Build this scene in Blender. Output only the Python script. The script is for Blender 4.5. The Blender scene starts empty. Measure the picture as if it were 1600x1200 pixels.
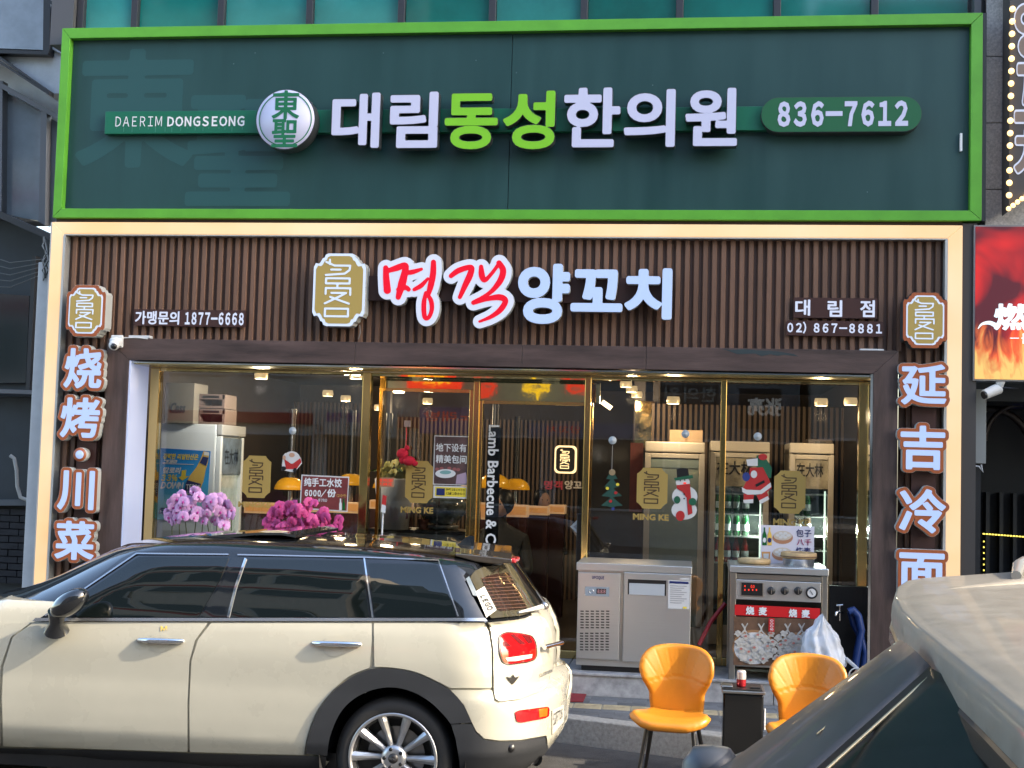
import bpy, bmesh, math, random
import numpy as np
from mathutils import Vector, Matrix
from mathutils.geometry import delaunay_2d_cdt
random.seed(7)
R = math.radians
SC = bpy.context.scene
COL = SC.collection

# ---------------------------------------------------------------- camera, sky, sun, exposure
F = 2050.0                      # focal length in pixels of a 1600 px wide picture
PITCH, YAW, ROLL = R(3.612), R(-7.668), R(1.648)
CAM = np.array([0.0, -10.0, 1.8])
_fw = np.array([math.sin(YAW)*math.cos(PITCH), math.cos(YAW)*math.cos(PITCH), math.sin(PITCH)])
_r0 = np.array([math.cos(YAW), -math.sin(YAW), 0.0]); _u0 = np.cross(_r0, _fw)
_rt = _r0*math.cos(ROLL)+_u0*math.sin(ROLL); _up = -_r0*math.sin(ROLL)+_u0*math.cos(ROLL)
cd = bpy.data.cameras.new('camera'); cam = bpy.data.objects.new('camera', cd); COL.objects.link(cam)
cd.sensor_fit = 'HORIZONTAL'; cd.sensor_width = 36; cd.lens = F*36/1600; cd.clip_end = 500; cd.clip_start = .05
cam.matrix_world = Matrix(((_rt[0], _up[0], -_fw[0], CAM[0]), (_rt[1], _up[1], -_fw[1], CAM[1]), (_rt[2], _up[2], -_fw[2], CAM[2]), (0, 0, 0, 1)))
SC.camera = cam
SUN_AZ, SUN_EL = R(10), R(33)   # azimuth off the facade line toward the street, elevation
sdir = Vector((math.cos(SUN_EL)*math.cos(SUN_AZ), -math.cos(SUN_EL)*math.sin(SUN_AZ), math.sin(SUN_EL)))
wd = bpy.data.worlds.new('World'); SC.world = wd; wd.use_nodes = True
nt = wd.node_tree; bg = nt.nodes['Background']
sky = nt.nodes.new('ShaderNodeTexSky'); sky.sky_type = 'NISHITA'; sky.sun_disc = False
sky.sun_elevation = SUN_EL; sky.sun_rotation = math.atan2(sdir.x, sdir.y); sky.air_density = 1.2; sky.dust_density = 2.5
nt.links.new(sky.outputs[0], bg.inputs[0]); bg.inputs[1].default_value = 0.15
sl = bpy.data.lights.new('sun', 'SUN'); sl.energy = 2.15; sl.angle = R(.5); sl.color = (1, .86, .66)
so = bpy.data.objects.new('sun', sl); COL.objects.link(so); so.rotation_euler = sdir.to_track_quat('Z', 'Y').to_euler()
SC.view_settings.view_transform = 'Standard'; SC.view_settings.look = 'None'; SC.view_settings.gamma = 1
SC.view_settings.use_curve_mapping = False; SC.view_settings.exposure = 2.15
SC.render.engine = 'CYCLES'
SC.cycles.max_bounces = 10; SC.cycles.transparent_max_bounces = 24; SC.cycles.glossy_bounces = 6
SC.cycles.sample_clamp_indirect = 6; SC.cycles.caustics_reflective = False; SC.cycles.caustics_refractive = False

# ---------------------------------------------------------------- helpers
def ray(x, y): return _rt*(x-800)+_up*(600-y)+_fw*F
def at(x, y, Y):                       # point of the plane y = Y seen at a pixel of the photograph
    d = ray(x, y); return CAM+d*((Y-CAM[1])/d[1])
def atz(x, y, Z):
    d = ray(x, y); return CAM+d*((Z-CAM[2])/d[2])
def RC(x0, y0, x1, y1, Y):             # pixel rectangle -> x0, x1, z0, z1 on the plane y = Y
    mx, my = (x0+x1)/2, (y0+y1)/2
    return at(x0, my, Y)[0], at(x1, my, Y)[0], at(mx, y1, Y)[2], at(mx, y0, Y)[2]
MATS = {}
def M(name, col, rough=.5, metal=0., var=0., vs=6., bump=0., bs=60., emit=None, es=0., coat=0., trans=0., stretch=(1, 1, 1), spec=.5, rvar=0., orand=0.):
    if name in MATS: return MATS[name]
    m = bpy.data.materials.new(name); m.use_nodes = True; t = m.node_tree; b = t.nodes['Principled BSDF']
    col = tuple(col)+(1,)
    b.inputs['Base Color'].default_value = col; b.inputs['Roughness'].default_value = rough; b.inputs['Metallic'].default_value = metal
    b.inputs['Specular IOR Level'].default_value = spec
    b.inputs['Coat Weight'].default_value = coat; b.inputs['Coat Roughness'].default_value = .04; b.inputs['Transmission Weight'].default_value = trans
    if emit: b.inputs['Emission Color'].default_value = tuple(emit)+(1,); b.inputs['Emission Strength'].default_value = es*.5
    if var or bump or rvar:
        tc = t.nodes.new('ShaderNodeTexCoord'); mp = t.nodes.new('ShaderNodeMapping'); mp.inputs['Scale'].default_value = stretch
        t.links.new(tc.outputs['Object'], mp.inputs[0])
    if var or rvar:
        n = t.nodes.new('ShaderNodeTexNoise'); n.inputs['Scale'].default_value = vs; n.inputs['Detail'].default_value = 7; n.inputs['Roughness'].default_value = .62
        t.links.new(mp.outputs[0], n.inputs[0])
        if var:
            rmp = t.nodes.new('ShaderNodeMapRange'); rmp.inputs[1].default_value = .3; rmp.inputs[2].default_value = .7
            rmp.inputs[3].default_value = 1-var; rmp.inputs[4].default_value = 1+var; t.links.new(n.outputs[0], rmp.inputs[0])
            mx = t.nodes.new('ShaderNodeMix'); mx.data_type = 'RGBA'; mx.blend_type = 'MULTIPLY'; mx.inputs[0].default_value = 1
            mx.inputs[6].default_value = col; t.links.new(rmp.outputs[0], mx.inputs[7]); t.links.new(mx.outputs[2], b.inputs['Base Color'])
        if orand:
            oi = t.nodes.new('ShaderNodeObjectInfo'); r3 = t.nodes.new('ShaderNodeMapRange'); r3.inputs[3].default_value = 1-orand; r3.inputs[4].default_value = 1+orand; t.links.new(oi.outputs['Random'], r3.inputs[0])
            m3 = t.nodes.new('ShaderNodeMath'); m3.operation = 'MULTIPLY'; t.links.new(rmp.outputs[0], m3.inputs[0]); t.links.new(r3.outputs[0], m3.inputs[1]); t.links.new(m3.outputs[0], mx.inputs[7])
        if rvar:
            r2 = t.nodes.new('ShaderNodeMapRange'); r2.inputs[1].default_value = .3; r2.inputs[2].default_value = .7
            r2.inputs[3].default_value = max(.01, rough-rvar); r2.inputs[4].default_value = rough+rvar
            t.links.new(n.outputs[0], r2.inputs[0]); t.links.new(r2.outputs[0], b.inputs['Roughness'])
    if bump:
        n2 = t.nodes.new('ShaderNodeTexNoise'); n2.inputs['Scale'].default_value = bs; n2.inputs['Detail'].default_value = 4
        t.links.new(mp.outputs[0], n2.inputs[0]); bp = t.nodes.new('ShaderNodeBump'); bp.inputs['Strength'].default_value = bump; bp.inputs['Distance'].default_value = .01
        t.links.new(n2.outputs[0], bp.inputs['Height']); t.links.new(bp.outputs[0], b.inputs['Normal'])
    MATS[name] = m; return m
def glassmat(name, tint=(.9, .93, .92), ior=1.6, wob=0.):
    m = bpy.data.materials.new(name); m.use_nodes = True; t = m.node_tree; t.nodes.clear()
    o = t.nodes.new('ShaderNodeOutputMaterial'); mx = t.nodes.new('ShaderNodeMixShader'); tr = t.nodes.new('ShaderNodeBsdfTransparent')
    g = t.nodes.new('ShaderNodeBsdfGlossy'); g.inputs['Roughness'].default_value = 0; f = t.nodes.new('ShaderNodeFresnel'); f.inputs[0].default_value = ior
    tr.inputs[0].default_value = tuple(tint)+(1,); t.links.new(f.outputs[0], mx.inputs[0]); t.links.new(tr.outputs[0], mx.inputs[1]); t.links.new(g.outputs[0], mx.inputs[2]); t.links.new(mx.outputs[0], o.inputs[0])
    if wob:
        tc = t.nodes.new('ShaderNodeTexCoord'); n = t.nodes.new('ShaderNodeTexNoise'); n.inputs['Scale'].default_value = 1.3; n.inputs['Detail'].default_value = 1
        bp = t.nodes.new('ShaderNodeBump'); bp.inputs['Strength'].default_value = wob; bp.inputs['Distance'].default_value = .05
        t.links.new(tc.outputs['Object'], n.inputs[0]); t.links.new(n.outputs[0], bp.inputs['Height']); t.links.new(bp.outputs[0], g.inputs['Normal'])
    MATS[name] = m; return m
WL = {}                                # world location of empties
def wl(o):
    v = Vector((0, 0, 0))
    while o: v += o.location; o = o.parent
    return v
def thing(name, label, cat, loc=(0, 0, 0), rz=0, group=None):
    o = bpy.data.objects.new(name, None); COL.objects.link(o); o.location = Vector(tuple(float(v) for v in loc)); o.rotation_euler = (0, 0, rz)
    o.empty_display_size = .1; o['label'] = label; o['category'] = cat
    if group: o['group'] = group
    return o
def tag(o, label=None, cat=None, group=None, kind=None):
    if label: o['label'] = label
    if cat: o['category'] = cat
    if group: o['group'] = group
    if kind: o['kind'] = kind
    return o
class MB:
    def __init__(s): s.v = []; s.f = []; s.sm = []
    def add(s, vs, fs, smooth=False):
        n = len(s.v); s.v += [tuple(float(c) for c in v) for v in vs]; s.f += [tuple(i+n for i in f) for f in fs]; s.sm += [smooth]*len(fs); return s
    def box(s, x0, x1, y0, y1, z0, z1):
        x0, x1 = sorted((x0, x1)); y0, y1 = sorted((y0, y1)); z0, z1 = sorted((z0, z1))
        return s.add([(x0, y0, z0), (x1, y0, z0), (x1, y1, z0), (x0, y1, z0), (x0, y0, z1), (x1, y0, z1), (x1, y1, z1), (x0, y1, z1)],
                     [(0, 3, 2, 1), (4, 5, 6, 7), (0, 1, 5, 4), (1, 2, 6, 5), (2, 3, 7, 6), (3, 0, 4, 7)])
    def prism(s, pts, y0, y1):        # pts: list of (x, z), extruded along y (y0 is the front)
        n = len(pts); a = sum(pts[i][0]*pts[(i+1) % n][1]-pts[(i+1) % n][0]*pts[i][1] for i in range(n))
        if a < 0: pts = pts[::-1]
        vs = [(p[0], y0, p[1]) for p in pts]+[(p[0], y1, p[1]) for p in pts]
        return s.add(vs, [tuple(range(n)), tuple(range(2*n-1, n-1, -1))]+[((i+1) % n, i, n+i, n+(i+1) % n) for i in range(n)])
    def tube(s, pts, rad, n=10, cap=True):
        pts = [Vector(tuple(float(c) for c in p)) for p in pts]; rs = rad if isinstance(rad, (list, tuple)) else [rad]*len(pts)
        vs = []; fs = []; prev = None
        for i, p in enumerate(pts):
            d = (pts[min(i+1, len(pts)-1)]-pts[max(i-1, 0)]).normalized()
            if prev is None: a = d.orthogonal().normalized()
            else: a = (prev-d*prev.dot(d)); a = a.normalized() if a.length > 1e-6 else d.orthogonal().normalized()
            prev = a; b = d.cross(a)
            for k in range(n):
                t = 2*math.pi*k/n; vs.append(p+(a*math.cos(t)+b*math.sin(t))*rs[i])
        for i in range(len(pts)-1):
            for k in range(n): fs.append((i*n+k, i*n+(k+1) % n, (i+1)*n+(k+1) % n, (i+1)*n+k))
        s.add(vs, fs, True)
        if cap: s.add(vs[:n], [tuple(range(n-1, -1, -1))]); s.add(vs[-n:], [tuple(range(n))])
        return s
    def lathe(s, c, prof, n=24, axis='z', sc=(1, 1)):  # prof: (r, h)
        vs = []; fs = []
        for r, h in prof:
            for k in range(n):
                t = 2*math.pi*k/n; a, b = r*math.cos(t)*sc[0], r*math.sin(t)*sc[1]
                vs.append({'z': (c[0]+a, c[1]+b, c[2]+h), 'y': (c[0]+a, c[1]+h, c[2]-b), 'x': (c[0]+h, c[1]+a, c[2]+b)}[axis])
        for i in range(len(prof)-1):
            for k in range(n): fs.append((i*n+k, i*n+(k+1) % n, (i+1)*n+(k+1) % n, (i+1)*n+k))
        return s.add(vs, fs, True)
    def ball(s, c, r, n=12, sc=(1, 1, 1)):
        pr = [(max(1e-4, math.sin(math.pi*i/n)), -math.cos(math.pi*i/n)) for i in range(n+1)]; vs = []; fs = []; m = n+4
        for rr, h in pr:
            for k in range(m):
                t = 2*math.pi*k/m; vs.append((c[0]+r*sc[0]*rr*math.cos(t), c[1]+r*sc[1]*rr*math.sin(t), c[2]+r*sc[2]*h))
        for i in range(n):
            for k in range(m): fs.append((i*m+k, i*m+(k+1) % m, (i+1)*m+(k+1) % m, (i+1)*m+k))
        return s.add(vs, fs, True)
    def build(s, name, mat, parent=None, bevel=0, seg=2, kind=None, autosm=False):
        me = bpy.data.meshes.new(name); off = wl(parent) if parent else Vector((0, 0, 0))
        if parent and abs(parent.rotation_euler.z) > 1e-6 or (parent and parent.get('local')): off = Vector((0, 0, 0))
        me.from_pydata([(v[0]-off.x, v[1]-off.y, v[2]-off.z) for v in s.v], [], s.f); me.update()
        me.polygons.foreach_set('use_smooth', s.sm)
        for m_ in (mat if isinstance(mat, (list, tuple)) else [mat]): me.materials.append(m_)
        o = bpy.data.objects.new(name, me); COL.objects.link(o)
        if parent: o.parent = parent
        if bevel:
            b = o.modifiers.new('bevel', 'BEVEL'); b.width = bevel; b.segments = seg; b.limit_method = 'ANGLE'; b.angle_limit = R(40)
        if kind: o['kind'] = kind
        return o
def box(name, mat, dims, parent=None, bevel=0, kind=None): return MB().box(*dims).build(name, mat, parent, bevel, kind=kind)
def localthing(o): o['local'] = 1; return o

# ---- glyph fields: any shape as a signed distance field, contoured and extruded
_gc = {}
def glyph_edges(ch):
    if ch in _gc: return _gc[ch]
    c = bpy.data.curves.new('t', 'FONT'); c.body = ch; c.size = 1; c.resolution_u = 5; o = bpy.data.objects.new('t', c); COL.objects.link(o)
    bpy.context.view_layer.update(); me = bpy.data.meshes.new_from_object(o.evaluated_get(bpy.context.evaluated_depsgraph_get()))
    bm = bmesh.new(); bm.from_mesh(me); bmesh.ops.remove_doubles(bm, verts=bm.verts, dist=1e-5)
    E = np.array([[e.verts[0].co.x, e.verts[0].co.y, e.verts[1].co.x, e.verts[1].co.y] for e in bm.edges if len(e.link_faces) == 1])
    bm.free(); bpy.data.objects.remove(o); bpy.data.curves.remove(c); bpy.data.meshes.remove(me); _gc[ch] = E; return E
def seg_dist(X, Y, E):
    best = np.full(X.shape, 1e9)
    for x0, y0, x1, y1 in E:
        dx, dy = x1-x0, y1-y0; L = dx*dx+dy*dy+1e-12; t = np.clip(((X-x0)*dx+(Y-y0)*dy)/L, 0, 1)
        best = np.minimum(best, (X-x0-t*dx)**2+(Y-y0-t*dy)**2)
    return np.sqrt(best)
def inside_eo(X, Y, E):
    c = np.zeros(X.shape, bool)
    for x0, y0, x1, y1 in E:
        if y0 == y1: continue
        m = (y0 > Y) != (y1 > Y); c ^= m & (X < (x1-x0)*(Y-y0)/(y1-y0)+x0)
    return c
def contours(G, x0, y0, h, lev):
    D = G-lev; D = np.where(np.abs(D) < 1e-9, 1e-9, D); S = D < 0; ny, nx = G.shape; nb = {}
    mix = (S[:-1, :-1].astype(int)+S[1:, :-1]+S[:-1, 1:]+S[1:, 1:]); js, is_ = np.where((mix > 0) & (mix < 4)); pt = {}
    def ep(k):
        if k not in pt:
            j, i, d = k; a = D[j, i]; b = D[j, i+1] if d == 0 else D[j+1, i]; t = a/(a-b)
            pt[k] = (x0+(i+(t if d == 0 else 0))*h, y0+(j+(t if d == 1 else 0))*h)
        return k
    for j, i in zip(js, is_):
        e = []
        if S[j, i] != S[j, i+1]: e.append(ep((j, i, 0)))
        if S[j, i+1] != S[j+1, i+1]: e.append(ep((j, i+1, 1)))
        if S[j+1, i] != S[j+1, i+1]: e.append(ep((j+1, i, 0)))
        if S[j, i] != S[j+1, i]: e.append(ep((j, i, 1)))
        prs = [(e[0], e[1])] if len(e) == 2 else ([(e[0], e[3]), (e[1], e[2])] if S[j, i] else [(e[0], e[1]), (e[2], e[3])])
        for a, b in prs: nb.setdefault(a, []).append(b); nb.setdefault(b, []).append(a)
    seen = set(); loops = []
    for k in nb:
        if k in seen: continue
        lp = [k]; seen.add(k); cur = k
        while True:
            nx_ = [q for q in nb[cur] if q not in seen]
            if not nx_: break
            cur = nx_[0]; seen.add(cur); lp.append(cur)
        P = [pt[q] for q in lp]
        if len(P) < 8: continue
        out = [P[0]]; i = 0; n = len(P); tol = h*.12
        while i < n-1:
            j = min(i+12, n-1)
            while j > i+1:
                ax, ay = P[i]; bx, by = P[j]; L = math.hypot(bx-ax, by-ay)+1e-9
                if all(abs((bx-ax)*(P[k2][1]-ay)-(by-ay)*(P[k2][0]-ax))/L < tol for k2 in range(i+1, j)): break
                j -= 1
            out.append(P[j]); i = j
        if len(out) > 3: loops.append(out)
    return loops
def loops_mesh(loops, depth, bev=0):
    c = bpy.data.curves.new('t', 'CURVE'); c.dimensions = '2D'; c.fill_mode = 'BOTH'; c.extrude = depth/2; c.bevel_depth = bev; c.bevel_resolution = 1
    for lp in loops:
        s = c.splines.new('POLY'); s.points.add(len(lp)-1); s.points.foreach_set('co', [v for p in lp for v in (p[0], p[1], 0, 1)]); s.use_cyclic_u = True
    o = bpy.data.objects.new('t', c); COL.objects.link(o); bpy.context.view_layer.update()
    me = bpy.data.meshes.new_from_object(o.evaluated_get(bpy.context.evaluated_depsgraph_get()))
    vs = [tuple(v.co) for v in me.vertices]; fs = [tuple(p.vertices) for p in me.polygons]
    bpy.data.objects.remove(o); bpy.data.curves.remove(c); bpy.data.meshes.remove(me); return vs, fs
_gf = {}
def glyph_field(ch, n=100):
    if (ch, n) in _gf: return _gf[ch, n]
    E = glyph_edges(ch); pad = .16
    x0, x1 = E[:, [0, 2]].min()-pad, E[:, [0, 2]].max()+pad; y0, y1 = E[:, [1, 3]].min()-pad, E[:, [1, 3]].max()+pad
    h = 1.3/n; X, Y = np.meshgrid(np.arange(x0, x1+h, h), np.arange(y0, y1+h, h))
    G = seg_dist(X, Y, E); G[inside_eo(X, Y, E)] *= -1; r = (G, x0, y0, h, (x0+pad, x1-pad, y0+pad, y1-pad)); _gf[ch, n] = r; return r
def glyph(name, ch, rect, Y, depth, mat, parent, bold=.03, extra=0, n=100, bev=0, flip=False, kindrect='px'):
    # rect: the pixel box of the bold glyph; extra grows the shape beyond it (a contour plate)
    G, gx, gy, h, (bx0, bx1, by0, by1) = glyph_field(ch, n)
    x0, x1, z0, z1 = RC(*rect, Y) if kindrect == 'px' else rect
    w = bx1-bx0+2*bold; hh = by1-by0+2*bold; sx = (x1-x0)/w; sz = (z1-z0)/hh
    lp = contours(G, gx, gy, h, bold+extra/((sx+sz)/2) if extra else bold)
    vs, fs = loops_mesh(lp, depth)
    V = []
    for a, b, c in vs:
        x = x0+(a-bx0+bold)*sx; z = z0+(b-by0+bold)*sz
        if flip: x = x0+x1-x
        V.append((x, Y+depth/2+(c if flip else -c), z))
    mb = MB(); mb.add(V, fs); return mb.build(name, mat, parent)
def strokes(name, sts, Y, depth, mat, parent, grow=0, cell=None, mapf=None, sub=6):
    # sts: lists of (x, z, r) in metres on the facade; union of tapered capsules
    P = []
    for st in sts:
        if len(st) > 2:
            q = []; s_ = [st[0]]+list(st)+[st[-1]]
            for i in range(1, len(s_)-2):
                for k in range(sub):
                    t = k/sub; p0, p1, p2, p3 = s_[i-1:i+3]
                    q.append(tuple(.5*((2*p1[d])+(-p0[d]+p2[d])*t+(2*p0[d]-5*p1[d]+4*p2[d]-p3[d])*t*t+(-p0[d]+3*p1[d]-3*p2[d]+p3[d])*t**3) for d in range(3)))
            q.append(tuple(st[-1])); P.append(q)
        else: P.append([tuple(p) for p in st])
    allp = np.array([p for q in P for p in q]); m = allp[:, 2].max()+grow+.01
    x0, x1, y0, y1 = allp[:, 0].min()-m, allp[:, 0].max()+m, allp[:, 1].min()-m, allp[:, 1].max()+m
    h = cell or max(x1-x0, y1-y0)/110
    X, Z = np.meshgrid(np.arange(x0, x1+h, h), np.arange(y0, y1+h, h)); G = np.full(X.shape, 1e9)
    for q in P:
        for (ax, ay, ar), (bx, by, br) in zip(q[:-1], q[1:]):
            dx, dy = bx-ax, by-ay; t = np.clip(((X-ax)*dx+(Z-ay)*dy)/(dx*dx+dy*dy+1e-12), 0, 1)
            G = np.minimum(G, np.hypot(X-ax-t*dx, Z-ay-t*dy)-(ar+(br-ar)*t))
    vs, fs = loops_mesh(contours(G, x0, y0, h, grow), depth)
    mb = MB(); mb.add([(a, Y+depth/2-c, b) for a, b, c in vs], fs); return mb.build(name, mat, parent)
FW = {c: chr(ord(c)+0xFEE0) for c in '0123456789ABCDEFGHIJKLMNOPQRSTUVWXYZabcdefghijklmnopqrstuvwxyz%)(/'}
FW['-'] = '－'; FW['–'] = '－'; FW['&'] = '＆'
def sans(s): return ''.join(FW.get(c, c) for c in s)
def text(name, s, rect, Y, mat, parent, bold=0., depth=.002, rot=0, flip=False, res=2, kindrect='px', shear=0, space=.62, wide=True):
    if not any(ord(q) < 128 and q != ' ' for q in s) or not wide: space = 1 if space == .62 else space
    if bold > 0 and not rot and not shear and all(ord(q) > 127 for q in s) and not any(q in '–＆' for q in s): return glyph(name, s, rect, Y-.002, .002, mat, parent, bold=bold*.8, n=46 if len(s) > 1 else 60, flip=flip, kindrect=kindrect)
    c = bpy.data.curves.new('t', 'FONT'); c.body = sans(s) if wide else s; c.size = 1; c.resolution_u = res; c.offset = bold; c.extrude = 0; c.shear = shear; c.space_character = space
    c.align_x = 'CENTER'
    o = bpy.data.objects.new('t', c); COL.objects.link(o); bpy.context.view_layer.update()
    me = bpy.data.meshes.new_from_object(o.evaluated_get(bpy.context.evaluated_depsgraph_get()))
    vs = np.array([tuple(v.co)[:2] for v in me.vertices]); fs = [tuple(p.vertices) for p in me.polygons]
    bpy.data.objects.remove(o); bpy.data.curves.remove(c); bpy.data.meshes.remove(me)
    if rot == -90: vs = np.stack([vs[:, 1], -vs[:, 0]], 1)
    if rot == 90: vs = np.stack([-vs[:, 1], vs[:, 0]], 1)
    x0, x1, z0, z1 = RC(*rect, Y) if kindrect == 'px' else rect
    a = vs.min(0); b = vs.max(0); X = x0+(vs[:, 0]-a[0])/(b[0]-a[0])*(x1-x0); Z = z0+(vs[:, 1]-a[1])/(b[1]-a[1])*(z1-z0)
    if flip: X = x0+x1-X
    mb = MB(); mb.add([(x, Y, z) for x, z in zip(X, Z)], fs)
    o = mb.build(name, mat, parent)
    if depth > .0021:
        sm = o.modifiers.new('s', 'SOLIDIFY'); sm.thickness = depth; sm.offset = 0
    return o
def copy_tree(o, parent=None, loc=None, rz=None, label=None):
    c = o.copy(); COL.objects.link(c); c.parent = parent
    if loc is not None: c.location = Vector(tuple(float(v) for v in loc))
    if rz is not None: c.rotation_euler = (0, 0, rz)
    if label: c['label'] = label
    for ch in list(o.children): copy_tree(ch, c)
    return c
def plate(name, rect, Y, depth, mat, parent, r=0, bevel=0):
    x0, x1, z0, z1 = RC(*rect, Y); return MB().prism(rrect(x0, x1, z0, z1, r), Y, Y+depth).build(name, mat, parent, bevel)
def rrect(x0, x1, z0, z1, r, n=6):
    if r <= 0: return [(x0, z0), (x1, z0), (x1, z1), (x0, z1)]
    o = []
    for cx, cz, a in ((x1-r, z0+r, -90), (x1-r, z1-r, 0), (x0+r, z1-r, 90), (x0+r, z0+r, 180)):
        for k in range(n+1): t = R(a+90*k/n); o.append((cx+r*math.cos(t), cz+r*math.sin(t)))
    return o
# ---------------------------------------------------------------- materials
m_asph = M('asphalt', (.055, .055, .057), .85, var=.25, vs=9, bump=.5, bs=140)
m_paver = M('paver', (.17, .175, .18), .8, var=.25, vs=14, bump=.3, bs=90, orand=.2)
m_paver2 = M('paver_dark', (.12, .125, .13), .8, var=.25, vs=14, bump=.3, bs=90, orand=.2)
m_joint = M('joint_sand', (.2, .19, .17), .95)
m_tact = M('tactile', (.42, .36, .24), .8, var=.25, vs=14, bump=.2)
m_gran = M('kerb_granite', (.36, .35, .32), .75, var=.25, vs=40, bump=.15)
m_step = M('step_granite', (.33, .33, .34), .5, var=.35, vs=13, bump=.05)
m_lime = M('lime_paint', (.115, .40, .035), .4, var=.12, vs=5, bump=.04, bs=3)
m_lime_s = M('lime_side', (.09, .33, .03), .4)
m_teal = M('teal_panel', (.014, .058, .057), .42, var=.13, vs=1.8, rvar=.08, stretch=(2.2, 1, .35))
m_ghost = M('ghost_print', (.02, .082, .084), .42)
m_band = M('band_green', (.007, .145, .08), .35, var=.06, vs=4)
m_pill = M('pill_green', (.018, .125, .05), .35)
m_white = M('white_print', (.8, .8, .8), .5)
m_lav = M('letter_face', (.46, .47, .60), .35, emit=(.62, .66, 1), es=.10)  # clinic letters are unlit; a faint glow is added to lift their faces
m_limeL = M('letter_lime', (.2, .52, .03), .3, emit=(.2, .6, .03), es=.06)  # lime letters, unlit too, with a slight added glow
m_dark = M('dark_metal', (.015, .016, .018), .4)
m_ret = M('letter_return', (.05, .055, .06), .35)
m_brown = M('slat_brown', (.165, .09, .058), .45, var=.22, vs=5, stretch=(1, 1, .15), bump=.12, bs=120, orand=.16)
m_brown2 = M('slat_back', (.10, .055, .038), .6, var=.1)
m_wood = M('lintel_wood', (.075, .048, .042), .45, var=.5, vs=5, stretch=(.35, 1, 2.6), bump=.15, bs=60)
m_woodv = M('post_wood', (.075, .048, .042), .45, var=.5, vs=5, stretch=(2.6, 1, .35), bump=.15, bs=60)
m_plate = M('plate_brown', (.055, .022, .018), .4)
m_led = M('led_white', (.3, .33, .42), .3, emit=(.66, .78, 1.0), es=.33)
m_led_b = M('led_bright', (.2, .24, .34), .3, emit=(.46, .62, 1.0), es=.34)
m_led_w = M('led_trim', (.35, .36, .42), .3, emit=(.7, .78, 1), es=.27)
m_red_l = M('red_lit', (.5, .004, .02), .3, emit=(.9, .002, .02), es=.25)
m_gold_l = M('badge_gold', (.30, .22, .07), .45, emit=(.5, .36, .08), es=.12)
m_orange = M('contour_brown', (.3, .085, .03), .4, emit=(.5, .12, .04), es=.06)
m_ret_w = M('return_white', (.5, .52, .5), .4)
m_warm = M('warm_light', (.42, .30, .19), .4, emit=(1.0, .60, .30), es=.38)
# warm light frame: uneven tubes behind the acrylic
def warm_uneven():
    t = m_warm.node_tree; b = t.nodes['Principled BSDF']; tc = t.nodes.new('ShaderNodeTexCoord'); n = t.nodes.new('ShaderNodeTexNoise')
    n.inputs['Scale'].default_value = 1.1; n.inputs['Detail'].default_value = 3; cr = t.nodes.new('ShaderNodeValToRGB')
    cr.color_ramp.elements[0].position = .35; cr.color_ramp.elements[0].color = (1, .56, .22, 1); cr.color_ramp.elements[1].position = .62; cr.color_ramp.elements[1].color = (1, .70, .42, 1)
    t.links.new(tc.outputs['Object'], n.inputs[0]); t.links.new(n.outputs[0], cr.inputs[0]); t.links.new(cr.outputs[0], b.inputs['Emission Color'])
warm_uneven()
m_gold = M('gold_steel', (.62, .44, .17), .14, 1, bump=.03, bs=5)
m_goldm = M('gold_mirror', (.55, .42, .2), .03, 1, bump=.06, bs=3)
m_chrome = M('chrome', (.75, .76, .78), .08, 1)
m_steel = M('brushed_steel', (.58, .585, .58), .33, .8, var=.05, vs=9, stretch=(.3, .3, 60), rvar=.06)
m_steel2 = M('steel_trim', (.5, .5, .48), .28, 1)
m_black = M('black_plastic', (.012, .012, .013), .35)
m_tealglass = M('upper_glass', (.006, .14, .13), .06, var=.35, vs=.9, spec=.7)
m_tealg2 = M('upper_glass_pale', (.03, .22, .22), .06, var=.35, vs=.9, spec=.7)
m_wpaint = M('white_paint', (.62, .64, .66), .5, var=.08, vs=3)
m_greywall = M('grey_render', (.66, .69, .72), .8, var=.22, vs=2.2, bump=.15)
m_glass = glassmat('shop_glass', (.96, .97, .955), 1.6, .012)

# ---------------------------------------------------------------- ground
road = box('road', m_asph, (-60, 60, -60, 4, -.3, 0)); road['kind'] = 'structure'
KL = [(-30, -1.25), (-.85, -1.25), (.25, -1.62), (1.1, -1.95), (30, -1.95)]   # kerb line
def kerb_y(x):
    for (a, b), (c, d) in zip(KL[:-1], KL[1:]):
        if x <= c: return b+(d-b)*(x-a)/(c-a)
    return KL[-1][1]
def poly_slab(name, mat, pts, z0, z1):
    mb = MB(); n = len(pts); mb.add([(x, y, z0) for x, y in pts]+[(x, y, z1) for x, y in pts], [tuple(range(n, 2*n))]+[(i, (i+1) % n, n+(i+1) % n, n+i) for i in range(n)]); return mb.build(name, mat)
side = poly_slab('sidewalk', m_joint, [(x, y+.11) for x, y in KL]+[(30, 3), (-30, 3)], -.05, .150); side['kind'] = 'structure'
kerb = poly_slab('kerb', M('kerb_base', (.12, .115, .1), .9), [(x, y+.012) for x, y in KL]+[(x, y+.12) for x, y in KL[::-1]], -.05, .152); kerb['kind'] = 'structure'
# kerb stones as pieces
for (a, b), (c, d) in zip(KL[:-1], KL[1:]):
    L = math.hypot(c-a, d-b); n = max(1, round(L/1.0)); ux, uy = (c-a)/L, (d-b)/L
    for i in range(n):
        s0, s1 = L*i/n+.004, L*(i+1)/n-.004
        if not (-6.5 < a+ux*s0 < 4): continue
        p = [(a+ux*s0, b+uy*s0), (a+ux*s1, b+uy*s1)]; q = [(x-uy*.14, y+ux*.14) for x, y in p]; dz = random.uniform(-.003, .003)
        o = poly_slab('kerb_stone', m_gran, [p[0], p[1], q[1], q[0]], -.02, .168+dz); off = 0
        o.parent = kerb; bv = o.modifiers.new('b', 'BEVEL'); bv.width = .008; bv.segments = 2
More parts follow.
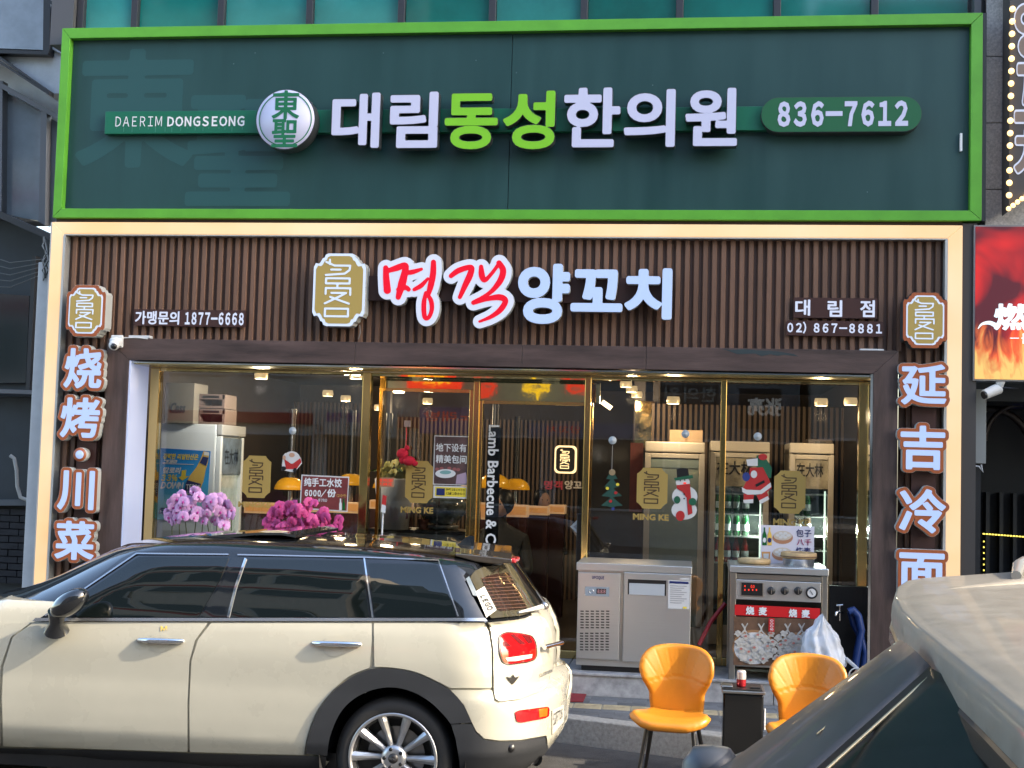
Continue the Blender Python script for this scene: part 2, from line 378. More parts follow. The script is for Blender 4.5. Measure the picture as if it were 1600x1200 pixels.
# pavers in running bond along the street
pm = []
for k, mm in enumerate((m_paver, m_paver2, m_tact)):
    mb = MB()
    if k < 2: mb.box(-.098, .098, -.048, .048, 0, .03)
    else:
        mb.box(-.098, .098, -.098, .098, 0, .026)
        for j in range(4): mb.box(-.09, .09, -.077+j*.045, -.059+j*.045, .026, .031)
    me_o = mb.build('paver', mm); b = me_o.modifiers.new('b', 'BEVEL'); b.width = .003; b.segments = 1
    pm.append(me_o.data); bpy.data.objects.remove(me_o)
def lay(me, x, y, z, parent, name='paver', rz=0):
    o = bpy.data.objects.new(name, me); COL.objects.link(o); o.parent = parent; o.location = (x, y, z); o.rotation_euler = (random.uniform(-.008, .008), random.uniform(-.008, .008), rz); return o
row = 0; y = -.40; cnt = 0
while y > -2.0:
    tact = row in (3, 4)
    if row == 4: row += 1; y -= .1; continue
    x = -1.35+(.1 if row % 2 else 0)
    while x < 1.5:
        yy = y-(.05 if row == 3 else 0)
        if yy > kerb_y(x)+(.20 if row != 3 else .25) and cnt < 290:
            lay(pm[2] if tact else pm[random.random() < .35], x, yy, .1255+random.uniform(-.001, .001), side, 'tactile_paver' if tact else 'paver'); cnt += 1
        x += .2
    y -= .1; row += 1
# step in front of the shop: granite slabs
step = thing('shop_step', 'grey granite step running along the foot of the shopfront', 'step', (-1.5, 0, .15))
sx = -4.6
while sx < 1.5:
    MB().box(sx+.003, min(sx+.75, 1.5)-.003, -.33, .34, .298, .318).build('step_slab', m_step, step, .004)
    MB().box(sx+.003, min(sx+.75, 1.5)-.003, -.315, -.29, .15, .297).build('riser_slab', m_step, step, .003)
    sx += .75
MB().box(-4.6, 1.5, -.288, .34, .1, .297).build('step_core', M('mortar', (.2, .2, .19), .9), step)

# ---------------------------------------------------------------- clinic storey and its sign
bld = thing('commercial_building', 'dark framed building with teal glass windows above the green clinic sign', 'building', (-1.5, 3, 0))
XL, XR = -5.15, 2.12
box('wall', m_dark, (XL+.1, XR-.02, .32, .5, 3.4, 5.3), bld)
box('upper_wall', M('mull_dark', (.03, .032, .04), .5, var=.1), (XL+.25, XR-.05, .4, .6, 5.3, 14), bld)
wx = [at(px, 20, .2)[0] for px in (128, 212, 347, 485, 628, 770, 913, 1062, 1214, 1366, 1519)]
for st in range(3):
    z0 = 5.27+st*3.0
    for i in range(10):
        g = wx[i+1]-wx[i]
        MB().box(wx[i]+.03, wx[i+1]-.03, .22, .24, z0, z0+2.5).build('window_pane', m_tealglass if random.random() < .6 else m_tealg2, bld)
        MB().box(wx[i]-.028, wx[i]+.028, .17, .3, z0, z0+2.5).build('mullion', M('mullion', (.035, .035, .045), .4), bld, .004)
    MB().box(XL+.2, XR, .16, .32, z0+2.51, z0+2.99).build('spandrel', M('mullion', 0), bld)
box('corner_post', M('post_grey', (.09, .09, .1), .5), (wx[0]-.23, wx[0]-.035, .12, .4, 5.2, 14), bld)
box('corner_post', M('post_grey', 0), (wx[10]+.0, wx[10]+.05, .12, .4, 5.2, 14), bld)
sg = thing('clinic_sign', 'long dark teal clinic signboard in a lime green frame with white and lime letters', 'sign', (-1.5, .3, 3.7))
x0, x1, z0, z1 = XL, 2.125, 3.715, 5.285; fwid = .085
MB().prism([(x0, z0), (x1, z0), (x1-fwid, z0+fwid-.01), (x0+fwid-.01, z0+fwid-.01)], -.03, .3).build('frame_bottom', m_lime, sg, .003)
MB().prism([(x0, z1), (x1, z1), (x1-fwid, z1-fwid), (x0+fwid-.01, z1-fwid)], -.03, .3).build('frame_top', m_lime, sg, .003)
MB().prism([(x0, z0+.002), (x0, z1-.002), (x0+fwid-.012, z1-fwid-.002), (x0+fwid-.012, z0+fwid-.008)], -.03, .3).build('frame_side', m_lime, sg, .003)
MB().prism([(x1, z0+.002), (x1, z1-.002), (x1-fwid+.002, z1-fwid-.002), (x1-fwid+.002, z0+fwid-.008)], -.03, .3).build('frame_side', m_lime, sg, .003)
box('frame_edge', M('edge_dark', (.02, .025, .03), .5), (x1+.002, x1+.03, -.02, .3, z0, z1), sg)
xs = at(797, 200, .03)[0]
box('panel', m_teal, (x0+fwid-.01, xs-.0025, .03, .05, z0+fwid-.01, z1-fwid), sg); box('panel', m_teal, (xs+.0025, x1-fwid, .03, .05, z0+fwid-.01, z1-fwid), sg)
box('backing', m_dark, (x0+.02, x1-.02, .055, .29, z0+.02, z1-.02), sg)
gl = [('東', (121, 76, 304, 262)), ('聖', (292, 148, 456, 322))]
for i, (ch, rc) in enumerate(gl): glyph('faded_print', ch, rc, .029-.0006*i, .0006, m_ghost, sg, bold=.028, n=80)
b0 = RC(164, 172, 800, 207, -.03); b1 = RC(800, 170, 1195, 205, -.03)
zb0, zb1 = at(200, 209, -.03)[2], at(200, 174, -.03)[2]
MB().box(b0[0], b1[1]+.3, -.03, .028, zb0, zb1).build('band', m_band, sg, .003)
text('lettering', 'DAERIM', (180.5, 182, 253, 197.5), -.033, m_white, sg, .0, space=.7); text('lettering', 'DONGSEONG', (261.5, 181.5, 382, 197.5), -.033, m_white, sg, .03, space=.7)
cx, cz = at(446, 186.6, -.16)[[0, 2]]; rr = 50/2050*9.9
dk = MB().lathe((cx, -.16, cz), [(1e-4, 0), (rr, 0), (rr, .13), (1e-4, .13)], 48, 'y'); dk.sm = [False]*len(dk.f)
dk.build('logo_disc', m_ret, sg); MB().lathe((cx, -.163, cz), [(1e-4, 0), (rr-.006, 0), (rr-.006, .003)], 48, 'y').build('logo_face', m_lav, sg)
MB().lathe((cx, -.165, cz), [(rr*.86, 0), (rr*.86, .002), (rr*.895, .002), (rr*.895, 0), (rr*.86, 0)], 48, 'y').build('logo_ring', M('logo_green', (.01, .16, .07), .4), sg)
glyph('logo_character', '東', (425, 141, 468, 186), -.167, .003, MATS['logo_green'], sg, bold=.02); glyph('logo_character', '聖', (424.5, 186, 465, 230), -.167, .003, MATS['logo_green'], sg, bold=.02)
for ch, rc, m in (('대', (518.5, 145, 593, 231), m_lav), ('림', (609, 143.5, 684, 231), m_lav), ('동', (695, 146, 777.5, 233), m_limeL), ('성', (786, 142, 867, 233), m_limeL),
                  ('한', (881, 137, 969, 230), m_lav), ('의', (975, 139.5, 1055, 229.5), m_lav), ('원', (1071, 137.5, 1152, 228), m_lav)):
    o = glyph('letter', ch, rc, -.13, .085, m_ret, sg, bold=.029, extra=.004, n=90)
    glyph('letter_face', ch, rc, -.134, .004, m, o, bold=.029, n=90)
x0p, x1p, z0p, z1p = RC(1189, 150.5, 1441, 206, -.09)
MB().prism(rrect(x0p, x1p, z0p, z1p, (z1p-z0p)/2-.001, 10), -.08, .02).build('phone_plate', m_ret, sg)
MB().prism(rrect(x0p+.004, x1p-.004, z0p+.004, z1p-.004, (z1p-z0p)/2-.006, 10), -.084, -.08).build('phone_face', m_pill, sg)
text('phone_number', '836–7612', (1215, 157.5, 1419, 198), -.088, m_lav, sg, .045)
for k in range(17):
    px = 183+k*12+random.uniform(-3, 3); plate('rain_stain', (px, 198.5, px+1.1, 200+random.uniform(1, 7)), -.0315, .001, M('stain_pale', (.05, .22, .15), .5), sg)
for k in range(9):
    px = random.uniform(140, 1480); py = random.uniform(60, 300); plate('fleck', (px, py, px+1.6, py+1.6), .0285, .001, M('fleck_pale', (.12, .18, .18), .6), sg)
# hinge and small bits seen on the board
box('latch', m_white, (at(1502, 222, 0)[0]-.008, at(1502, 222, 0)[0]+.008, 0, .03, at(1502, 236, 0)[2], at(1502, 208, 0)[2]), sg)

# ---------------------------------------------------------------- restaurant front: slats, light frame, lintel
sf = thing('restaurant_shopfront', 'brown slatted restaurant front with a dark wood surround round its windows', 'shopfront', (-1.5, .4, .3))
lf = thing('light_frame', 'glowing warm white light strip framing the brown slatted front', 'light', (-1.5, .1, 0))
box('fascia_strip', M('fascia', (.035, .022, .02), .6), (XL+.01, 2.0, .02, .3, 3.683, 3.713), sf)
lx0, lx1, lz1, lw = -5.157, 1.992, 3.681, .105
MB().prism([(lx0, lz1), (lx1, lz1), (lx1-lw, lz1-.095), (lx0+lw, lz1-.095)], -.02, .1).build('light_strip_top', m_warm, lf, .004)
MB().prism([(lx0, lz1-.002), (lx0+lw, lz1-.097), (lx0+lw, .16), (lx0, .16)], -.02, .1).build('light_strip_side', m_warm, lf, .004)
MB().prism([(lx1, lz1-.002), (lx1-lw, lz1-.097), (lx1-lw, .16), (lx1, .16)], -.02, .1).build('light_strip_side', m_warm, lf, .004)
m_alu = M('alu_trim', (.6, .6, .58), .4, .6)
box('trim', m_alu, (lx0+lw+.001, lx1-lw-.001, -.015, .1, lz1-.107, lz1-.098), lf)
box('trim', m_alu, (lx0+lw+.001, lx0+lw+.02, -.025, .1, .16, lz1-.11), lf); box('trim', m_alu, (lx1-lw-.02, lx1-lw-.001, -.025, .1, .16, lz1-.11), lf)
box('trim', m_alu, (lx0-.012, lx0-.001, -.015, .3, .16, lz1), lf)
box('backing_wall', m_brown2, (lx0+.05, lx1-.05, .07, .1, 2.6, 3.65), sf)
box('backing_wall', m_brown2, (lx0+.05, -4.66, .07, .1, .15, 2.598), sf); box('backing_wall', m_brown2, (1.56, lx1-.05, .07, .1, .15, 2.598), sf)
zt, zb = lz1-.108, 2.745
sl_x = lx0+lw+.05; k = 0; pr = None; sd = None; pitch = .0688
prof = [(0, .07), (.040, .07), (.040, .048), (.036, .042), (.006, .042), (.002, .048)]
def slatmesh(h):
    mb = MB(); n = len(prof); mb.add([(a, b, 0) for a, b in prof]+[(a, b, h) for a, b in prof], [tuple(range(n)), tuple(range(2*n-1, n-1, -1))]+[(i, n+i, n+(i+1) % n, (i+1) % n) for i in range(n)]); o = mb.build('slat', m_brown); me = o.data; bpy.data.objects.remove(o); return me
me_t = slatmesh(zt-zb); me_s = slatmesh(zb-.16); me_l = slatmesh(zt-.16)
off = -wl(sf)
while sl_x < lx1-lw-.04:
    side_ = sl_x < -4.70 or sl_x > 1.56
    o = bpy.data.objects.new('slat', me_l if side_ else me_t); COL.objects.link(o); o.parent = sf; o.location = Vector((float(sl_x), random.uniform(-.0015, .0015), float(.16 if side_ else zb)))+off
    sl_x += pitch
# surround
ox0, ox1, oz1 = at(168, 600, 0)[0], at(1402, 600, 0)[0], 2.739     # outer
ix0, ix1, iz1 = -4.437, 1.358, 2.566                                # inner
joint = [ox0+.0, at(557, 545, 0)[0], at(817, 550, 0)[0], at(1010, 550, 0)[0], ox1]
for i in range(4):
    a, b = joint[i], joint[i+1]
    ptsl = [(a+(.0 if i == 0 else .0015), oz1), (b-(0 if i == 3 else .0015), oz1), ((ix1 if i == 3 else b-.0015), iz1), ((ix0 if i == 0 else a+.0015), iz1)]
    MB().prism(ptsl, -.04, .36).build('lintel_board', m_wood, sf, .002)
MB().prism([(ox0, oz1-.002), (ix0, iz1-.002), (ix0, .31), (ox0, .31)], -.04, .34).build('post_board', m_woodv, sf, .002)
MB().prism([(ox1, oz1-.002), (ix1, iz1-.002), (ix1, .152), (ox1, .152)], -.04, .34).build('post_board', m_woodv, sf, .002)
# torn laminate on the lintel
tp = [(1128, 545), (1140, 546.5), (1165, 545.5), (1186, 547.5), (1204, 548), (1222, 550), (1240, 553), (1248, 557), (1238, 556), (1225, 554.5), (1215, 556), (1204, 553.5), (1190, 556.5), (1180, 552.5), (1166, 553), (1152, 553.5), (1143, 550)]
MB().prism([tuple(at(px, py, -.042)[[0, 2]]) for px, py in tp], -.042, -.04).build('torn_patch', M('substrate', (.03, .045, .05), .8), sf)
# top plates
for rc in ((201, 524, 233, 528), (1344, 545, 1381, 549)): plate('top_plate', rc, -.03, .1, m_wpaint, sf)
# reveal: glossy white column at the left, steel at the right, gold under the lintel
box('reveal_panel', M('reveal_sky_glow', (.5, .55, .7), .22, emit=(.5, .6, 1), es=.13), (ix0+.002, ix0+.015, -.03, .33, .32, iz1-.004), sf)  # blue tint and glow put in for sky reflected by the white steel
box('reveal_panel', m_chrome, (ix1-.02, ix1-.002, -.03, .33, .32, iz1-.004), sf)
box('soffit_strip', m_chrome, (ix0+.02, ix1-.02, -.02, .02, iz1-.022, iz1-.012), sf)
box('soffit', M('soffit_gold', (.6, .5, .26), .22, 1), (ix0+.02, ix1-.02, .02, .34, iz1-.03, iz1-.012), sf)

# glazing: gold frames and panes
GY = .36
gz = thing('shop_glazing', 'gold framed shop windows and glass doors under the dark wood lintel', 'window', (-1.5, .4, .32))
gx = dict(L=(231, 245), A=(563, 576), B=(738, 746), C=(911, 921), D=(1124, 1133), Rr=(1340, 1352))
ZB, ZT = .32, iz1-.035
def X(px, Y=GY, py=750): return at(px, py, Y)[0]
zfl = at(400, 583, GY)[2]; zfr = at(1130, 598, GY)[2]
MB().box(X(228, GY-.04), X(563)-.002, GY-.03, GY+.05, zfl, ZT).build('top_rail', m_goldm, gz, .003)
MB().box(X(921)+.002, X(1354), GY-.03, GY+.05, zfr, ZT).build('top_rail', m_goldm, gz, .003)
for k_, Y0 in (('L', GY), ('A', GY), ('C', GY), ('D', GY), ('Rr', GY)):
    a, b = gx[k_]; MB().box(X(a, Y0), X(b, Y0), Y0-.04, Y0+.04, ZB, ZT-.002).build('mullion', m_gold, gz, .004)
MB().box(X(235), X(1350), GY-.03, GY+.03, ZB, ZB+.06).build('bottom_rail', m_gold, gz, .003)
box('pane', m_glass, (X(245)+.002, X(563)-.002, GY, GY+.01, ZB+.06, zfl-.002), gz)
box('pane', m_glass, (X(921)+.002, X(1124)-.002, GY, GY+.01, ZB+.06, zfr-.002), gz)
box('pane', m_glass, (X(1133)+.002, X(1340)-.002, GY, GY+.01, ZB+.06, zfr-.002), gz)
# recessed sliding doors in the middle
DY = .62
box('door_soffit', m_goldm, (X(576), X(911), GY-.02, DY+.02, ZT-.03, ZT-.002), gz)
zd1 = at(655, 607, DY)[2]; zd2 = at(830, 627, DY)[2]
xa, xb, xm0, xm1 = at(577, 750, GY)[0], at(911, 750, GY)[0], at(737, 750, DY)[0], at(746, 750, DY)[0]
box('transom', m_goldm, (xa, xm0, DY, DY+.04, zd1, ZT-.032), gz); box('transom', m_goldm, (xm1, xb+.1, DY, DY+.04, zd2, ZT-.032), gz)
MB().box(xm0, xm1, DY-.03, DY+.05, ZB, ZT-.034).build('mullion', m_gold, gz, .003)
MB().box(xa, xa+.03, DY-.02, DY+.04, ZB, zd1-.002).build('door_stile', m_gold, gz, .003)
MB().box(xm0-.035, xm0-.002, DY-.02, DY+.04, ZB, zd1-.002).build('door_stile', m_gold, gz, .003)
MB().box(xm1+.002, xm1+.03, DY-.02, DY+.04, ZB, zd2-.002).build('door_stile', m_gold, gz, .003)
MB().box(xb+.02, xb+.05, DY-.02, DY+.04, ZB, zd2-.002).build('door_stile', m_gold, gz, .003)
box('door_pane', m_glass, (xa+.032, xm0-.037, DY, DY+.01, ZB, zd1-.03), gz); box('door_pane', m_glass, (xm1+.032, xb+.018, DY, DY+.01, ZB, zd2-.03), gz)
box('door_rail', m_gold, (xa+.032, xm0-.037, DY-.015, DY+.03, zd1-.028, zd1-.002), gz); box('door_rail', m_gold, (xm1+.032, xb+.018, DY-.015, DY+.03, zd2-.028, zd2-.002), gz)
# door lock
l0 = at(905, 822, DY-.05); MB().box(l0[0]-.02, l0[0]+.02, DY-.05, DY-.022, l0[2]-.33, l0[2]+.1).build('door_lock', m_black, gz, .006)

# ---------------------------------------------------------------- restaurant signs
def badge(name, label, rect, Y, depth, rim, ret, glyphm, goldm=m_gold_l, contour=False):
    t = thing(name, label, 'sign', at((rect[0]+rect[2])/2, rect[3], Y+depth), 0, 'house badges with two white characters')
    x0, x1, z0, z1 = RC(*rect, Y); w, h = x1-x0, z1-z0
    def shape(g):
        # stepped round corners
        a, b = x0-g, x1+g; c, d = z0-g, z1+g; q = w*.17; s = w*.06; o = []
        def corner(cx, cz, sx, sz, rev):
            p = [(cx, cz+sz*(q*1.5)), (cx+sx*s*.6, cz+sz*(q*1.5-s*1.2)), (cx+sx*s*1.6, cz+sz*(q+s*.4)), (cx+sx*q*.75, cz+sz*q*.95), (cx+sx*q*.95, cz+sz*q*.55), (cx+sx*(q+s*.5), cz+sz*s*1.3), (cx+sx*(q*1.5-s*.6), cz+sz*s*.4), (cx+sx*q*1.6, cz)]
            return p[::-1] if rev else p
        o += corner(a, c, 1, 1, False)+corner(b, c, -1, 1, True)+corner(b, d, -1, -1, False)+corner(a, d, 1, -1, True); return o
    if contour: MB().prism(shape(.02), Y+.002, Y+depth).build('box_body', ret, t); MB().prism(shape(.018), Y-.001, Y+.001).build('contour', rim, t)
    else: MB().prism(shape(.0), Y+.002, Y+depth).build('box_body', ret, t)
    MB().prism(shape(-.002 if not contour else -.004), Y-.005, Y-.002).build('rim', m_led, t); MB().prism(shape(-.002-w*.045), Y-.008, Y-.0055).build('face', goldm, t)
    badge_glyph(t, x0, x1, z0, z1, Y-.012, .004, glyphm); return t
BG = [[(.30, .86), (.62, .86), (.62, .80), (.42, .74), (.24, .75)], [(.32, .92), (.32, .84)], [(.34, .815), (.50, .815)],        # the top character, simplified strokes
      [(.27, .64), (.70, .64), (.70, .55), (.27, .55), (.27, .64)], [(.62, .80), (.68, .86), (.70, .80), (.58, .72)],
      [(.27, .40), (.27, .48), (.70, .48), (.70, .38)], [(.46, .55), (.46, .48)], [(.33, .43), (.66, .28)], [(.66, .43), (.30, .27)],
      [(.27, .20), (.70, .20), (.70, .11), (.27, .11), (.27, .20)]]
BG = [[(.24, .88), (.40, .83), (.70, .83), (.69, .77), (.60, .72), (.24, .70)], [(.31, .91), (.31, .85)], [(.34, .775), (.52, .775)],
      [(.25, .655), (.70, .655), (.70, .585), (.25, .585), (.25, .655)], [(.47, .58), (.47, .525)],
      [(.25, .44), (.25, .52), (.72, .52), (.72, .43)], [(.36, .455), (.64, .455), (.50, .40), (.24, .31)], [(.34, .40), (.70, .31)],
      [(.25, .24), (.69, .24), (.69, .135), (.25, .135), (.25, .24)]]
def badge_glyph(t, x0, x1, z0, z1, Y, d, m, r=.018):
    w, h = x1-x0, z1-z0; sts = []
    for s in BG:
        for a, b in zip(s[:-1], s[1:]): sts.append([(x0+a[0]*w, z0+a[1]*h, r*w), (x0+b[0]*w, z0+b[1]*h, r*w)])
    return strokes('characters', sts, Y, d, m, t, cell=w/75)
badge('badge_sign', 'large gold badge sign with a white rim left of the red lettering', (489, 396, 571, 510), -.10, .12, m_led, m_ret_w, m_led)
badge('badge_sign', 'small gold badge sign at the top of the left vertical lettering', (107, 449, 161, 522), -.10, .12, m_orange, m_ret_w, m_led, contour=True)
badge('badge_sign', 'small gold badge sign at the top of the right vertical lettering', (1415, 461, 1476, 540), -.10, .12, m_orange, m_ret, m_led, contour=True)
ns = thing('restaurant_name_sign', 'restaurant name sign with two red brush letters and three white block letters', 'sign', (-2, .03, 2.9))
plate('backing_bar', (575, 433, 1035, 472), .0, .028, m_plate, ns)
def Z5(pts): return [tuple(at(400+u/4, 370+v/4, -.1)[[0, 2]])+(r/4/2050*9.9*1.0,) for u, v, r in pts]
L1 = [[(812, 195, 17), (815, 260, 21), (822, 335, 24)], [(820, 215, 14), (880, 196, 20), (935, 182, 20), (925, 250, 24), (912, 300, 26), (890, 378, 17)], [(890, 330, 14), (935, 318, 16), (955, 330, 14)],
      [(925, 225, 12), (975, 222, 16), (1035, 203, 10)], [(990, 330, 12), (1035, 305, 15), (1075, 262, 9)], [(1110, 160, 17), (1108, 230, 20), (1092, 310, 20), (1075, 370, 13)],
      [(1062, 350, 11), (1050, 420, 16), (1055, 500, 15), (1080, 505, 13), (1100, 455, 14), (1095, 400, 15), (1072, 358, 10)]]
L2 = [[(1220, 245, 15), (1270, 210, 18), (1345, 192, 17), (1338, 240, 21), (1310, 300, 19), (1275, 378, 13)], [(1408, 188, 14), (1412, 240, 20), (1430, 272, 15), (1470, 235, 12), (1515, 175, 12)],
      [(1520, 165, 18), (1545, 210, 20), (1530, 270, 20), (1480, 335, 15), (1425, 375, 12), (1360, 412, 15)], [(1360, 412, 15), (1440, 390, 14), (1520, 378, 20), (1560, 400, 18), (1530, 455, 18), (1470, 500, 13), (1398, 530, 8)]]
for L in (L1, L2):
    P = [Z5(s) for s in L]
    o = strokes('red_letter', P, -.10, .07, m_ret_w, ns, grow=.044)
    strokes('letter_halo', P, -.104, .004, m_led_w, o, grow=.042); strokes('letter_face', P, -.108, .004, m_red_l, o)
for ch, rc in (('양', (809, 412, 890, 506)), ('꼬', (892, 421, 973, 487)), ('치', (976, 419, 1050, 499))):
    o = glyph('white_letter', ch, rc, -.10, .07, m_ret_w, ns, bold=.042, extra=.001, n=90); glyph('letter_face', ch, rc, -.104, .004, m_led_b, o, bold=.042, n=90)
def vsign(label, items, loc):
    t = thing('vertical_sign', label, 'sign', loc, 0, 'vertical signs of lit characters beside the windows')
    for ch, rc in items:
        if ch == '·':
            c = at((rc[0]+rc[2])/2, (rc[1]+rc[3])/2, -.12); r = (rc[2]-rc[0])/2/2050*9.9
            def disc(n_, r_, y_, d_, m_): return MB().lathe((c[0], y_, c[2]), [(1e-4, 0), (r_, 0), (r_, d_), (1e-4, d_)], 24, 'y').build(n_, m_, t)
            o = disc('dot', r+.022, -.10, .07, m_ret_w); disc('dot_contour', r+.021, -.103, .003, m_orange); disc('dot_face', r, -.107, .003, m_led_b); continue
        o = glyph('character', ch, rc, -.10, .08, m_ret_w, t, bold=.028, extra=.026, n=90)
        glyph('character_contour', ch, rc, -.104, .004, m_orange, o, bold=.028, extra=.024, n=90); glyph('character_face', ch, rc, -.109, .004, m_led_b, o, bold=.028, n=100)
    return t
vsign('left vertical sign of lit Chinese characters with a dot in the middle', [('烧', (100, 544, 159, 607)), ('烤', (94.5, 621, 155.5, 684)), ('·', (116, 703.5, 130, 717)), ('川', (90, 735, 147, 797)), ('菜', (86, 814, 147, 875))], (-5, .06, .6))
vsign('right vertical sign of lit Chinese characters reading down to the silver car roof', [('延', (1408, 569, 1479, 632.5)), ('吉', (1407, 665, 1477, 734)), ('冷', (1405, 764, 1478, 833)), ('面', (1405, 864, 1476, 930))], (1.8, .06, .6))
for rc, rr_ in (((118, 600, 148, 900), 0), ((1424, 570, 1462, 930), 0)): plate('rail_cover', rc, .0, .027, m_plate, sf)
t = thing('name_lettering', 'small white two character name low on the left brown column', 'sign', at(95, 925, .0)); plate('plate', (78, 908, 122, 930), .0, .02, m_plate, t); text('lettering', '名客', (80, 910, 120, 927), -.004, m_led_w, t, .03)
t = thing('phone_plate', 'brown plate with white franchise enquiry phone number on the left slats', 'sign', at(300, 510, .03)); plate('plate', (209, 484, 383, 510), .005, .022, m_plate, t)
text('lettering', '가맹문의', (211, 486, 280, 507), .001, m_led_w, t, .03); text('lettering', '1877-6668', (289, 488, 381, 508), .001, m_led_w, t, .035)
t = thing('branch_plate', 'brown plate with three spaced white characters on the right slats', 'sign', at(1305, 497, .03)); plate('plate', (1240, 465.5, 1371, 497), .005, .022, m_plate, t)
for ch, rc in (('대', (1242.5, 468, 1266, 493)), ('림', (1293, 469, 1316, 495)), ('점', (1344, 469, 1367, 495.5))): text('lettering', ch, rc, .001, m_led_w, t, .03)
t = thing('phone_plate', 'brown plate with white local phone number below the branch name', 'sign', at(1305, 524, .03)); plate('plate', (1228, 501.5, 1381, 525), .005, .022, m_plate, t, .02)
text('lettering', '02)867-8881', (1230, 503, 1378, 522), .001, m_led_w, t, .035, space=.78)
def cctv(label, px, py, Y, L, up=True, group='security cameras'):
    c = at(px, py, Y); t = thing('security_camera', label, 'camera', (c[0], Y, c[2]+.1), 0, group)
    mw = M('cam_white', (.7, .7, .68), .4); return c, t, mw
c, t, mw = cctv('small white dome camera on the left end of the wood lintel', 181, 535, -.08, 0)
MB().box(c[0]-.05, c[0]+.05, -.07, -.042, c[2]-.04, c[2]+.06).build('mount_plate', mw, t, .008); MB().lathe((c[0], -.08, c[2]+.01), [(.045, -.04), (.05, 0), (.046, .02), (1e-3, .03)], 20).build('collar', mw, t)
MB().ball((c[0], -.11, c[2]-.025), .042, 10).build('ball', mw, t); MB().lathe((c[0]+.01, -.15, c[2]-.035), [(1e-3, -.004), (.022, 0), (.026, .02)], 16, 'y').build('lens', m_black, t)
MB().tube([(c[0]+.04, -.05, c[2]+.04), (c[0]+.15, -.045, c[2]+.045), (c[0]+.25, -.045, c[2]+.035)], .004, 6).build('cable', mw, t)
w = thing('sign_cable', 'thin grey cable hanging below the large gold badge', 'cable', at(562, 520, .0)); MB().tube([at(562, 508, .0), at(563, 520, -.02), at(560, 530, .0)], .004, 6).build('cable', M('cable_grey', (.2, .2, .2), .5), w)
# ---------------------------------------------------------------- neighbours on this side of the street
def ppoly(name, pts, Y, depth, mat, parent): return MB().prism([tuple(at(px, py, Y)[[0, 2]]) for px, py in pts], Y, Y+depth).build(name, mat, parent)
nb = thing('neighbour_building', 'pale grey building at the far left with dark framed windows and a dark lower wall', 'building', (-7, 2.5, 0))
m_fr = M('window_frame_dark', (.03, .03, .035), .4); m_gl = M('neighbour_glass', (.19, .22, .245), .06, var=.5, vs=.6, spec=.8); m_gl2 = M('neighbour_glass_sky', (.42, .47, .52), .12, var=.3, vs=1.4)  # the paler glass has reflected sky put into its base colour
m_navy = M('navy_wall', (.022, .032, .042), .5, var=.2, vs=3)
ppoly('wall', [(-260, 86), (0, 86), (75, 147), (96, 147), (96, 345), (-260, 345)], 1.9, .3, m_greywall, nb)
ppoly('wall', [(-260, -60), (78, -60), (78, 10), (112, 24), (112, 146), (70, 146), (0, 90), (-260, 86)], 1.6, .5, m_greywall, nb)
ppoly('window_pane', [(-40, -20), (70, -2), (68, 78), (-40, 74)], 1.55, .03, m_gl2, nb)
ppoly('window_frame', [(68, -12), (79, -12), (77, 84), (67, 80)], 1.5, .1, m_fr, nb); ppoly('window_frame', [(-40, 76), (76, 80), (75, 85), (-40, 82)], 1.49, .1, m_fr, nb)
ppoly('window_pane', [(81, 6), (106, 18), (108, 90), (80, 76)], 1.56, .03, M('sky_pale_pane', (.6, .66, .7), .15), nb)  # pale pane colour stands in for a sky reflection
ppoly('gutter', [(78, 0), (112, 10), (112, 16), (78, 6)], 1.4, .15, m_fr, nb)
for dy in (0, 7): ppoly('ledge', [(-120, 20+dy), (0, 88+dy), (76, 141+dy*.5), (76, 145+dy*.5), (0, 92+dy), (-120, 24+dy)], 1.5, .1, m_fr, nb)
ppoly('window_pane', [(-120, 120), (2, 140), (64, 176), (64, 346), (-120, 310)], 1.8, .03, m_gl, nb); ppoly('window_pane', [(74, 182), (92, 192), (92, 356), (72, 350)], 1.8, .03, m_gl, nb)
ppoly('window_frame', [(-2, 126), (4, 126), (2, 334), (-4, 332)], 1.7, .1, M('frame_grey', (.16, .16, .17), .5), nb)
ppoly('window_frame', [(64, 168), (73, 174), (70, 352), (60, 346)], 1.7, .1, MATS['frame_grey'], nb)
ppoly('window_frame', [(0, 128), (96, 182), (96, 190), (0, 137)], 1.69, .1, MATS['frame_grey'], nb)
ppoly('ledge', [(-120, 300), (0, 330), (92, 372), (92, 382), (0, 341), (-120, 312)], 1.5, .3, m_fr, nb)
ppoly('lower_wall', [(-260, 300), (0, 336), (96, 384), (96, 620), (-260, 620)], 1.9, .3, m_navy, nb)
ppoly('window_pane', [(-120, 450), (46, 462), (40, 598), (-120, 600)], 1.85, .03, M('dark_glass', (.012, .022, .027), .08, spec=.8), nb)
ppoly('window_frame', [(50, 400), (56, 400), (46, 612), (40, 612)], 1.75, .1, m_fr, nb); ppoly('ledge', [(-120, 604), (60, 610), (60, 616), (-120, 611)], 1.7, .15, MATS['frame_grey'], nb)
ppoly('lower_wall', [(-260, 618), (96, 618), (96, 960), (-260, 960)], 1.95, .3, m_navy, nb)
ppoly('sill', [(-260, 781), (50, 781), (50, 790), (-260, 790)], 1.8, .15, M('sill_grey', (.1, .11, .12), .7), nb)
br = MB(); 
z = at(20, 795, 1.9)[2]; r_ = 0
m_brk = M('dark_brick', (.018, .018, .022), .8, var=.3, vs=9)
while z > .55:
    x = -8.2+(.1 if r_ % 2 else 0)
    while x < -5.45:
        bo = MB().box(x, x+.19, 1.86+random.uniform(0, .006), 1.95, z-.055, z).build('brick', m_brk, nb) if x > -7.2 else None
        x += .2
    z -= .065; r_ += 1
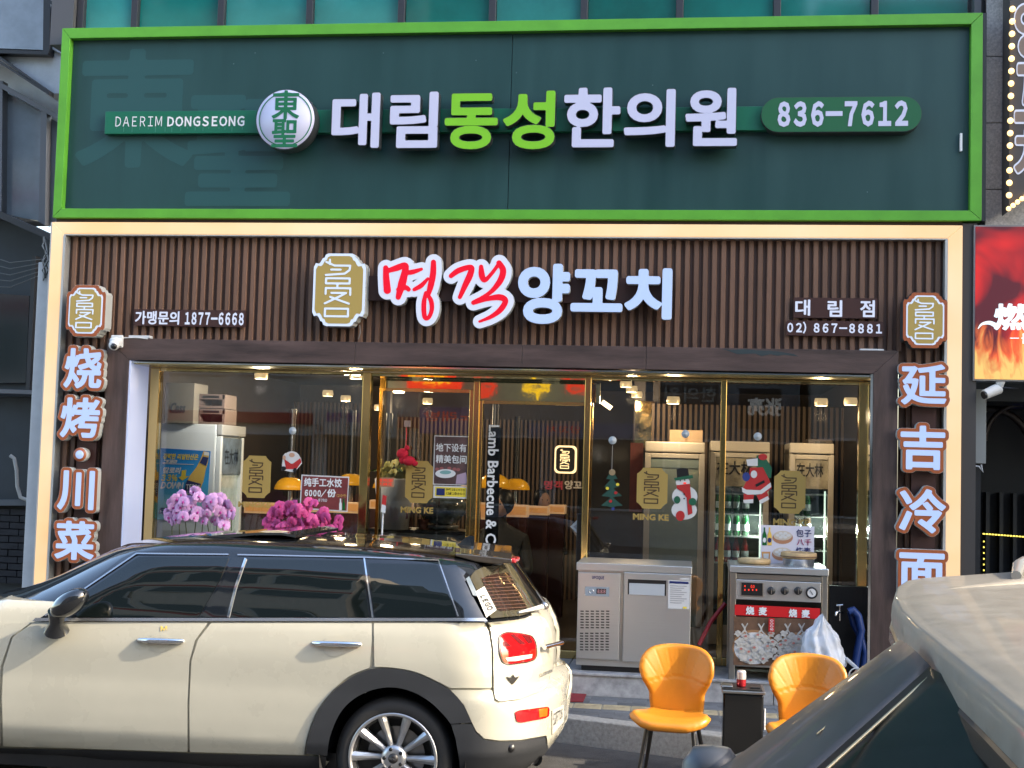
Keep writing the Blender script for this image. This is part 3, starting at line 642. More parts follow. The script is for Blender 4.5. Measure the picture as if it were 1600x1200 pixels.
pp = thing('drain_pipe', 'bent pale pipe on the dark wall at the far left', 'pipe', (-6.8, 1.8, 1.5))
MB().tube([at(16, 712, 1.75), at(22, 716, 1.75), at(26, 735, 1.75), at(27, 760, 1.75), at(32, 777, 1.75), at(42, 781, 1.75)], .018, 10).build('pipe', M('pipe_pale', (.4, .4, .38), .5), pp)
ps = thing('side_post', 'white painted post beside the left end of the light frame', 'post', (-5.4, .2, .15))
x0 = at(38, 930, .2)[0]; x1 = at(64, 700, .2)[0]
MB().box(-5.33, -5.19, .12, .34, .15, at(65, 412, .2)[2]).build('post', M('post_white', (.5, .52, .54), .5, var=.1), ps, .004)
for k in range(5):
    wv = thing('overhead_wire', ['topmost', 'second', 'middle', 'fourth', 'lowest'][k]+' of the five thin dark wires crossing the alley at the far left', 'cable', (-5.6, 1, 3.5), 0, 'alley wires')
    a = at(-30, 395+k*13, 1.0); b = at(66, 405+k*6, .4); MB().tube([a, (Vector(a)+Vector(b))/2-Vector((0, 0, .06)), b], .004, 5).build('wire', m_black, wv)
cw = thing('cable_bundle', 'tangle of pale and dark cables at the top of the white post', 'cable', at(66, 420, .2))
for k in range(6):
    p = [at(70+random.uniform(-5, 6), y+random.uniform(-3, 3), .1) for y in (372, 384, 396, 408, 422, 436)]
    MB().tube(p, .006, 5).build('cable', M('cable_pale', (.35, .35, .34), .6) if k % 2 else m_black, cw)

# right neighbour: granite wall, bulb sign, fire screen, dark entrance
rb = thing('granite_building', 'grey granite clad building at the right edge with a dark entrance', 'building', (4.5, 1, 0))
m_gr = M('granite', (.60, .56, .52), .5, var=.32, vs=70, rvar=.1)
x = 2.185; jy = (-120, -16, 88, 192, 296, 400)
for a, b in zip(jy[:-1], jy[1:]):
    z1, z0 = at(1560, a, .15)[2], at(1560, b, .15)[2]
    for i in range(5): MB().box(x+i*.75+.003, x+(i+1)*.75-.003, .15, .19, z0+.003, z1-.003).build('stone_tile', m_gr, rb, .003)
box('wall_core', M('joint_dark', (.05, .05, .05), .9), (2.16, 6.5, .192, .5, 3.3, 6.2), rb)
box('wall_core', m_gr, (2.16, 6.5, .16, .5, 6.2, 14), rb)
box('side_strip', M('strip_dark', (.05, .045, .043), .6), (1.996, 2.10, .0, .3, .15, 3.70), rb)
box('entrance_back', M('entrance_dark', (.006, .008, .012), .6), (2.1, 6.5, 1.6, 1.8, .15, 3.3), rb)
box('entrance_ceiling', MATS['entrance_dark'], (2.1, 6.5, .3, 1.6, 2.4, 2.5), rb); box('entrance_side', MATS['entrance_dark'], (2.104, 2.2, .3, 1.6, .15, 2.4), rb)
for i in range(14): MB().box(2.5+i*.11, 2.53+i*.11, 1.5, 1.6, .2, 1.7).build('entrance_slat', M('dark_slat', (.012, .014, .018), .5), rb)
def arch(cx, cy, r, Y, rad, mat):
    c = at(cx, cy, Y); MB().tube([(c[0]+r*math.cos(t), Y, c[2]+r*math.sin(t)) for t in [math.pi*k/16 for k in range(17)]], rad, 8).build('arch', mat, rb)
arch(1545, 700, .32, 1.0, .03, M('arch_dark', (.03, .02, .018), .4)); arch(1570, 705, .5, 1.2, .03, MATS['arch_dark']); arch(1600, 690, .3, .9, .02, MATS['arch_dark'])
ex = thing('meter_box', 'grey metal box hanging left in the dark entrance under the fire screen', 'box', at(1526, 725, .25))
plate('cabinet', (1512, 608, 1541, 724), .2, .2, M('box_grey', (.28, .3, .3), .5), ex, bevel=.004); MB().tube([at(1518, 727, .2), at(1530, 729, .2), at(1536, 738, .2), at(1533, 726, .2)], .006, 6).build('latch', m_wpaint, ex)
sc_ = thing('led_screen', 'red LED advertising screen of flames with white brush lettering', 'screen', at(1570, 595, .0))
mf = bpy.data.materials.new('flame_print'); mf.use_nodes = True; t = mf.node_tree; b = t.nodes['Principled BSDF']
tc = t.nodes.new('ShaderNodeTexCoord'); sp = t.nodes.new('ShaderNodeSeparateXYZ'); t.links.new(tc.outputs['Generated'], sp.inputs[0])
n1 = t.nodes.new('ShaderNodeTexNoise'); n1.inputs['Scale'].default_value = 2.2; n1.inputs['Detail'].default_value = 2.5; n1.inputs['Distortion'].default_value = .6; t.links.new(tc.outputs['Object'], n1.inputs[0])
c1 = t.nodes.new('ShaderNodeValToRGB'); c1.color_ramp.elements[0].position = .43; c1.color_ramp.elements[0].color = (.13, .012, .025, 1); c1.color_ramp.elements[1].position = .6; c1.color_ramp.elements[1].color = (.9, .025, .025, 1); t.links.new(n1.outputs[0], c1.inputs[0])
mp = t.nodes.new('ShaderNodeMapping'); mp.inputs['Scale'].default_value = (9, 1, 3.2); mp.inputs['Rotation'].default_value = (0, .5, 0); t.links.new(tc.outputs['Object'], mp.inputs[0])
n2 = t.nodes.new('ShaderNodeTexNoise'); n2.inputs['Scale'].default_value = 1.1; n2.inputs['Detail'].default_value = 4; n2.inputs['Distortion'].default_value = 1.4; t.links.new(mp.outputs[0], n2.inputs[0])
ad = t.nodes.new('ShaderNodeMath'); ad.operation = 'MULTIPLY_ADD'; ad.inputs[1].default_value = -1.15; ad.inputs[2].default_value = .42; t.links.new(sp.outputs[2], ad.inputs[0])
a2 = t.nodes.new('ShaderNodeMath'); a2.operation = 'ADD'; t.links.new(ad.outputs[0], a2.inputs[0]); t.links.new(n2.outputs[0], a2.inputs[1])
c2 = t.nodes.new('ShaderNodeValToRGB'); e = c2.color_ramp.elements; e[0].position = .5; e[0].color = (0, 0, 0, 1); e[1].position = .86; e[1].color = (1, .75, .2, 1); q = e.new(.66); q.color = (.75, .16, .02, 1); t.links.new(a2.outputs[0], c2.inputs[0])
mx = t.nodes.new('ShaderNodeMix'); mx.data_type = 'RGBA'; mx.blend_type = 'ADD'; mx.inputs[0].default_value = 1; t.links.new(c1.outputs[0], mx.inputs[6]); t.links.new(c2.outputs[0], mx.inputs[7])
t.links.new(mx.outputs[2], b.inputs['Emission Color']); b.inputs['Emission Strength'].default_value = .2; b.inputs['Base Color'].default_value = (.02, .02, .02, 1); b.inputs['Roughness'].default_value = .3
x0, x1, z0, z1 = RC(1521, 352, 1680, 596, -.02)
box('casing', M('screen_case', (.3, .3, .3), .4, .6), (x0, x1, -.02, .14, z0, z1), sc_); box('display', mf, (x0+.012, x1-.012, -.026, -.021, z0+.012, z1-.012), sc_)
m_cy = M('screen_white', (.5, .6, .6), .3, emit=(.75, .95, 1), es=.45)
glyph('lettering', '燃', (1553, 474, 1606, 516), -.032, .003, m_cy, sc_, bold=.035)
strokes('brush_stroke', [[tuple(at(px, py, 0)[[0, 2]])+(r,) for px, py, r in ((1527, 514, .003), (1533, 507, .008), (1545, 505, .014), (1556, 509, .016), (1562, 500, .01))]], -.032, .003, m_cy, sc_)
strokes('dash', [[tuple(at(px, py, 0)[[0, 2]])+(r,) for px, py, r in ((1577, 529, .003), (1590, 529, .003))]], -.032, .003, m_cy, sc_)
glyph('lettering', '불', (1596, 521, 1612, 537), -.032, .003, m_cy, sc_, bold=.02)
bs = thing('bulb_sign', 'tall dark sign with outlined characters edged by glowing round bulbs', 'sign', at(1600, 330, -.1))
x0, x1, z0, z1 = RC(1579, -60, 1680, 330, -.15)
MB().prism([(x0, z1), (x1, z1), (x1, z0+.38), (x0, at(1579, 328, -.15)[2])], -.12, .1).build('sign_box', M('sign_case', (.07, .06, .055), .5), bs)
m_bulb = M('bulb', (.8, .6, .3), .3, emit=(1, .62, .22), es=1.3)
for k in range(16): c = at(1582-k*.35, 14+k*19.4, -.14); MB().ball(c, .022, 8).build('bulb', m_bulb, bs)
for k in range(5): c = at(1576+k*7, 326-k*5.2, -.14); MB().ball(c, .018, 8).build('bulb', m_bulb, bs)
for ch, rc in (('양', (1586, 2, 1640, 90)), ('꼬', (1586, 100, 1640, 190)), ('치', (1586, 200, 1640, 285))):
    glyph('character_edge', ch, rc, -.126, .004, m_led_w, bs, bold=.03, extra=.012); glyph('character', ch, rc, -.131, .004, M('char_dark', (.25, .18, .14), .5), bs, bold=.03)
t = thing('security_camera', 'white bullet camera under the red screen at the right edge', 'camera', at(1562, 597, .0), 0, 'security cameras')
mw = MATS['cam_white']; a, b = at(1538, 617, -.05), at(1560, 607, .02)
MB().lathe((at(1563, 600, 0)[0], 0, at(1563, 603, 0)[2]), [(.02, -.01), (.035, .03)], 16).build('mount', mw, t); MB().tube([at(1563, 604, 0), at(1561, 612, 0)], .012, 8).build('arm', mw, t)
MB().tube([a, b], [.036, .042], 16).build('body', mw, t); MB().tube([Vector(a)-Vector((.008, .004, .003)), Vector(a)+Vector((.006, .002, .002))], .03, 16).build('lens', m_black, t)
lc = thing('led_chain', 'dotted yellow LED chain deep in the dark right entrance', 'light', at(1565, 835, 1.4))
m_yl = M('led_yellow', (.8, .7, .1), .4, emit=(1, .8, .12), es=1.0)
for k in range(14): c = at(1537+k*4.7, 834+k*.35, 1.4); MB().box(c[0]-.008, c[0]+.008, 1.39, 1.4, c[2]-.005, c[2]+.005).build('led', m_yl, lc)
for k in range(6): c = at(1537, 846+k*9, 1.4); MB().box(c[0]-.004, c[0]+.004, 1.39, 1.4, c[2]-.006, c[2]+.006).build('led', m_yl, lc)
m_bl = M('led_blue', (.1, .1, .8), .4, emit=(.06, .1, 1), es=1.5)
for i, (px, py, r) in enumerate(((1577, 645, .014), (1586, 652, .009), (1564, 628, .012), (1590, 632, .012))):
    c = at(px, py, 1.2); o = MB().ball(c, r, 8).build('blue_lamp', m_bl); o.location = Vector((0, 0, 0)); tag(o, 'tiny blue lamp glowing in the dark right entrance', 'lamp', 'blue lamps in the entrance')

# unseen corner building further right, added to throw shade over the front
def tower(label, x0, x1, yf, yb, floors, fh, wall, glass, bandm=None, face='+', n=5, z00=0.0, side=None):
    t = thing('street_building', label, 'building', ((x0+x1)/2, (yf+yb)/2, 0)); s = 1 if face == '+' else -1
    H = floors*fh+z00; MB().box(x0, x1, min(yf, yb), max(yf, yb), 0, H).build('wall', wall, t)
    for f in range(floors):
        z = z00+f*fh
        if bandm: MB().box(x0-.05, x1+.05, yf-.04, yf+.12*s, z+fh-.32, z+fh-.05).build('band', bandm, t)
        w = (x1-x0)/n
        for i in range(n):
            a = x0+w*i+.2; b = x0+w*(i+1)-.2
            MB().box(a-.06, b+.06, yf-.01, yf+.05*s, z+.84, z+fh-.54).build('window_frame', M('frame_white', (.5, .5, .5), .5), t)
            MB().box(a, b, yf, yf+.06*s, z+.9, z+fh-.6).build('window_pane', glass, t)
    return t
m_beige = M('beige_render', (.62, .56, .48), .8, var=.1); m_redband = M('red_band', (.42, .03, .03), .6); m_grey2 = M('grey_panel', (.22, .23, .24), .6, var=.1); m_og = M('opposite_glass', (.02, .035, .04), .08, spec=.8)
tower('unseen corner building added at the right, outside the picture, to shade the front', 7.6, 13, -3.15, 3, 5, 3.2, M('brick_wall', (.2, .12, .09), .85, var=.2), m_og, None, '-', 4)
# the far side of the street, seen only in reflections
tower('beige building with red bands across the street, seen in the car windows', -20, -6.5, -20, -28, 6, 3.0, m_beige, m_og, m_redband, '+', 6)
tower('grey building with wide windows across the street', -6.3, 2.6, -20.5, -28, 5, 3.1, m_grey2, M('opposite_glass', 0), None, '+', 3)
tower('beige building across the street at the right', 2.8, 14, -20, -28, 4, 3.2, M('stone_grey', (.3, .3, .28), .8, var=.1), M('opposite_glass', 0), None, '+', 5)
# signs over the shops across the street; the shop glass mirrors them
def mirrored(px0, py0, px1, py1, D, GY=.36):      # pixel box in the glass -> world box across the street
    x0, x1, z0, z1 = RC(px0, py0, px1, py1, 2*GY+D); return (x0, x1, z0, z1), -D
def street_sign(label, box_, D, back, texts, es=0):
    (x0, x1, z0, z1), y = mirrored(*box_, D); t = thing('street_sign', label, 'sign', ((x0+x1)/2, y-.2, z0))
    MB().box(x0, x1, y-.25, y, z0, z1).build('board', back, t, .01)
    for s, rc, m, bold in texts:
        r, _ = mirrored(*rc, D); text('lettering', s, r, y+.004, m, t, bold, flip=True, kindrect='w')
    return t
m_sblack = M('sign_black', (.01, .01, .012), .4); m_swhite = M('sign_white', (.6, .6, .58), .5, emit=(1, 1, .95), es=.18); m_swpan = M('sign_pale', (.45, .45, .43), .6)
m_purp = M('sign_purple', (.12, .05, .2), .5, emit=(.3, .1, .6), es=.05); m_sred = M('sign_red', (.75, .03, .015), .4, emit=(1, .05, .02), es=.35); m_syel = M('sign_yellow', (.9, .65, .02), .4, emit=(1, .7, .02), es=.5)
street_sign('black shop sign with white characters across the street, mirrored in the glass', (1155, 607, 1222, 672), 19.7, m_sblack, [('张亮', (1168, 622, 1222, 651), m_swhite, .05)])
street_sign('pale banner with a dark upper row of letters across the street', (489, 640, 612, 681), 19.7, m_swpan, [('해물찜', (510, 645, 600, 660), m_purp, .03), ('4F', (493, 664, 505, 676), m_sblack, .03), ('02-846', (540, 663, 608, 677), m_sblack, .0)])
street_sign('purple banner across the street', (648, 634, 742, 676), 19.6, m_purp, [('노래방', (655, 640, 735, 656), m_sred, .02)])
street_sign('pale lilac awning banner across the street', (820, 662, 998, 684), 19.6, M('lilac', (.22, .22, .32), .6), [('양꼬치', (850, 665, 905, 677), m_sred, .0)])
street_sign('brown sign with grey characters across the street', (1030, 600, 1124, 632), 19.75, M('sign_brown', (.06, .045, .04), .5), [('한의원', (1038, 604, 1120, 628), M('sign_grey', (.3, .3, .28), .5), .02)])
def loose(label, ch, box_, D, m):
    r, y = mirrored(*box_, D); o = text('sign_character', ch, r, y, m, None, .07, depth=.1, flip=True, kindrect='w'); tag(o, label, 'sign'); return o

def loose_sign(label, ch, rc, m, back=None):
    r, y = mirrored(*rc, 19.5, .64); t = thing('street_sign', label, 'sign', ((r[0]+r[1])/2, y, r[2]))
    if back: MB().box(r[0]-.1, r[1]+.1, y-.3, y-.02, r[2]-.06, r[3]+.06).build('board', back, t, .02)
    for i, (s, q, mm) in enumerate(ch): rr, _ = mirrored(*q, 19.5, .64); text('lettering', s, rr, y+.01, mm, t, .05, flip=True, kindrect='w')
loose_sign('red shop sign with yellow characters across the street, mirrored over the left door', [('치킨', (662, 584, 706, 604), m_syel), ('닭', (644, 583, 658, 597), m_syel)], (640, 579, 712, 607), None, m_sred)
loose_sign('single big yellow character sign across the street, mirrored over the right door', [('수', (820, 588, 858, 626), m_syel)], (820, 588, 858, 626), None)
loose_sign('single red round character sign across the street, mirrored at the third mullion', [('당', (880, 586, 922, 616), m_sred)], (880, 586, 922, 616), None)
loose_sign('small red character sign across the street, mirrored at the second mullion', [('집', (745, 590, 776, 618), m_sred)], (745, 590, 776, 618), None)
# ---------------------------------------------------------------- the cream car
YC = -2.5
def _x(px, py, Y=-2.6): return float(at(px, py, Y)[0])
XW = float(at(612, 1191, -3.4)[0]); XF_W = XW-2.67; ZW = .306
#      z     halfw   rear x                front x  rear cap, front cap
TB = np.array([[.10, .60, _x(810, 1230), -4.70, .45, .6], [.20, .80, _x(842, 1195), -4.82, .45, .6], [.27, .865, _x(865, 1172), -4.86, .45, .6], [.335, .893, _x(877, 1150), -4.88, .45, .6],
      [.36, .902, _x(881, 1140), -4.88, .45, .6], [.45, .906, _x(884, 1120), -4.88, .45, .6], [.55, .906, _x(887, 1102), -4.88, .45, .6], [.605, .904, _x(886, 1092), -4.87, .45, .6], [.63, .902, _x(880, 1083), -4.86, .45, .6],
      [.65, .902, _x(866, 1078), -4.86, .45, .6], [.75, .902, _x(868, 1052), -4.85, .47, .65], [.80, .90, _x(867, 1030), -4.80, .50, .7], [.86, .892, _x(867, 1015), _x(-160, 966), .50, .4], [.93, .878, _x(861, 990), _x(30, 966), .50, .25], [1.0, .85, _x(851, 967), _x(60, 966), .48, .2], [1.02, .83, _x(846, 960), _x(75, 966), .46, .2]])
TG = np.array([[1.0, .85, _x(849, 966), _x(28, 966), .34, .75], [1.04, .838, _x(841, 950), _x(62, 945), .34, .75], [1.12, .815, _x(829, 925), _x(105, 920), .33, .72], [1.22, .778, _x(815, 898), _x(150, 890), .32, .68],
      [1.30, .738, _x(803, 878), _x(190, 868), .32, .62], [1.335, .70, _x(798, 872), _x(212, 858), .32, .6], [1.355, .63, _x(785, 868), _x(235, 855), .36, .6], [1.37, .50, _x(770, 866), _x(270, 850), .36, .5], [1.382, .25, _x(735, 862), _x(330, 842), .3, .4]])
KX = [_x(0, 850), _x(100, 850), _x(200, 850), _x(300, 842), _x(400, 838), _x(500, 840), _x(600, 843), _x(700, 855), _x(760, 866), _x(820, 874)]
KV = [.72, .8, .88, .955, .99, .985, .965, .90, .85, .79]
NX = 2.5
def kx(x): return np.interp(x, KX, KV)
def inside(P, off):
    x, y, z = P[:, 0], np.abs(P[:, 1]-YC), P[:, 2]; g = z > 1.0
    zz = np.where(g, 1.0+(z-1.0)/kx(x), z); res = np.zeros(len(x), bool)
    for T, m in ((TB, ~g), (TG, g)):
        hw, xr, xf, lr, lf = [np.interp(zz, T[:, 0], T[:, i]) for i in (1, 2, 3, 4, 5)]
        hw = hw+off; xr = xr+off; xf = xf-off; top = T[-1, 0]+off if T is TG else 9
        tr = np.clip((x-(xr-lr))/lr, 0, 9); tf = np.clip(((xf+lf)-x)/lf, 0, 9); s = np.clip(y/hw, 0, 9)
        ins = (np.maximum(tr, tf)**NX+s**NX < 1) & (zz < top) & (zz > .1); res |= ins & m
    return res
def hit(px, py, off):
    px = np.asarray(px, float); py = np.asarray(py, float)
    D = np.array([ray(a, b) for a, b in zip(px, py)]); D = D/D[:, 1:2]      # per metre of y
    t0 = np.full(len(px), 6.45); t = t0.copy(); found = np.zeros(len(px), bool); lo = t0.copy()
    for k in range(170):
        tt = 6.45+k*.0125; m = ~found; ins = inside(CAM+D*tt, off) & m
        lo[ins] = tt-.0125; t[ins] = tt; found |= ins
    hi = t.copy()
    for _ in range(10):
        mid = (lo+hi)/2; ins = inside(CAM+D*mid[:, None], off); hi = np.where(ins, mid, hi); lo = np.where(ins, lo, mid)
    return CAM+D*hi[:, None], found
def densify(poly, step):
    out = []
    for (a, b), (c, d) in zip(poly, poly[1:]+poly[:1]):
        n = max(1, int(math.hypot(c-a, d-b)/step)); out += [(a+(c-a)*i/n, b+(d-b)*i/n) for i in range(n)]
    return out
def rounded(poly, r=3, n=3):
    out = []; m = len(poly)
    for i in range(m):
        p, a, b = Vector(poly[i]), Vector(poly[i-1]), Vector(poly[(i+1) % m]); u, v = (a-p), (b-p); q = min(r, u.length*.45, v.length*.45)
        s, e = p+u.normalized()*q, p+v.normalized()*q
        for k in range(n+1): t = k/n; out.append(tuple(s*(1-t)**2+p*2*t*(1-t)+e*t*t))
    return out
def panel(name, poly, off, mat, parent, thick=.008, step=9, mirror=True, rnd=0):
    if rnd: poly = rounded(poly, rnd)
    B = densify([tuple(map(float, p)) for p in poly], step); E = np.array([[a[0], a[1], b[0], b[1]] for a, b in zip(B, B[1:]+B[:1])])
    xs = np.arange(min(p[0] for p in B), max(p[0] for p in B), step); ys = np.arange(min(p[1] for p in B), max(p[1] for p in B), step)
    X_, Y_ = np.meshgrid(xs+.37, ys+.41); X_, Y_ = X_.ravel(), Y_.ravel(); m = inside_eo(X_, Y_, E) & (seg_dist(X_, Y_, E) > step*.4)
    pts = [Vector(p) for p in B]+[Vector((a, b)) for a, b in zip(X_[m], Y_[m])]; nB = len(B)
    V, _, Fc, ov, _, _ = delaunay_2d_cdt(pts, [(i, (i+1) % nB) for i in range(nB)], [], 1, 1e-4)
    vx = [v.x for v in V]; vy = [v.y for v in V]; P, f = hit(vx, vy, off)
    if not f.all():                    # beyond the silhouette: slide towards the panel's middle until it lands
        cx = float(np.mean([a for a, ok in zip(vx, f) if ok])) if f.any() else sum(vx)/len(vx); cy = sum(vy)/len(vy)
        for s in range(40):
            bad = np.where(~f)[0]
            if not len(bad): break
            for b in bad: vx[b] += (cx-vx[b])*.02; vy[b] += (cy-vy[b])*.02
            P2, f2 = hit([vx[b] for b in bad], [vy[b] for b in bad], off)
            for b, p, ok in zip(bad, P2, f2):
                if ok: P[b] = p; f[b] = True
    P2, f2 = hit(vx, vy, off-thick)
    P2 = np.where(f2[:, None], P2, P+np.array([-.004, thick, 0])); mb = MB(); mb.add(P, [tuple(reversed(q)) for q in Fc], True)
    cnt = {}
    for q in Fc:
        for a, b in zip(q, q[1:]+q[:1]): cnt[(a, b)] = 1
    bd = [(a, b) for (a, b) in cnt if (b, a) not in cnt]; vv = []; ff = []
    for a, b in bd: n = len(vv); vv += [P[a], P[b], P2[b], P2[a]]; ff.append((n, n+1, n+2, n+3))
    mb.add(vv, ff)
    o = mb.build(name, mat, parent)
    if mirror:
        m2 = MB(); m2.add([(v[0], 2*YC-v[1], v[2]) for v in mb.v], [tuple(reversed(q)) for q in mb.f]); m2.sm = list(mb.sm); m2.build(name, mat, parent)
    return o
m_cream = M('cream_paint', (.42, .405, .335), .28, var=.05, vs=3, rvar=.05, coat=1.0, spec=.4)
m_gloss = M('gloss_black', (.006, .007, .009), .05, coat=1, spec=.5); m_cglass = M('car_glass', (.004, .006, .006), .015, spec=.75)
m_clad = M('cladding', (.022, .024, .028), .55, var=.1, vs=5, bump=.08, bs=300); m_rubber = M('tyre_rubber', (.014, .014, .015), .75, bump=.1, bs=80)
m_alloy = M('alloy', (.5, .51, .53), .3, .85); m_trimsil = M('silver_trim', (.42, .43, .45), .25, .9)
car = thing('parked_car', 'cream hatchback with black roof and black wheel arches parked along the kerb', 'car', (XW+.5, YC, 0))
# shell
def ring(z, T, zw, n=NX, inset=.014):
    hw, xr, xf, lr, lf = [np.interp(z, T[:, 0], T[:, i]) for i in (1, 2, 3, 4, 5)]; hw -= inset; xr -= inset; xf += inset; half = []
    for k in range(15): e = math.pi/2*k/14; half.append((xf+lf-lf*math.cos(e)**(2/n), hw*math.sin(e)**(2/n)))
    a, b = half[-1][0], xr-lr
    for k in range(1, 60): half.append((a+(b-a)*k/60, hw))
    for k in range(15): e = math.pi/2*(1-k/14); half.append((xr-lr+lr*math.cos(e)**(2/n), hw*math.sin(e)**(2/n)))
    pts = [(x, YC-y) for x, y in half]+[(x, YC+y) for x, y in half[::-1][1:-1]]
    return [(x, y, (1.0+(z-1.0)*float(kx(x))) if zw else z) for x, y in pts]
def shell(name, zs, T, mat, zw, cut=False, cap=False):
    rs = [ring(z, T, zw) for z in zs]; n = len(rs[0]); vs = [p for r in rs for p in r]; fs = []
    for i in range(len(rs)-1):
        for k in range(n):
            f = (i*n+k, i*n+(k+1) % n, (i+1)*n+(k+1) % n, (i+1)*n+k)
            if cut:
                c = [sum(vs[q][d] for q in f)/4 for d in range(3)]
                if abs(c[1]-YC) > .45 and min(math.hypot(c[0]-w, c[2]-ZW) for w in (XW, XF_W)) < .385: continue
            fs.append(f)
    mb = MB(); mb.add(vs, fs, True)
    if cap: mb.add(rs[-1], [tuple(range(n))], True)
    return mb.build(name, mat, car)
shell('body', [.1, .16, .22, .27, .31, .34, .38, .43, .48, .53, .58, .605, .63, .65, .68, .72, .78, .84, .9, .95, 1.0, 1.012], TB, m_cream, False, True, True)
shell('roof', [1.0, 1.03, 1.08, 1.14, 1.2, 1.26, 1.3, 1.32, 1.335, 1.347, 1.358, 1.366, 1.374, 1.382], TG, m_gloss, True, False, True)
# side panels (drawn over the photograph's outlines, laid on the body surface)
FD = [(53, 972), (20, 995), (5, 1042), (3, 1090), (5, 1166), (100, 1169), (200, 1172), (293, 1175), (293, 1100), (296, 1033), (305, 1000), (325, 973)]
RD = [(330, 973), (309, 1000), (299, 1033), (296, 1100), (296.5, 1175), (400, 1178), (475, 1180), (480, 1150), (494, 1113), (517, 1082), (545, 1057), (578, 1043), (581, 1000), (581, 973)]
QP = [(584, 973), (585, 1042), (613, 1043), (647, 1049), (678, 1062), (703, 1075), (768.5, 1075), (768, 1015), (764, 990), (758, 973)]
TGT = [(762, 973), (767, 985), (771, 1015), (771.5, 1076), (774, 1092), (781, 1096), (813, 1092), (843, 1081), (858, 1068), (864, 1040), (865, 1010), (861, 985), (852, 966), (842, 962), (812, 968)]
BP = [(704, 1078), (769, 1078), (772, 1095), (780, 1100), (813, 1096), (843, 1085), (862, 1072), (878, 1080), (886, 1092), (885, 1115), (880, 1148), (871, 1165), (857, 1171), (854, 1149), (813, 1156), (780, 1157), (757, 1154), (744, 1142), (738, 1130), (725, 1101)]
def cr_(pts, n=4):
    s = [pts[0]]+pts+[pts[-1]]; o = []
    for i in range(1, len(s)-2):
        for k in range(n): t = k/n; o.append(tuple(.5*((2*s[i][d])+(-s[i-1][d]+s[i+1][d])*t+(2*s[i-1][d]-5*s[i][d]+4*s[i+1][d]-s[i+2][d])*t*t+(-s[i-1][d]+3*s[i][d]-3*s[i+1][d]+s[i+2][d])*t**3) for d in range(2)))
    return o+[pts[-1]]
FF = [(50, 972), (17, 995), (1, 1042), (-1, 1090), (1, 1165), (-70, 1163), (-76, 1140), (-95, 1100), (-130, 1066), (-170, 1050), (-205, 1046), (-250, 1053), (-290, 1075), (-320, 1110), (-332, 1145), (-400, 1120), (-440, 1060), (-400, 1030), (-300, 1008), (-150, 985)]
RD = RD[:5]+[(400, 1178)]+cr_(RD[6:12])+RD[12:]; QP = [QP[0]]+cr_(QP[1:6])+QP[6:]
for nme, pl in (('front_door', FD), ('rear_door', RD), ('quarter_panel', QP), ('front_wing', FF)): panel(nme, pl, .0, m_cream, car, .013, 8, rnd=2)
tg = panel('tailgate', TGT, .0, m_cream, car, .013, 6, rnd=2); bp = panel('rear_bumper', BP, .002, m_cream, car, .013, 6, rnd=2)
OUT = [(478, 1178), (483, 1150), (497, 1113), (520, 1082), (548, 1059), (580, 1045.5), (613, 1044.5), (647, 1051), (678, 1064), (703, 1078), (724, 1101), (737, 1129)]
INN = [(511, 1181), (516, 1150), (531, 1115), (553, 1092), (582, 1078), (612, 1074), (642, 1080), (671, 1096), (694, 1118), (704, 1131)]
OUT = cr_(OUT); INN = cr_(INN)
panel('arch_cladding', OUT+INN[::-1], .012, m_clad, car, .03, 6, rnd=1)
panel('arch_cladding', [(738, 1131), (743, 1144), (757, 1156), (781, 1159), (813, 1158), (852, 1151), (856, 1172), (843, 1190), (822, 1202), (800, 1225), (719, 1225), (718, 1190), (712, 1155), (705, 1132)], .012, m_clad, car, .03, 6, rnd=1)
panel('sill_cladding', [(0, 1169), (150, 1172), (293, 1177), (400, 1180), (477, 1181), (510, 1183), (506, 1225), (0, 1215), (-70, 1210), (-66, 1166)], .008, m_clad, car, .02, 10)
fo = [(x_-817, y_-18) for x_, y_ in OUT]; fi = [(x_-817, y_-18) for x_, y_ in INN]
panel('arch_cladding', fo+fi[::-1], .012, m_clad, car, .03, 8)
# window band
BAND = [(62, 966), (95, 945), (150, 903), (190, 872), (213, 861), (300, 862), (355, 863), (480, 866), (568, 869), (690, 873), (712, 880), (735, 925), (757, 966)]
panel('window_surround', BAND, .0, m_gloss, car, .012, 9)
panel('side_window', [(118, 964), (135, 925), (216, 870), (358, 871), (345, 903), (310, 964)], .004, m_cglass, car, .004, 9, rnd=3)
panel('side_window', [(360, 964), (386, 874), (565, 876), (577, 964)], .004, m_cglass, car, .004, 9, rnd=3)
panel('side_window', [(585, 964), (576, 880), (683, 882), (713, 964)], .004, m_cglass, car, .004, 9, rnd=3)
panel('pillar_cover', [(314, 964), (350, 903), (362, 871), (380, 873), (355, 964)], .003, m_gloss, car, .004, 9)
panel('beltline_trim', [(55, 965.5), (300, 965.5), (758, 965.5), (762, 970.5), (300, 970.5), (50, 970.5)], .008, m_trimsil, car, .01, 9)
def strip(name, pts, w, off, mat, mirror=True):
    L = [Vector(p) for p in densify(pts+[pts[-1]], 10)[:]]; pl = []; pr = []
    L = [Vector(p) for p in pts]; Q = []
    for a, b in zip(L[:-1], L[1:]):
        n = max(1, int((b-a).length/10)); Q += [a+(b-a)*i/n for i in range(n)]
    Q.append(L[-1])
    for i, p in enumerate(Q):
        d = (Q[min(i+1, len(Q)-1)]-Q[max(i-1, 0)]).normalized(); nn = Vector((-d.y, d.x))*w/2; pl.append(tuple(p+nn)); pr.append(tuple(p-nn))
    return panel(name, pl+pr[::-1], off, mat, car, .006, 10, mirror)
strip('window_trim', [(70, 962), (140, 914), (213, 864.5), (357, 866)], 2.2, .006, m_trimsil); strip('window_trim', [(371, 866.5), (568, 870.5), (685, 875), (716, 963)], 2.0, .006, m_trimsil)
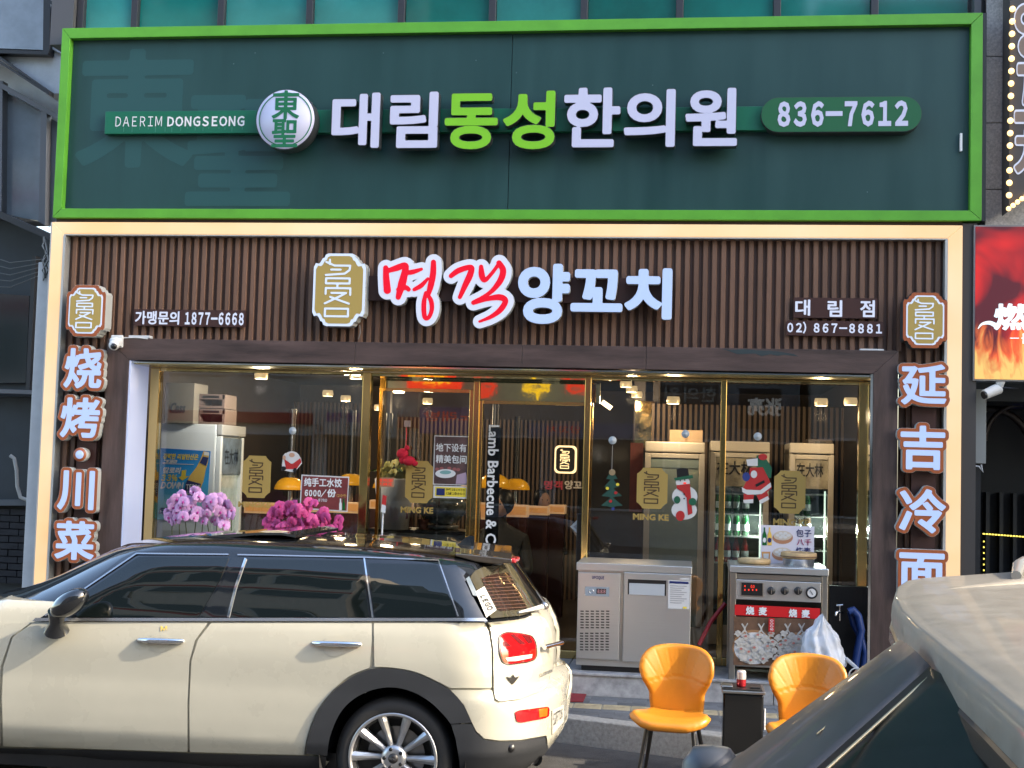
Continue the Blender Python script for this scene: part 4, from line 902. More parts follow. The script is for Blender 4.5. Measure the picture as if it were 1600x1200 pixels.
strip('window_trim', [(383.5, 872), (368, 916), (356, 964)], 3.2, .008, m_chrome); strip('window_trim', [(569, 872), (575, 915), (582, 965)], 2.4, .008, m_chrome)
# rear glass with its left band, heater lines and sticker
RG = [(734, 902), (742, 892), (754, 886), (797, 881), (806, 892), (826, 930), (838, 955), (813, 962), (767, 966), (752, 935)]
panel('rear_window', RG, .003, M('rear_glass', (.05, .045, .03), .05, spec=.7, var=.2, vs=7), car, .012, 6, False, rnd=3)
panel('rear_window_inner', [(752, 905), (762, 899), (794, 894), (812, 925), (824, 951), (780, 955), (766, 930)], .005, M('rear_inner', (.02, .012, .009), .05, spec=.7), car, .002, 6, False, rnd=3)
for k in range(10):
    y = 902+k*5.3; xa_ = 752+k*2.2; xb_ = 799+k*2.7; strip('heater_line', [(xa_, y+1.5), (xb_, y-1.5)], .9, .007, M('heater', (.07, .03, .02), .4), False)
panel('sticker', [(743, 924), (757, 916), (776, 953), (760, 965)], .008, M('sticker_white', (.36, .36, .35), .5), car, .002, 6, False)
panel('rear_trim', [(728, 904), (733, 900), (748, 932), (739, 930)], .008, M('trim_blue', (.10, .13, .16), .25), car, .003, 5, False)
# spoiler
def sp_pt(px, py, Y): return Vector(at(px, py, Y))
spx = [(712, 861, 868), (745, 864, 877), (775, 867, 880), (800, 870, 878)]
mb = MB(); rows = []
for yy, inx in ((-3.07, 0), (-3.0, .02), (-2.8, .05), (-2.5, .06), (-2.2, .05), (-2.0, .02), (-1.93, 0)):
    r = []
    for i, (px, ya, yb) in enumerate(spx):
        x = _x(px, ya, yy); zt_ = float(at(px, ya+2, -3.0)[2])+(.012 if abs(yy-YC) < .5 else 0); zb_ = float(at(px, yb, -3.0)[2]); r.append((x, yy, zt_, zb_))
    rows.append(r)
nr, nc = len(rows), 4; vs = [(p[0], p[1], p[2]) for r in rows for p in r]+[(p[0], p[1], p[3]) for r in rows for p in r]; N0 = nr*nc; fs = []
for i in range(nr-1):
    for j in range(nc-1): a = i*nc+j; fs += [(a, a+1, a+nc+1, a+nc), (N0+a+nc, N0+a+nc+1, N0+a+1, N0+a)]
    a = i*nc+nc-1; fs.append((a, N0+a, N0+a+nc, a+nc))
for j in range(nc-1): fs += [(j, N0+j, N0+j+1, j+1), ((nr-1)*nc+j, (nr-1)*nc+j+1, N0+(nr-1)*nc+j+1, N0+(nr-1)*nc+j)]
mb.add(vs, fs); so_ = mb.build('spoiler', M('roof_dusty', (.05, .04, .03), .18, coat=1, var=.3, vs=20), car, .006)
c = at(806, 874, -2.9); MB().box(c[0]-.05, c[0]+.012, -3.0, -2.82, c[2]-.014, c[2]+.012).build('brake_light', M('lamp_red', (.5, .03, .04), .15, coat=1), car, .008)
# fin, roof rails, sunroof
a, b, c_ = at(702, 858, -2.6), at(737, 861, -2.6), at(733, 839, -2.6)
mb = MB(); mb.add([(a[0], -2.5, a[2]), (b[0], -2.53, b[2]-.01), (c_[0]+.012, -2.5, c_[2]), (b[0], -2.47, b[2]-.01), (c_[0]-.02, -2.5, c_[2]+.002)], [(0, 1, 4), (1, 2, 4), (0, 4, 3), (4, 2, 3), (1, 3, 2), (0, 3, 1)]); mb.build('antenna_fin', m_gloss, car)
m_lid = M('roof_glass_lid', (.30, .25, .17), .2, coat=1)
a, b = at(290, 838, -2.5), at(462, 832, -2.5)
mb = MB(); pr_ = [(265, 846, 841), (300, 841, 836), (350, 836, 831), (400, 832, 828.5), (440, 832, 828.5), (462, 836, 832)]
vs = []; fs = []
for px, yb, yt in pr_:
    for yy in (-2.95, -2.05): vs += [(_x(px, yb, yy if yy < -2.5 else -2.95), yy, float(at(px, yb, -2.7)[2])), (_x(px, yt, -2.95), yy, float(at(px, yt, -2.7)[2]))]
for i in range(len(pr_)-1):
    o = i*4; fs += [(o+1, o+5, o+7, o+3), (o, o+2, o+6, o+4), (o, o+4, o+5, o+1), (o+2, o+3, o+7, o+6)]
fs += [(0, 1, 3, 2), (20, 22, 23, 21)]; mb.add(vs, fs); mb.build('sunroof', m_gloss, car)
MB().tube([at(px, py, -2.8) for px, py in ((400, 834), (415, 831), (435, 830.5), (450, 832), (462, 836))], .008, 6).build('sunroof_deflector', m_lid, car)
# lights
m_lred = M('lens_red', (.55, .004, .006), .08, coat=1, emit=(1, .01, .01), es=.12); m_ldk = M('lens_dark', (.12, .01, .012), .1, coat=1)
TL = [(779, 1000), (781, 991), (792, 987), (815, 989), (832, 993), (838, 1003), (840, 1022), (837, 1031), (825, 1035), (795, 1039), (786, 1036), (781, 1022)]
def insetp(pl, s): cx = sum(p[0] for p in pl)/len(pl); cy = sum(p[1] for p in pl)/len(pl); return [(cx+(a-cx)*s, cy+(b-cy)*s) for a, b in pl]
tl = panel('tail_light', TL, .006, M('lamp_rim', (.06, .02, .02), .2, coat=.5), car, .012, 5, True, rnd=4)
panel('lens', insetp(TL, .93), .008, m_lred, tl, .003, 5, True, rnd=4)
panel('lens_bar', [(797, 992), (803, 990), (822, 1006), (813, 1007)], .010, m_ldk, tl, .002, 4, False); panel('lens_bar', [(814, 991), (828, 994), (833, 1004), (826, 1006)], .010, m_ldk, tl, .002, 4, False); panel('lens_bar', [(786, 1004), (790, 1001), (800, 1010), (788, 1010)], .010, m_ldk, tl, .002, 4, False)
panel('lens_strip', [(790, 1028), (832, 1022), (831, 1028), (806, 1033), (793, 1033)], .010, M('lens_clear', (.7, .55, .5), .15, coat=1), tl, .002, 4, False)
RF = [(805, 1113), (810, 1110), (856, 1104), (859, 1107), (858, 1119), (853, 1122), (815, 1129), (808, 1127)]
rf = panel('reflector', RF, .007, m_lred, car, .01, 4, True, rnd=2); panel('amber_lens', [(842, 1108), (856, 1106), (855, 1119), (843, 1121)], .009, M('lens_amber', (.6, .12, .01), .15, coat=1), rf, .002, 4, False)
pt_ = panel('licence_plate', [(863, 1110), (881, 1101), (881, 1128), (863, 1148)], .006, M('plate_white', (.4, .4, .37), .4), car, .006, 4, False)
def surf_text(name, s, quad, off, mat, bold=0, wide=True, parent=None):
    # lettering laid on the body inside a pixel quad (top-left, top-right, bottom-right, bottom-left)
    c = bpy.data.curves.new('t', 'FONT'); c.body = sans(s) if wide else s; c.size = 1; c.resolution_u = 2; c.offset = bold; c.space_character = .62 if wide else 1
    o = bpy.data.objects.new('t', c); COL.objects.link(o); bpy.context.view_layer.update(); me = bpy.data.meshes.new_from_object(o.evaluated_get(bpy.context.evaluated_depsgraph_get()))
    v = np.array([tuple(q.co)[:2] for q in me.vertices]); fs = [tuple(q.vertices) for q in me.polygons]; bpy.data.objects.remove(o); bpy.data.curves.remove(c); bpy.data.meshes.remove(me)
    u = (v-v.min(0))/(v.max(0)-v.min(0)); q = np.array(quad, float); a, b = u[:, :1], 1-u[:, 1:]
    p = q[0]*(1-a)*(1-b)+q[1]*a*(1-b)+q[2]*a*b+q[3]*(1-a)*b; P, f = hit(p[:, 0], p[:, 1], off); mb = MB(); mb.add(P, fs); return mb.build(name, mat, parent or car)
surf_text('plate_number', '51가 7716', [(865, 1113), (879, 1105), (879, 1122), (865, 1136)], .0075, m_black, .02, parent=pt_)
surf_text('model_lettering', 'CLUBMAN', [(843, 1053), (863, 1045), (863, 1050), (843, 1059)], .004, m_trimsil, .03)
surf_text('sticker_lettering', 'LEGO', [(758, 929), (772, 951), (763, 955), (750, 931)], .011, m_black, .04)
em = panel('emblem', [(792, 1057.5), (799, 1059), (802, 1054), (805, 1058.5), (812, 1056.5), (807, 1063), (802, 1069), (797, 1064)], .006, M('emblem_dark', (.08, .08, .08), .3, .8), car, .004, 4, False)
surf_text('arch_sticker', 'M', [(251, 978), (261, 978), (261, 986), (251, 986)], .003, M('sticker_yellow', (.7, .5, .1), .5), .02)
# handles
for (cx, cy, w, rec) in ((252, 1000.5, 35, (249, 1004, 17)), (527, 1005.5, 37, (522, 1009, 18))):
    ppx = [rec[0]+rec[2]*math.cos(t) for t in np.linspace(0, 2*math.pi, 25)[:-1]]; ppy = [rec[1]+rec[2]*.92*math.sin(t) for t in np.linspace(0, 2*math.pi, 25)[:-1]]
    panel('handle_cup', list(zip(ppx, ppy)), .0022, m_cream, car, .002, 6)
    pts, _ = hit([cx-w, cx-w*.8, cx-w*.3, cx+w*.3, cx+w*.8, cx+w], [cy-1, cy-1, cy-.5, cy+.2, cy+.8, cy+1], 0.0)
    hp = [Vector(p)+Vector((0, -d, 0)) for p, d in zip(pts, (.004, .018, .024, .024, .018, .004))]
    MB().tube(hp, [.010, .013, .015, .015, .013, .010], 12).build('door_handle', m_chrome, car); MB().tube([Vector((p.x, 2*YC-p.y, p.z)) for p in hp], [.010, .013, .015, .015, .013, .010], 12).build('door_handle', m_chrome, car)
pts, _ = hit([851, 858, 864], [1011, 1007, 1003], .02); MB().tube([Vector(pts[0])+Vector((.0, -.01, 0)), Vector(pts[1])+Vector((.02, -.02, 0)), Vector(pts[2])+Vector((.05, -.02, .0))], [.014, .011, .014], 10).build('tailgate_handle', m_chrome, car)
# wiper
w0, _ = hit([810, 828, 840], [957, 951, 947], .012); MB().tube([Vector(w0[0]), Vector(w0[1])+Vector((.02, -.01, .0)), Vector(w0[2])+Vector((.03, -.02, 0))], [.006, .012, .016], 8).build('wiper', M('wiper_grey', (.4, .4, .4), .35), car)
MB().ball(Vector(w0[2])+Vector((.04, -.02, .005)), .024, 8).build('wiper_cap', m_trimsil, car)
# sensor and exhaust
s0, _ = hit([797], [1169], .01); MB().lathe(tuple(s0[0]), [(1e-3, -.012), (.014, -.010), (.024, .006)], 16, 'y').build('parking_sensor', m_black, car)
e0 = at(833, 1186, -3.0); MB().tube([Vector(e0)+Vector((-.16, .2, 0)), Vector(e0)+Vector((.02, 0, 0))], .036, 16, cap=False).build('exhaust', m_chrome, car); MB().lathe((e0[0]+.0, e0[1], e0[2]), [(.001, 0), (.03, 0)], 12, 'y').build('exhaust_hole', m_black, car)
# mirror
m0 = at(106, 943, -3.52); mb = MB(); mb.ball((m0[0], -3.50, m0[2]), .1, 14, (1.0, .75, .78)); o = mb.build('door_mirror', m_gloss, car)
me = o.data; cen = Vector((m0[0], -3.50, m0[2]))-wl(car)
for v in me.vertices: d = v.co-cen; v.co = cen+Vector((d.x*.98+d.z*.22, d.y, d.z*.95+d.x*.32))
b0 = at(90, 982, -3.40); MB().tube([(b0[0]+.02, -3.46, m0[2]-.05), (b0[0]+.01, -3.44, b0[2]+.03), (b0[0], -3.41, b0[2]-.005)], [.05, .032, .062], 16).build('mirror_foot', m_gloss, o) if False else MB().tube([(b0[0]+.03, -3.47, m0[2]-.05), (b0[0]+.01, -3.44, b0[2]+.035), (b0[0], -3.41, b0[2]-.008)], [.05, .035, .066], 16).build('mirror_foot', m_gloss, car)
# wheels
def make_wheel(x, near):
    s = 1 if near else -1; y = YC-.88 if near else YC+.88; r = ZW
    tyre = MB().lathe((x, y, ZW), [(.20, .02*s), (.232, 0), (.25, -.004*s), (.275, .0), (r-.018, .012*s), (r-.004, .03*s), (r, .05*s), (r, .17*s), (r-.01, .19*s), (.25, .2*s), (.2, .19*s)], 56, 'y')
    w = tyre.build('wheel', m_rubber, car); rb_ = MB()
    rb_.lathe((x, y, ZW), [(.232, -.002*s), (.228, -.008*s), (.216, -.006*s), (.212, .02*s), (.205, .06*s), (.205, .17*s)], 56, 'y').build('rim', m_alloy, w)
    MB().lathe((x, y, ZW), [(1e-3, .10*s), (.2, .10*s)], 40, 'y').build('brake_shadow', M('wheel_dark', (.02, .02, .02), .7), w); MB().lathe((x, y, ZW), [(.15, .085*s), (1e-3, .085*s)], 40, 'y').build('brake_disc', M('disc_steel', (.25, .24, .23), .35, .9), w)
    for k in range(10):
        a = math.pi/5*k+.32*(0 if k % 2 else 0)+math.pi/2+math.pi/10; u = Vector((math.cos(a), 0, math.sin(a))); v = Vector((-math.sin(a), 0, math.cos(a))); c = Vector((x, y, ZW)); Y_ = Vector((0, s, 0)); mb = MB(); L = []
        for (rad, wd_, fr, dp) in ((.052, .013, .022, .06), (.12, .017, .018, .06), (.19, .022, .004, .07), (.214, .026, .002, .07)): p = c+u*rad; L.append([p-v*wd_+Y_*(fr+.014), p-v*wd_*.25+Y_*fr, p+v*wd_*.25+Y_*fr, p+v*wd_+Y_*(fr+.014), p+v*wd_*.8+Y_*dp, p-v*wd_*.8+Y_*dp])
        vs = [q for r_ in L for q in r_]; fs = []
        for i in range(3):
            for j in range(6): fs.append((i*6+j, i*6+(j+1) % 6, (i+1)*6+(j+1) % 6, (i+1)*6+j))
        mb.add(vs, fs); mb.build('spoke', m_alloy, w)
    MB().lathe((x, y, ZW), [(.068, .04*s), (.064, .018*s), (.035, .012*s), (1e-3, .012*s)], 30, 'y').build('hub', m_alloy, w); MB().lathe((x, y, ZW), [(.026, .012*s), (.024, .004*s), (1e-3, .002*s)], 24, 'y').build('centre_cap', m_black, w)
    if near: text('cap_lettering', 'MINI', (x-.016, x+.016, ZW-.005, ZW+.005), y-.001, m_trimsil, w, .03, kindrect='w')
    for k in range(5): a = 2*math.pi*k/5+math.pi/2+.32; MB().lathe((x+.047*math.cos(a), y, ZW+.047*math.sin(a)), [(.0095, .016*s), (.0095, .010*s), (1e-3, .011*s)], 12, 'y').build('wheel_bolt', m_black, w)
    MB().lathe((x, y, ZW), [(.378, -.02*s), (.378, .32*s), (1e-3, .34*s)], 40, 'y').build('wheel_well', M('well_black', (.005, .005, .006), .9), car)
for wx_ in (XW, XF_W):
    for near in (True, False): make_wheel(wx_, near)
# windscreen and bonnet details near the left edge
MB().box(XF_W-.5, -4.2, YC-.6, YC+.6, .2, .35).build('underbody', m_black, car); MB().box(-4.0, XW, YC-.8, YC+.8, .14, .3).build('underbody', m_black, car)

# ---------------------------------------------------------------- the silver car close on the right
suv = thing('silver_car', 'dusty silver car very close at the lower right, showing roof edge and glass', 'car', (1.9, -8.2, 0))
m_sil = M('silver_dusty', (.20, .184, .155), .5, .15, var=.10, vs=22, coat=.15, rvar=.08)
m_sdark = M('pillar_grey', (.045, .038, .033), .45, var=.3, vs=4, coat=.15, rvar=.08, stretch=(1, 1, 3)); m_sglass = M('suv_glass', (.012, .013, .012), .3, spec=.18, var=.6, vs=3)
ZR = 1.56
top = [(1397, 935), (1402, 918), (1417, 908), (1440, 904), (1500, 900), (1600, 893), (1750, 886), (1900, 890), (2050, 960), (2200, 1150), (2300, 1500), (2000, 1420), (1800, 1270), (1700, 1195), (1600, 1118), (1540, 1068), (1480, 1020), (1430, 978), (1408, 955)]
def roofpt(px, py, crown=0): return Vector(atz(px, py, ZR+crown))
ed = densify([tuple(map(float, p)) for p in top], 14); mb = MB(); cx_, cy_ = 1800, 1060
rings = [(1.0, 0, 0), (1.0, 0.0, 0)]
C0 = [roofpt(a, b) for a, b in ed]; cen = sum(C0, Vector((0, 0, 0)))/len(C0); R_ = []
for s, dz in ((1.012, -.055), (1.016, -.035), (1.010, -.012), (1.0, .0), (.985, .003), (.955, .003), (.93, .006), (.8, .012), (.5, .022), (.2, .026)):
    R_.append([Vector((cen.x+(p.x-cen.x)*s, cen.y+(p.y-cen.y)*s, p.z+dz)) for p in C0])
n = len(C0); vs = [p for r in R_ for p in r]; fs = []
for i in range(len(R_)-1):
    for k in range(n): fs.append((i*n+k, i*n+(k+1) % n, (i+1)*n+(k+1) % n, (i+1)*n+k))
fs.append(tuple(range((len(R_)-1)*n, len(R_)*n))); mb.add(vs, fs, True); mb.build('roof', m_sil, suv)
def scaled(s, dz): return [Vector((cen.x+(p.x-cen.x)*s, cen.y+(p.y-cen.y)*s, p.z+dz)) for p in C0]
def band(name, s0, d0, s1, d1, mat):
    a, b = scaled(s0, d0), scaled(s1, d1); MB().add(a+b, [(k, (k+1) % n, n+(k+1) % n, n+k) for k in range(n)], True).build(name, mat, suv)
band('roof_gutter', 1.010, -.056, 1.024, -.06, m_black); band('roof_seal', 1.024, -.060, 1.026, -.085, M('seal_black', (.008, .008, .009), .25))
m_rail = scaled(.93, .006)
# far roof ridge (a raised crease) and roof rail end
ri = [roofpt(px, py, .006) for px, py in ((1440, 931), (1500, 925), (1600, 917), (1750, 905))]; MB().tube(ri, [.002, .012, .02, .024], 8).build('roof_crease', m_sil, suv)
MB().tube([roofpt(1588, 900, .02), roofpt(1592, 884, .025), roofpt(1602, 878, .03), roofpt(1700, 872, .03)], [.012, .016, .016, .016], 10).build('roof_rail', M('rail_silver', (.5, .5, .48), .3, .8), suv)
# tailgate glass and its dusty pillar, sloping down and away from the roof edge
def quadsheet(name, P, mat, nu=10, nv=10, bow=0, thick=.012):
    A, B, C_, D_ = [Vector(tuple(float(q) for q in p)) for p in P]; nrm = (B-A).cross(D_-A).normalized(); vs = []; fs = []
    for i in range(nu+1):
        for j in range(nv+1): u, v = i/nu, j/nv; vs.append(A*(1-u)*(1-v)+B*u*(1-v)+C_*u*v+D_*(1-u)*v+nrm*bow*math.sin(math.pi*u)*(-1))
    for i in range(nu):
        for j in range(nv): a = i*(nv+1)+j; fs.append((a, a+nv+1, a+nv+2, a+1))
    o = MB().add(vs, fs, True).build(name, mat, suv); m_ = o.modifiers.new('s', 'SOLIDIFY'); m_.thickness = thick; return o
quadsheet('pillar_panel', [at(1412, 1010, -7.84), at(1458, 1053, -8.02), at(1196, 1290, -8.27), at(1022, 1290, -8.0)], m_sdark, bow=.012)
quadsheet('tailgate_glass', [at(1458, 1053, -8.025), at(1800, 1300, -8.6), at(1500, 1600, -8.7), at(1196, 1290, -8.27)], m_sglass, bow=.01)
MB().tube([at(1450, 1060, -8.06), at(1370, 1132, -8.15), at(1278, 1215, -8.27)], .0028, 6).build('glass_trim', M('brass_trim', (.5, .42, .26), .35, .6), suv)
for (a, b, c, d) in ((1276, 1147, 1300, 1127), (1233, 1186, 1270, 1153)): MB().tube([at(a, b, -8.10), at(c, d, -8.06)], .0012, 5).build('scratch', MATS['brass_trim'], suv)
for px, py in ((1368, 1076), (1338, 1099), (1305, 1122), (1300, 1135)): MB().ball(at(px, py, -7.98), .0028, 6, (1, .5, 1)).build('pale_blob', M('blob_tan', (.6, .5, .35), .5), suv)  # small pale tan blobs on the pillar panel
mb = MB(); mb.lathe(at(1112, 1196, -7.9), [(1e-3, .03), (.03, .026), (.045, .005), (.05, -.05)], 20); mb.build('wiper_cap', M('cap_dark', (.04, .045, .055), .4), suv)
MB().box(.75, 2.6, -9.1, -7.9, .35, 1.1).build('lower_body', m_sil, suv, .08)
for wx_ in (1.2, 3.4): MB().lathe((wx_, -9.1, .33), [(1e-3, 0), (.2, 0), (.33, .02), (.33, .2), (.2, .22)], 30, 'y').build('wheel', m_rubber, suv)
quadsheet('bumper_top', [at(1095, 1199, -7.7), at(1200, 1165, -7.4), at(1300, 1300, -7.6), at(1060, 1320, -7.8)], m_sil)

# ---------------------------------------------------------------- chairs on the road by the kerb
m_leath = M('mustard_leather', (.50, .185, .012), .36, var=.08, vs=5, bump=.05, bs=70, coat=.15); m_seam = M('seam_thread', (.40, .15, .01), .5)
def chair_shell(outline, surf, mat, name, parent, th=.035, step=.022):
    B = densify([tuple(p) for p in outline], step); E = np.array([[a[0], a[1], b[0], b[1]] for a, b in zip(B, B[1:]+B[:1])])
    X_, Y_ = np.meshgrid(np.arange(-.3, .3, step), np.arange(-.3, .6, step)); X_, Y_ = X_.ravel(), Y_.ravel(); m = inside_eo(X_, Y_, E) & (seg_dist(X_, Y_, E) > step*.5)
    pts = [Vector(p) for p in B]+[Vector((a, b)) for a, b in zip(X_[m], Y_[m])]; nB = len(B); V, _, Fc, _, _, _ = delaunay_2d_cdt(pts, [(i, (i+1) % nB) for i in range(nB)], [], 1, 1e-5)
    dd = seg_dist(np.array([v.x for v in V]), np.array([v.y for v in V]), E); mb = MB(); P = []; Q = []
    for v, d in zip(V, dd):
        p, nrm = surf(v.x, v.y); t = th*.5*math.sqrt(max(0, 1-(1-min(d/.03, 1))**2)); P.append(p+nrm*t); Q.append(p-nrm*t)
    n = len(P); mb.add(P+Q, [tuple(q) for q in Fc]+[tuple(n+i for i in reversed(q)) for q in Fc], True); o = mb.build(name, mat, parent)
    bm = bmesh.new(); bm.from_mesh(o.data); bmesh.ops.remove_doubles(bm, verts=bm.verts, dist=1e-4); bmesh.ops.recalc_face_normals(bm, faces=bm.faces); bm.to_mesh(o.data); bm.free()
    for p in o.data.polygons: p.use_smooth = True
    return o
def smooth_loop(pts, n=6):
    out = []; m = len(pts)
    for i in range(m):
        p0, p1, p2, p3 = [pts[(i+k-1) % m] for k in range(4)]
        for k in range(n): t = k/n; out.append(tuple(.5*((2*p1[d])+(-p0[d]+p2[d])*t+(2*p0[d]-5*p1[d]+4*p2[d]-p3[d])*t*t+(-p0[d]+3*p1[d]-3*p2[d]+p3[d])*t**3) for d in range(2)))
    return out
BO = smooth_loop([(.14, -.03), (.165, .06), (.17, .12), (.205, .20), (.225, .28), (.205, .36), (.14, .41), (0, .425), (-.14, .41), (-.205, .36), (-.225, .28), (-.205, .20), (-.17, .12), (-.165, .06), (-.14, -.03), (0, -.04)])
SO = smooth_loop([(.0, -.235), (.13, -.225), (.215, -.17), (.235, -.10), (.19, .05), (.165, .17), (.10, .20), (0, .205), (-.10, .20), (-.165, .17), (-.19, .05), (-.235, -.10), (-.215, -.17), (-.13, -.225)])
def bsurf(u, v):      # back: leans back, wings curve forward
    y = .19+.20*v*.5+.10*v*v-1.55*u*u*max(0, min(1, (v+.02)/.22))*1.25; z = .455+v*.93; f = lambda a, b: Vector((a, .19+.10*b+.10*b*b-1.95*a*a*max(0, min(1, (b+.02)/.22)), .455+b*.93))
    p = f(u, v); a = f(u+.004, v)-f(u-.004, v); b = f(u, v+.004)-f(u, v-.004); nrm = b.cross(a).normalized()*-1
    g = 0
    if v > .215:      # radial quilting of the upper part
        ang = math.atan2(u, v-.02); g = -.006*max(0, 1-abs(((ang*11) % 1)-.5)*2*3.2) if False else -.0026*max(0, 1-abs(((ang/.19+.5) % 1)-.5)/.09)*min(1, (v-.215)/.02)*min(1, max(0, (.40-v)/.03))
    if abs(v-.215+.9*u*u) < .008: g = -.004
    return p-nrm*(-g), nrm
def ssurf(u, v):
    f = lambda a, b: Vector((a, b, .455+.55*a*a*(1 if b > -.1 else max(.0, 1-(-.1-b)/.12))-.02*math.sin((b+.2)*4)-.9*max(0, -.14-b)**1.3)); p = f(u, v); a = f(u+.004, v)-f(u-.004, v); b = f(u, v+.004)-f(u, v-.004); return p, a.cross(b).normalized()
def make_chair(label):
    t = thing('chair', label, 'chair', (0, 0, 0), 0, 'mustard chairs by the kerb'); t['local'] = 1
    chair_shell(BO, bsurf, m_leath, 'backrest', t, .04, .009); chair_shell(SO, ssurf, m_leath, 'seat', t, .055, .016)
    for sx_ in (-1, 1):
        MB().tube([(sx_*.13, -.10, .425), (sx_*.19, -.19, .0)], [.014, .010], 10).build('leg', m_black, t); MB().tube([(sx_*.13, .10, .425), (sx_*.20, .23, .0)], [.014, .010], 10).build('leg', m_black, t)
    MB().box(-.14, .14, -.11, .11, .41, .428).build('seat_frame', m_black, t); return t
ch0 = make_chair('mustard leather chair left of the black side box, standing on the road'); c = at(1051, 1118, -2.5); ch0.scale = (.95, .95, .95); ch0.location = (c[0], -2.5, 0.0); ch0.rotation_euler = (0, 0, R(-7))
c2 = at(1262, 1130, -2.65); copy_tree(ch0, None, (c2[0], -2.65, 0.0), R(-4), 'mustard leather chair right of the black side box, partly hidden by the silver car')
# ---------------------------------------------------------------- inside the restaurant
room = thing('restaurant_interior', 'dim restaurant interior with brown slatted walls seen through the shop windows', 'interior', (-1.5, 3, .3))
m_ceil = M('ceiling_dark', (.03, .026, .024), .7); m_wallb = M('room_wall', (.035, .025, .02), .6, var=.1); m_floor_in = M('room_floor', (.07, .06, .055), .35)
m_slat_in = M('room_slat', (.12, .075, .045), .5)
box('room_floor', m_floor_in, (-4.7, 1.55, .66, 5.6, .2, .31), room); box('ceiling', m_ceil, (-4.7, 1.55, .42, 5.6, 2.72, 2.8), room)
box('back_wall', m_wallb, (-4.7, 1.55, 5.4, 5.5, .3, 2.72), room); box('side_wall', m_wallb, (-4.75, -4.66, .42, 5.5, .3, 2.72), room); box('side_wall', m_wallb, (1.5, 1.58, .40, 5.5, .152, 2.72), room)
def slatrun(xa, xb, Y, z0, z1, pitch, w, dep=.03, mat=m_slat_in):
    mb = MB(); x = xa
    while x < xb: mb.box(x, x+w, Y-dep, Y, z0, z1); x += pitch
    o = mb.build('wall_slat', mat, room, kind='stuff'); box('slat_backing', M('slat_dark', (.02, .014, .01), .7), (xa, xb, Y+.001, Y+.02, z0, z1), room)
za = at(1080, 632, 3.0)[2]
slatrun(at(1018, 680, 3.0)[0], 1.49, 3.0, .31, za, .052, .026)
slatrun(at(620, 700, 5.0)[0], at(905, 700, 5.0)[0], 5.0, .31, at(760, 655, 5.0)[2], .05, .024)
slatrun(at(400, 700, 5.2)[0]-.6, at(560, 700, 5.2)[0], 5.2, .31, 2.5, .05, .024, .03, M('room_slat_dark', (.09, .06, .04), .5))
for px, w in ((601, 12), (744, 10), (998, 16), (1024, 10), (330, 20)): x = at(px, 700, 3.2)[0]; box('column', M('column_dark', (.03, .02, .016), .5), (x-w*.0035, x+w*.0035, 3.2, 3.3, .31, 2.72), room)
MB().box(at(992, 700, 3.1)[0], at(1022, 700, 3.1)[0], 3.05, 3.1, at(1000, 700, 3.1)[2], at(1000, 627, 3.1)[2]).build('gold_panel', M('gold_wavy', (.7, .5, .22), .08, 1, bump=.8, bs=2.5), room)
m_lampw = M('lamp_warm', (1, .8, .5), .4, emit=(1, .72, .38), es=3.5)
dl = [(978, 605, 2.0), (987, 613, 2.6), (995, 621, 3.2), (1052, 631, 1.1), (1283, 634, 1.0), (1329, 633, 1.0), (556, 592, .9), (623, 614, 1.2), (512, 619, 3.0), (540, 627, 3.4), (592, 641, 4.0), (668, 631, 3.5), (408, 592, .46), (923, 626, 3.4)]
base = None
LL = ['', 'second of the descending row behind the right window', 'lowest of the descending row behind the right window', 'above the cardboard box on the fridge', 'over the rightmost fridge of bottles', 'nearest the right end of the windows', 'just left of the second gold mullion', 'over the yellow orchid at the left door', 'deep behind the pale mirrored banner, upper left', 'deep behind the pale mirrored banner, right side', 'small and low right of the second gold mullion', 'beside the purple mirrored banner', 'right above the tall drinks fridge crates', 'just right of the third gold mullion']
for i, (px, py, Y) in enumerate(dl):
    c = at(px, py, Y); r = .05 if i < 7 else .04
    if base is None:
        base = thing('ceiling_lamp', 'small glowing ceiling spot lamp, leftmost of the row behind the right window', 'lamp', c, 0, 'ceiling spot lamps'); base['local'] = 1
        MB().lathe((0, 0, 0), [(1e-3, 0), (.05, 0), (.05, .012), (1e-3, .012)], 16).build('glow', m_lampw, base); MB().lathe((0, 0, 0), [(.052, .0), (.056, .03), (.05, .06), (1e-3, .06)], 16).build('can', M('lamp_can', (.5, .4, .25), .3, .6, emit=(1, .7, .35), es=.25), base); t = base
    else: t = copy_tree(base, None, c, None, 'small ceiling spot lamp '+LL[i])
    if i in (1, 3, 4, 6, 7, 9, 11, 12):
        L = bpy.data.lights.new('lamp_light', 'POINT'); L.energy = 9 if i == 12 else 5; L.color = (1, .92, .84) if i == 12 else (1, .74, .45); L.shadow_soft_size = .05; o = bpy.data.objects.new('lamp_light', L); COL.objects.link(o); o.parent = t; o.location = (0, 0, -.08)
sp_ = thing('spot_lamp', 'tilted glowing tube spot lamp left of the row of ceiling lamps', 'lamp', at(948, 632, 2.4)); MB().tube([at(941, 628, 2.4), at(955, 638, 2.4)], .022, 10).build('tube', m_lampw, sp_); MB().tube([at(941, 628, 2.4), at(938, 610, 2.4)], .005, 6).build('rod', m_black, sp_)

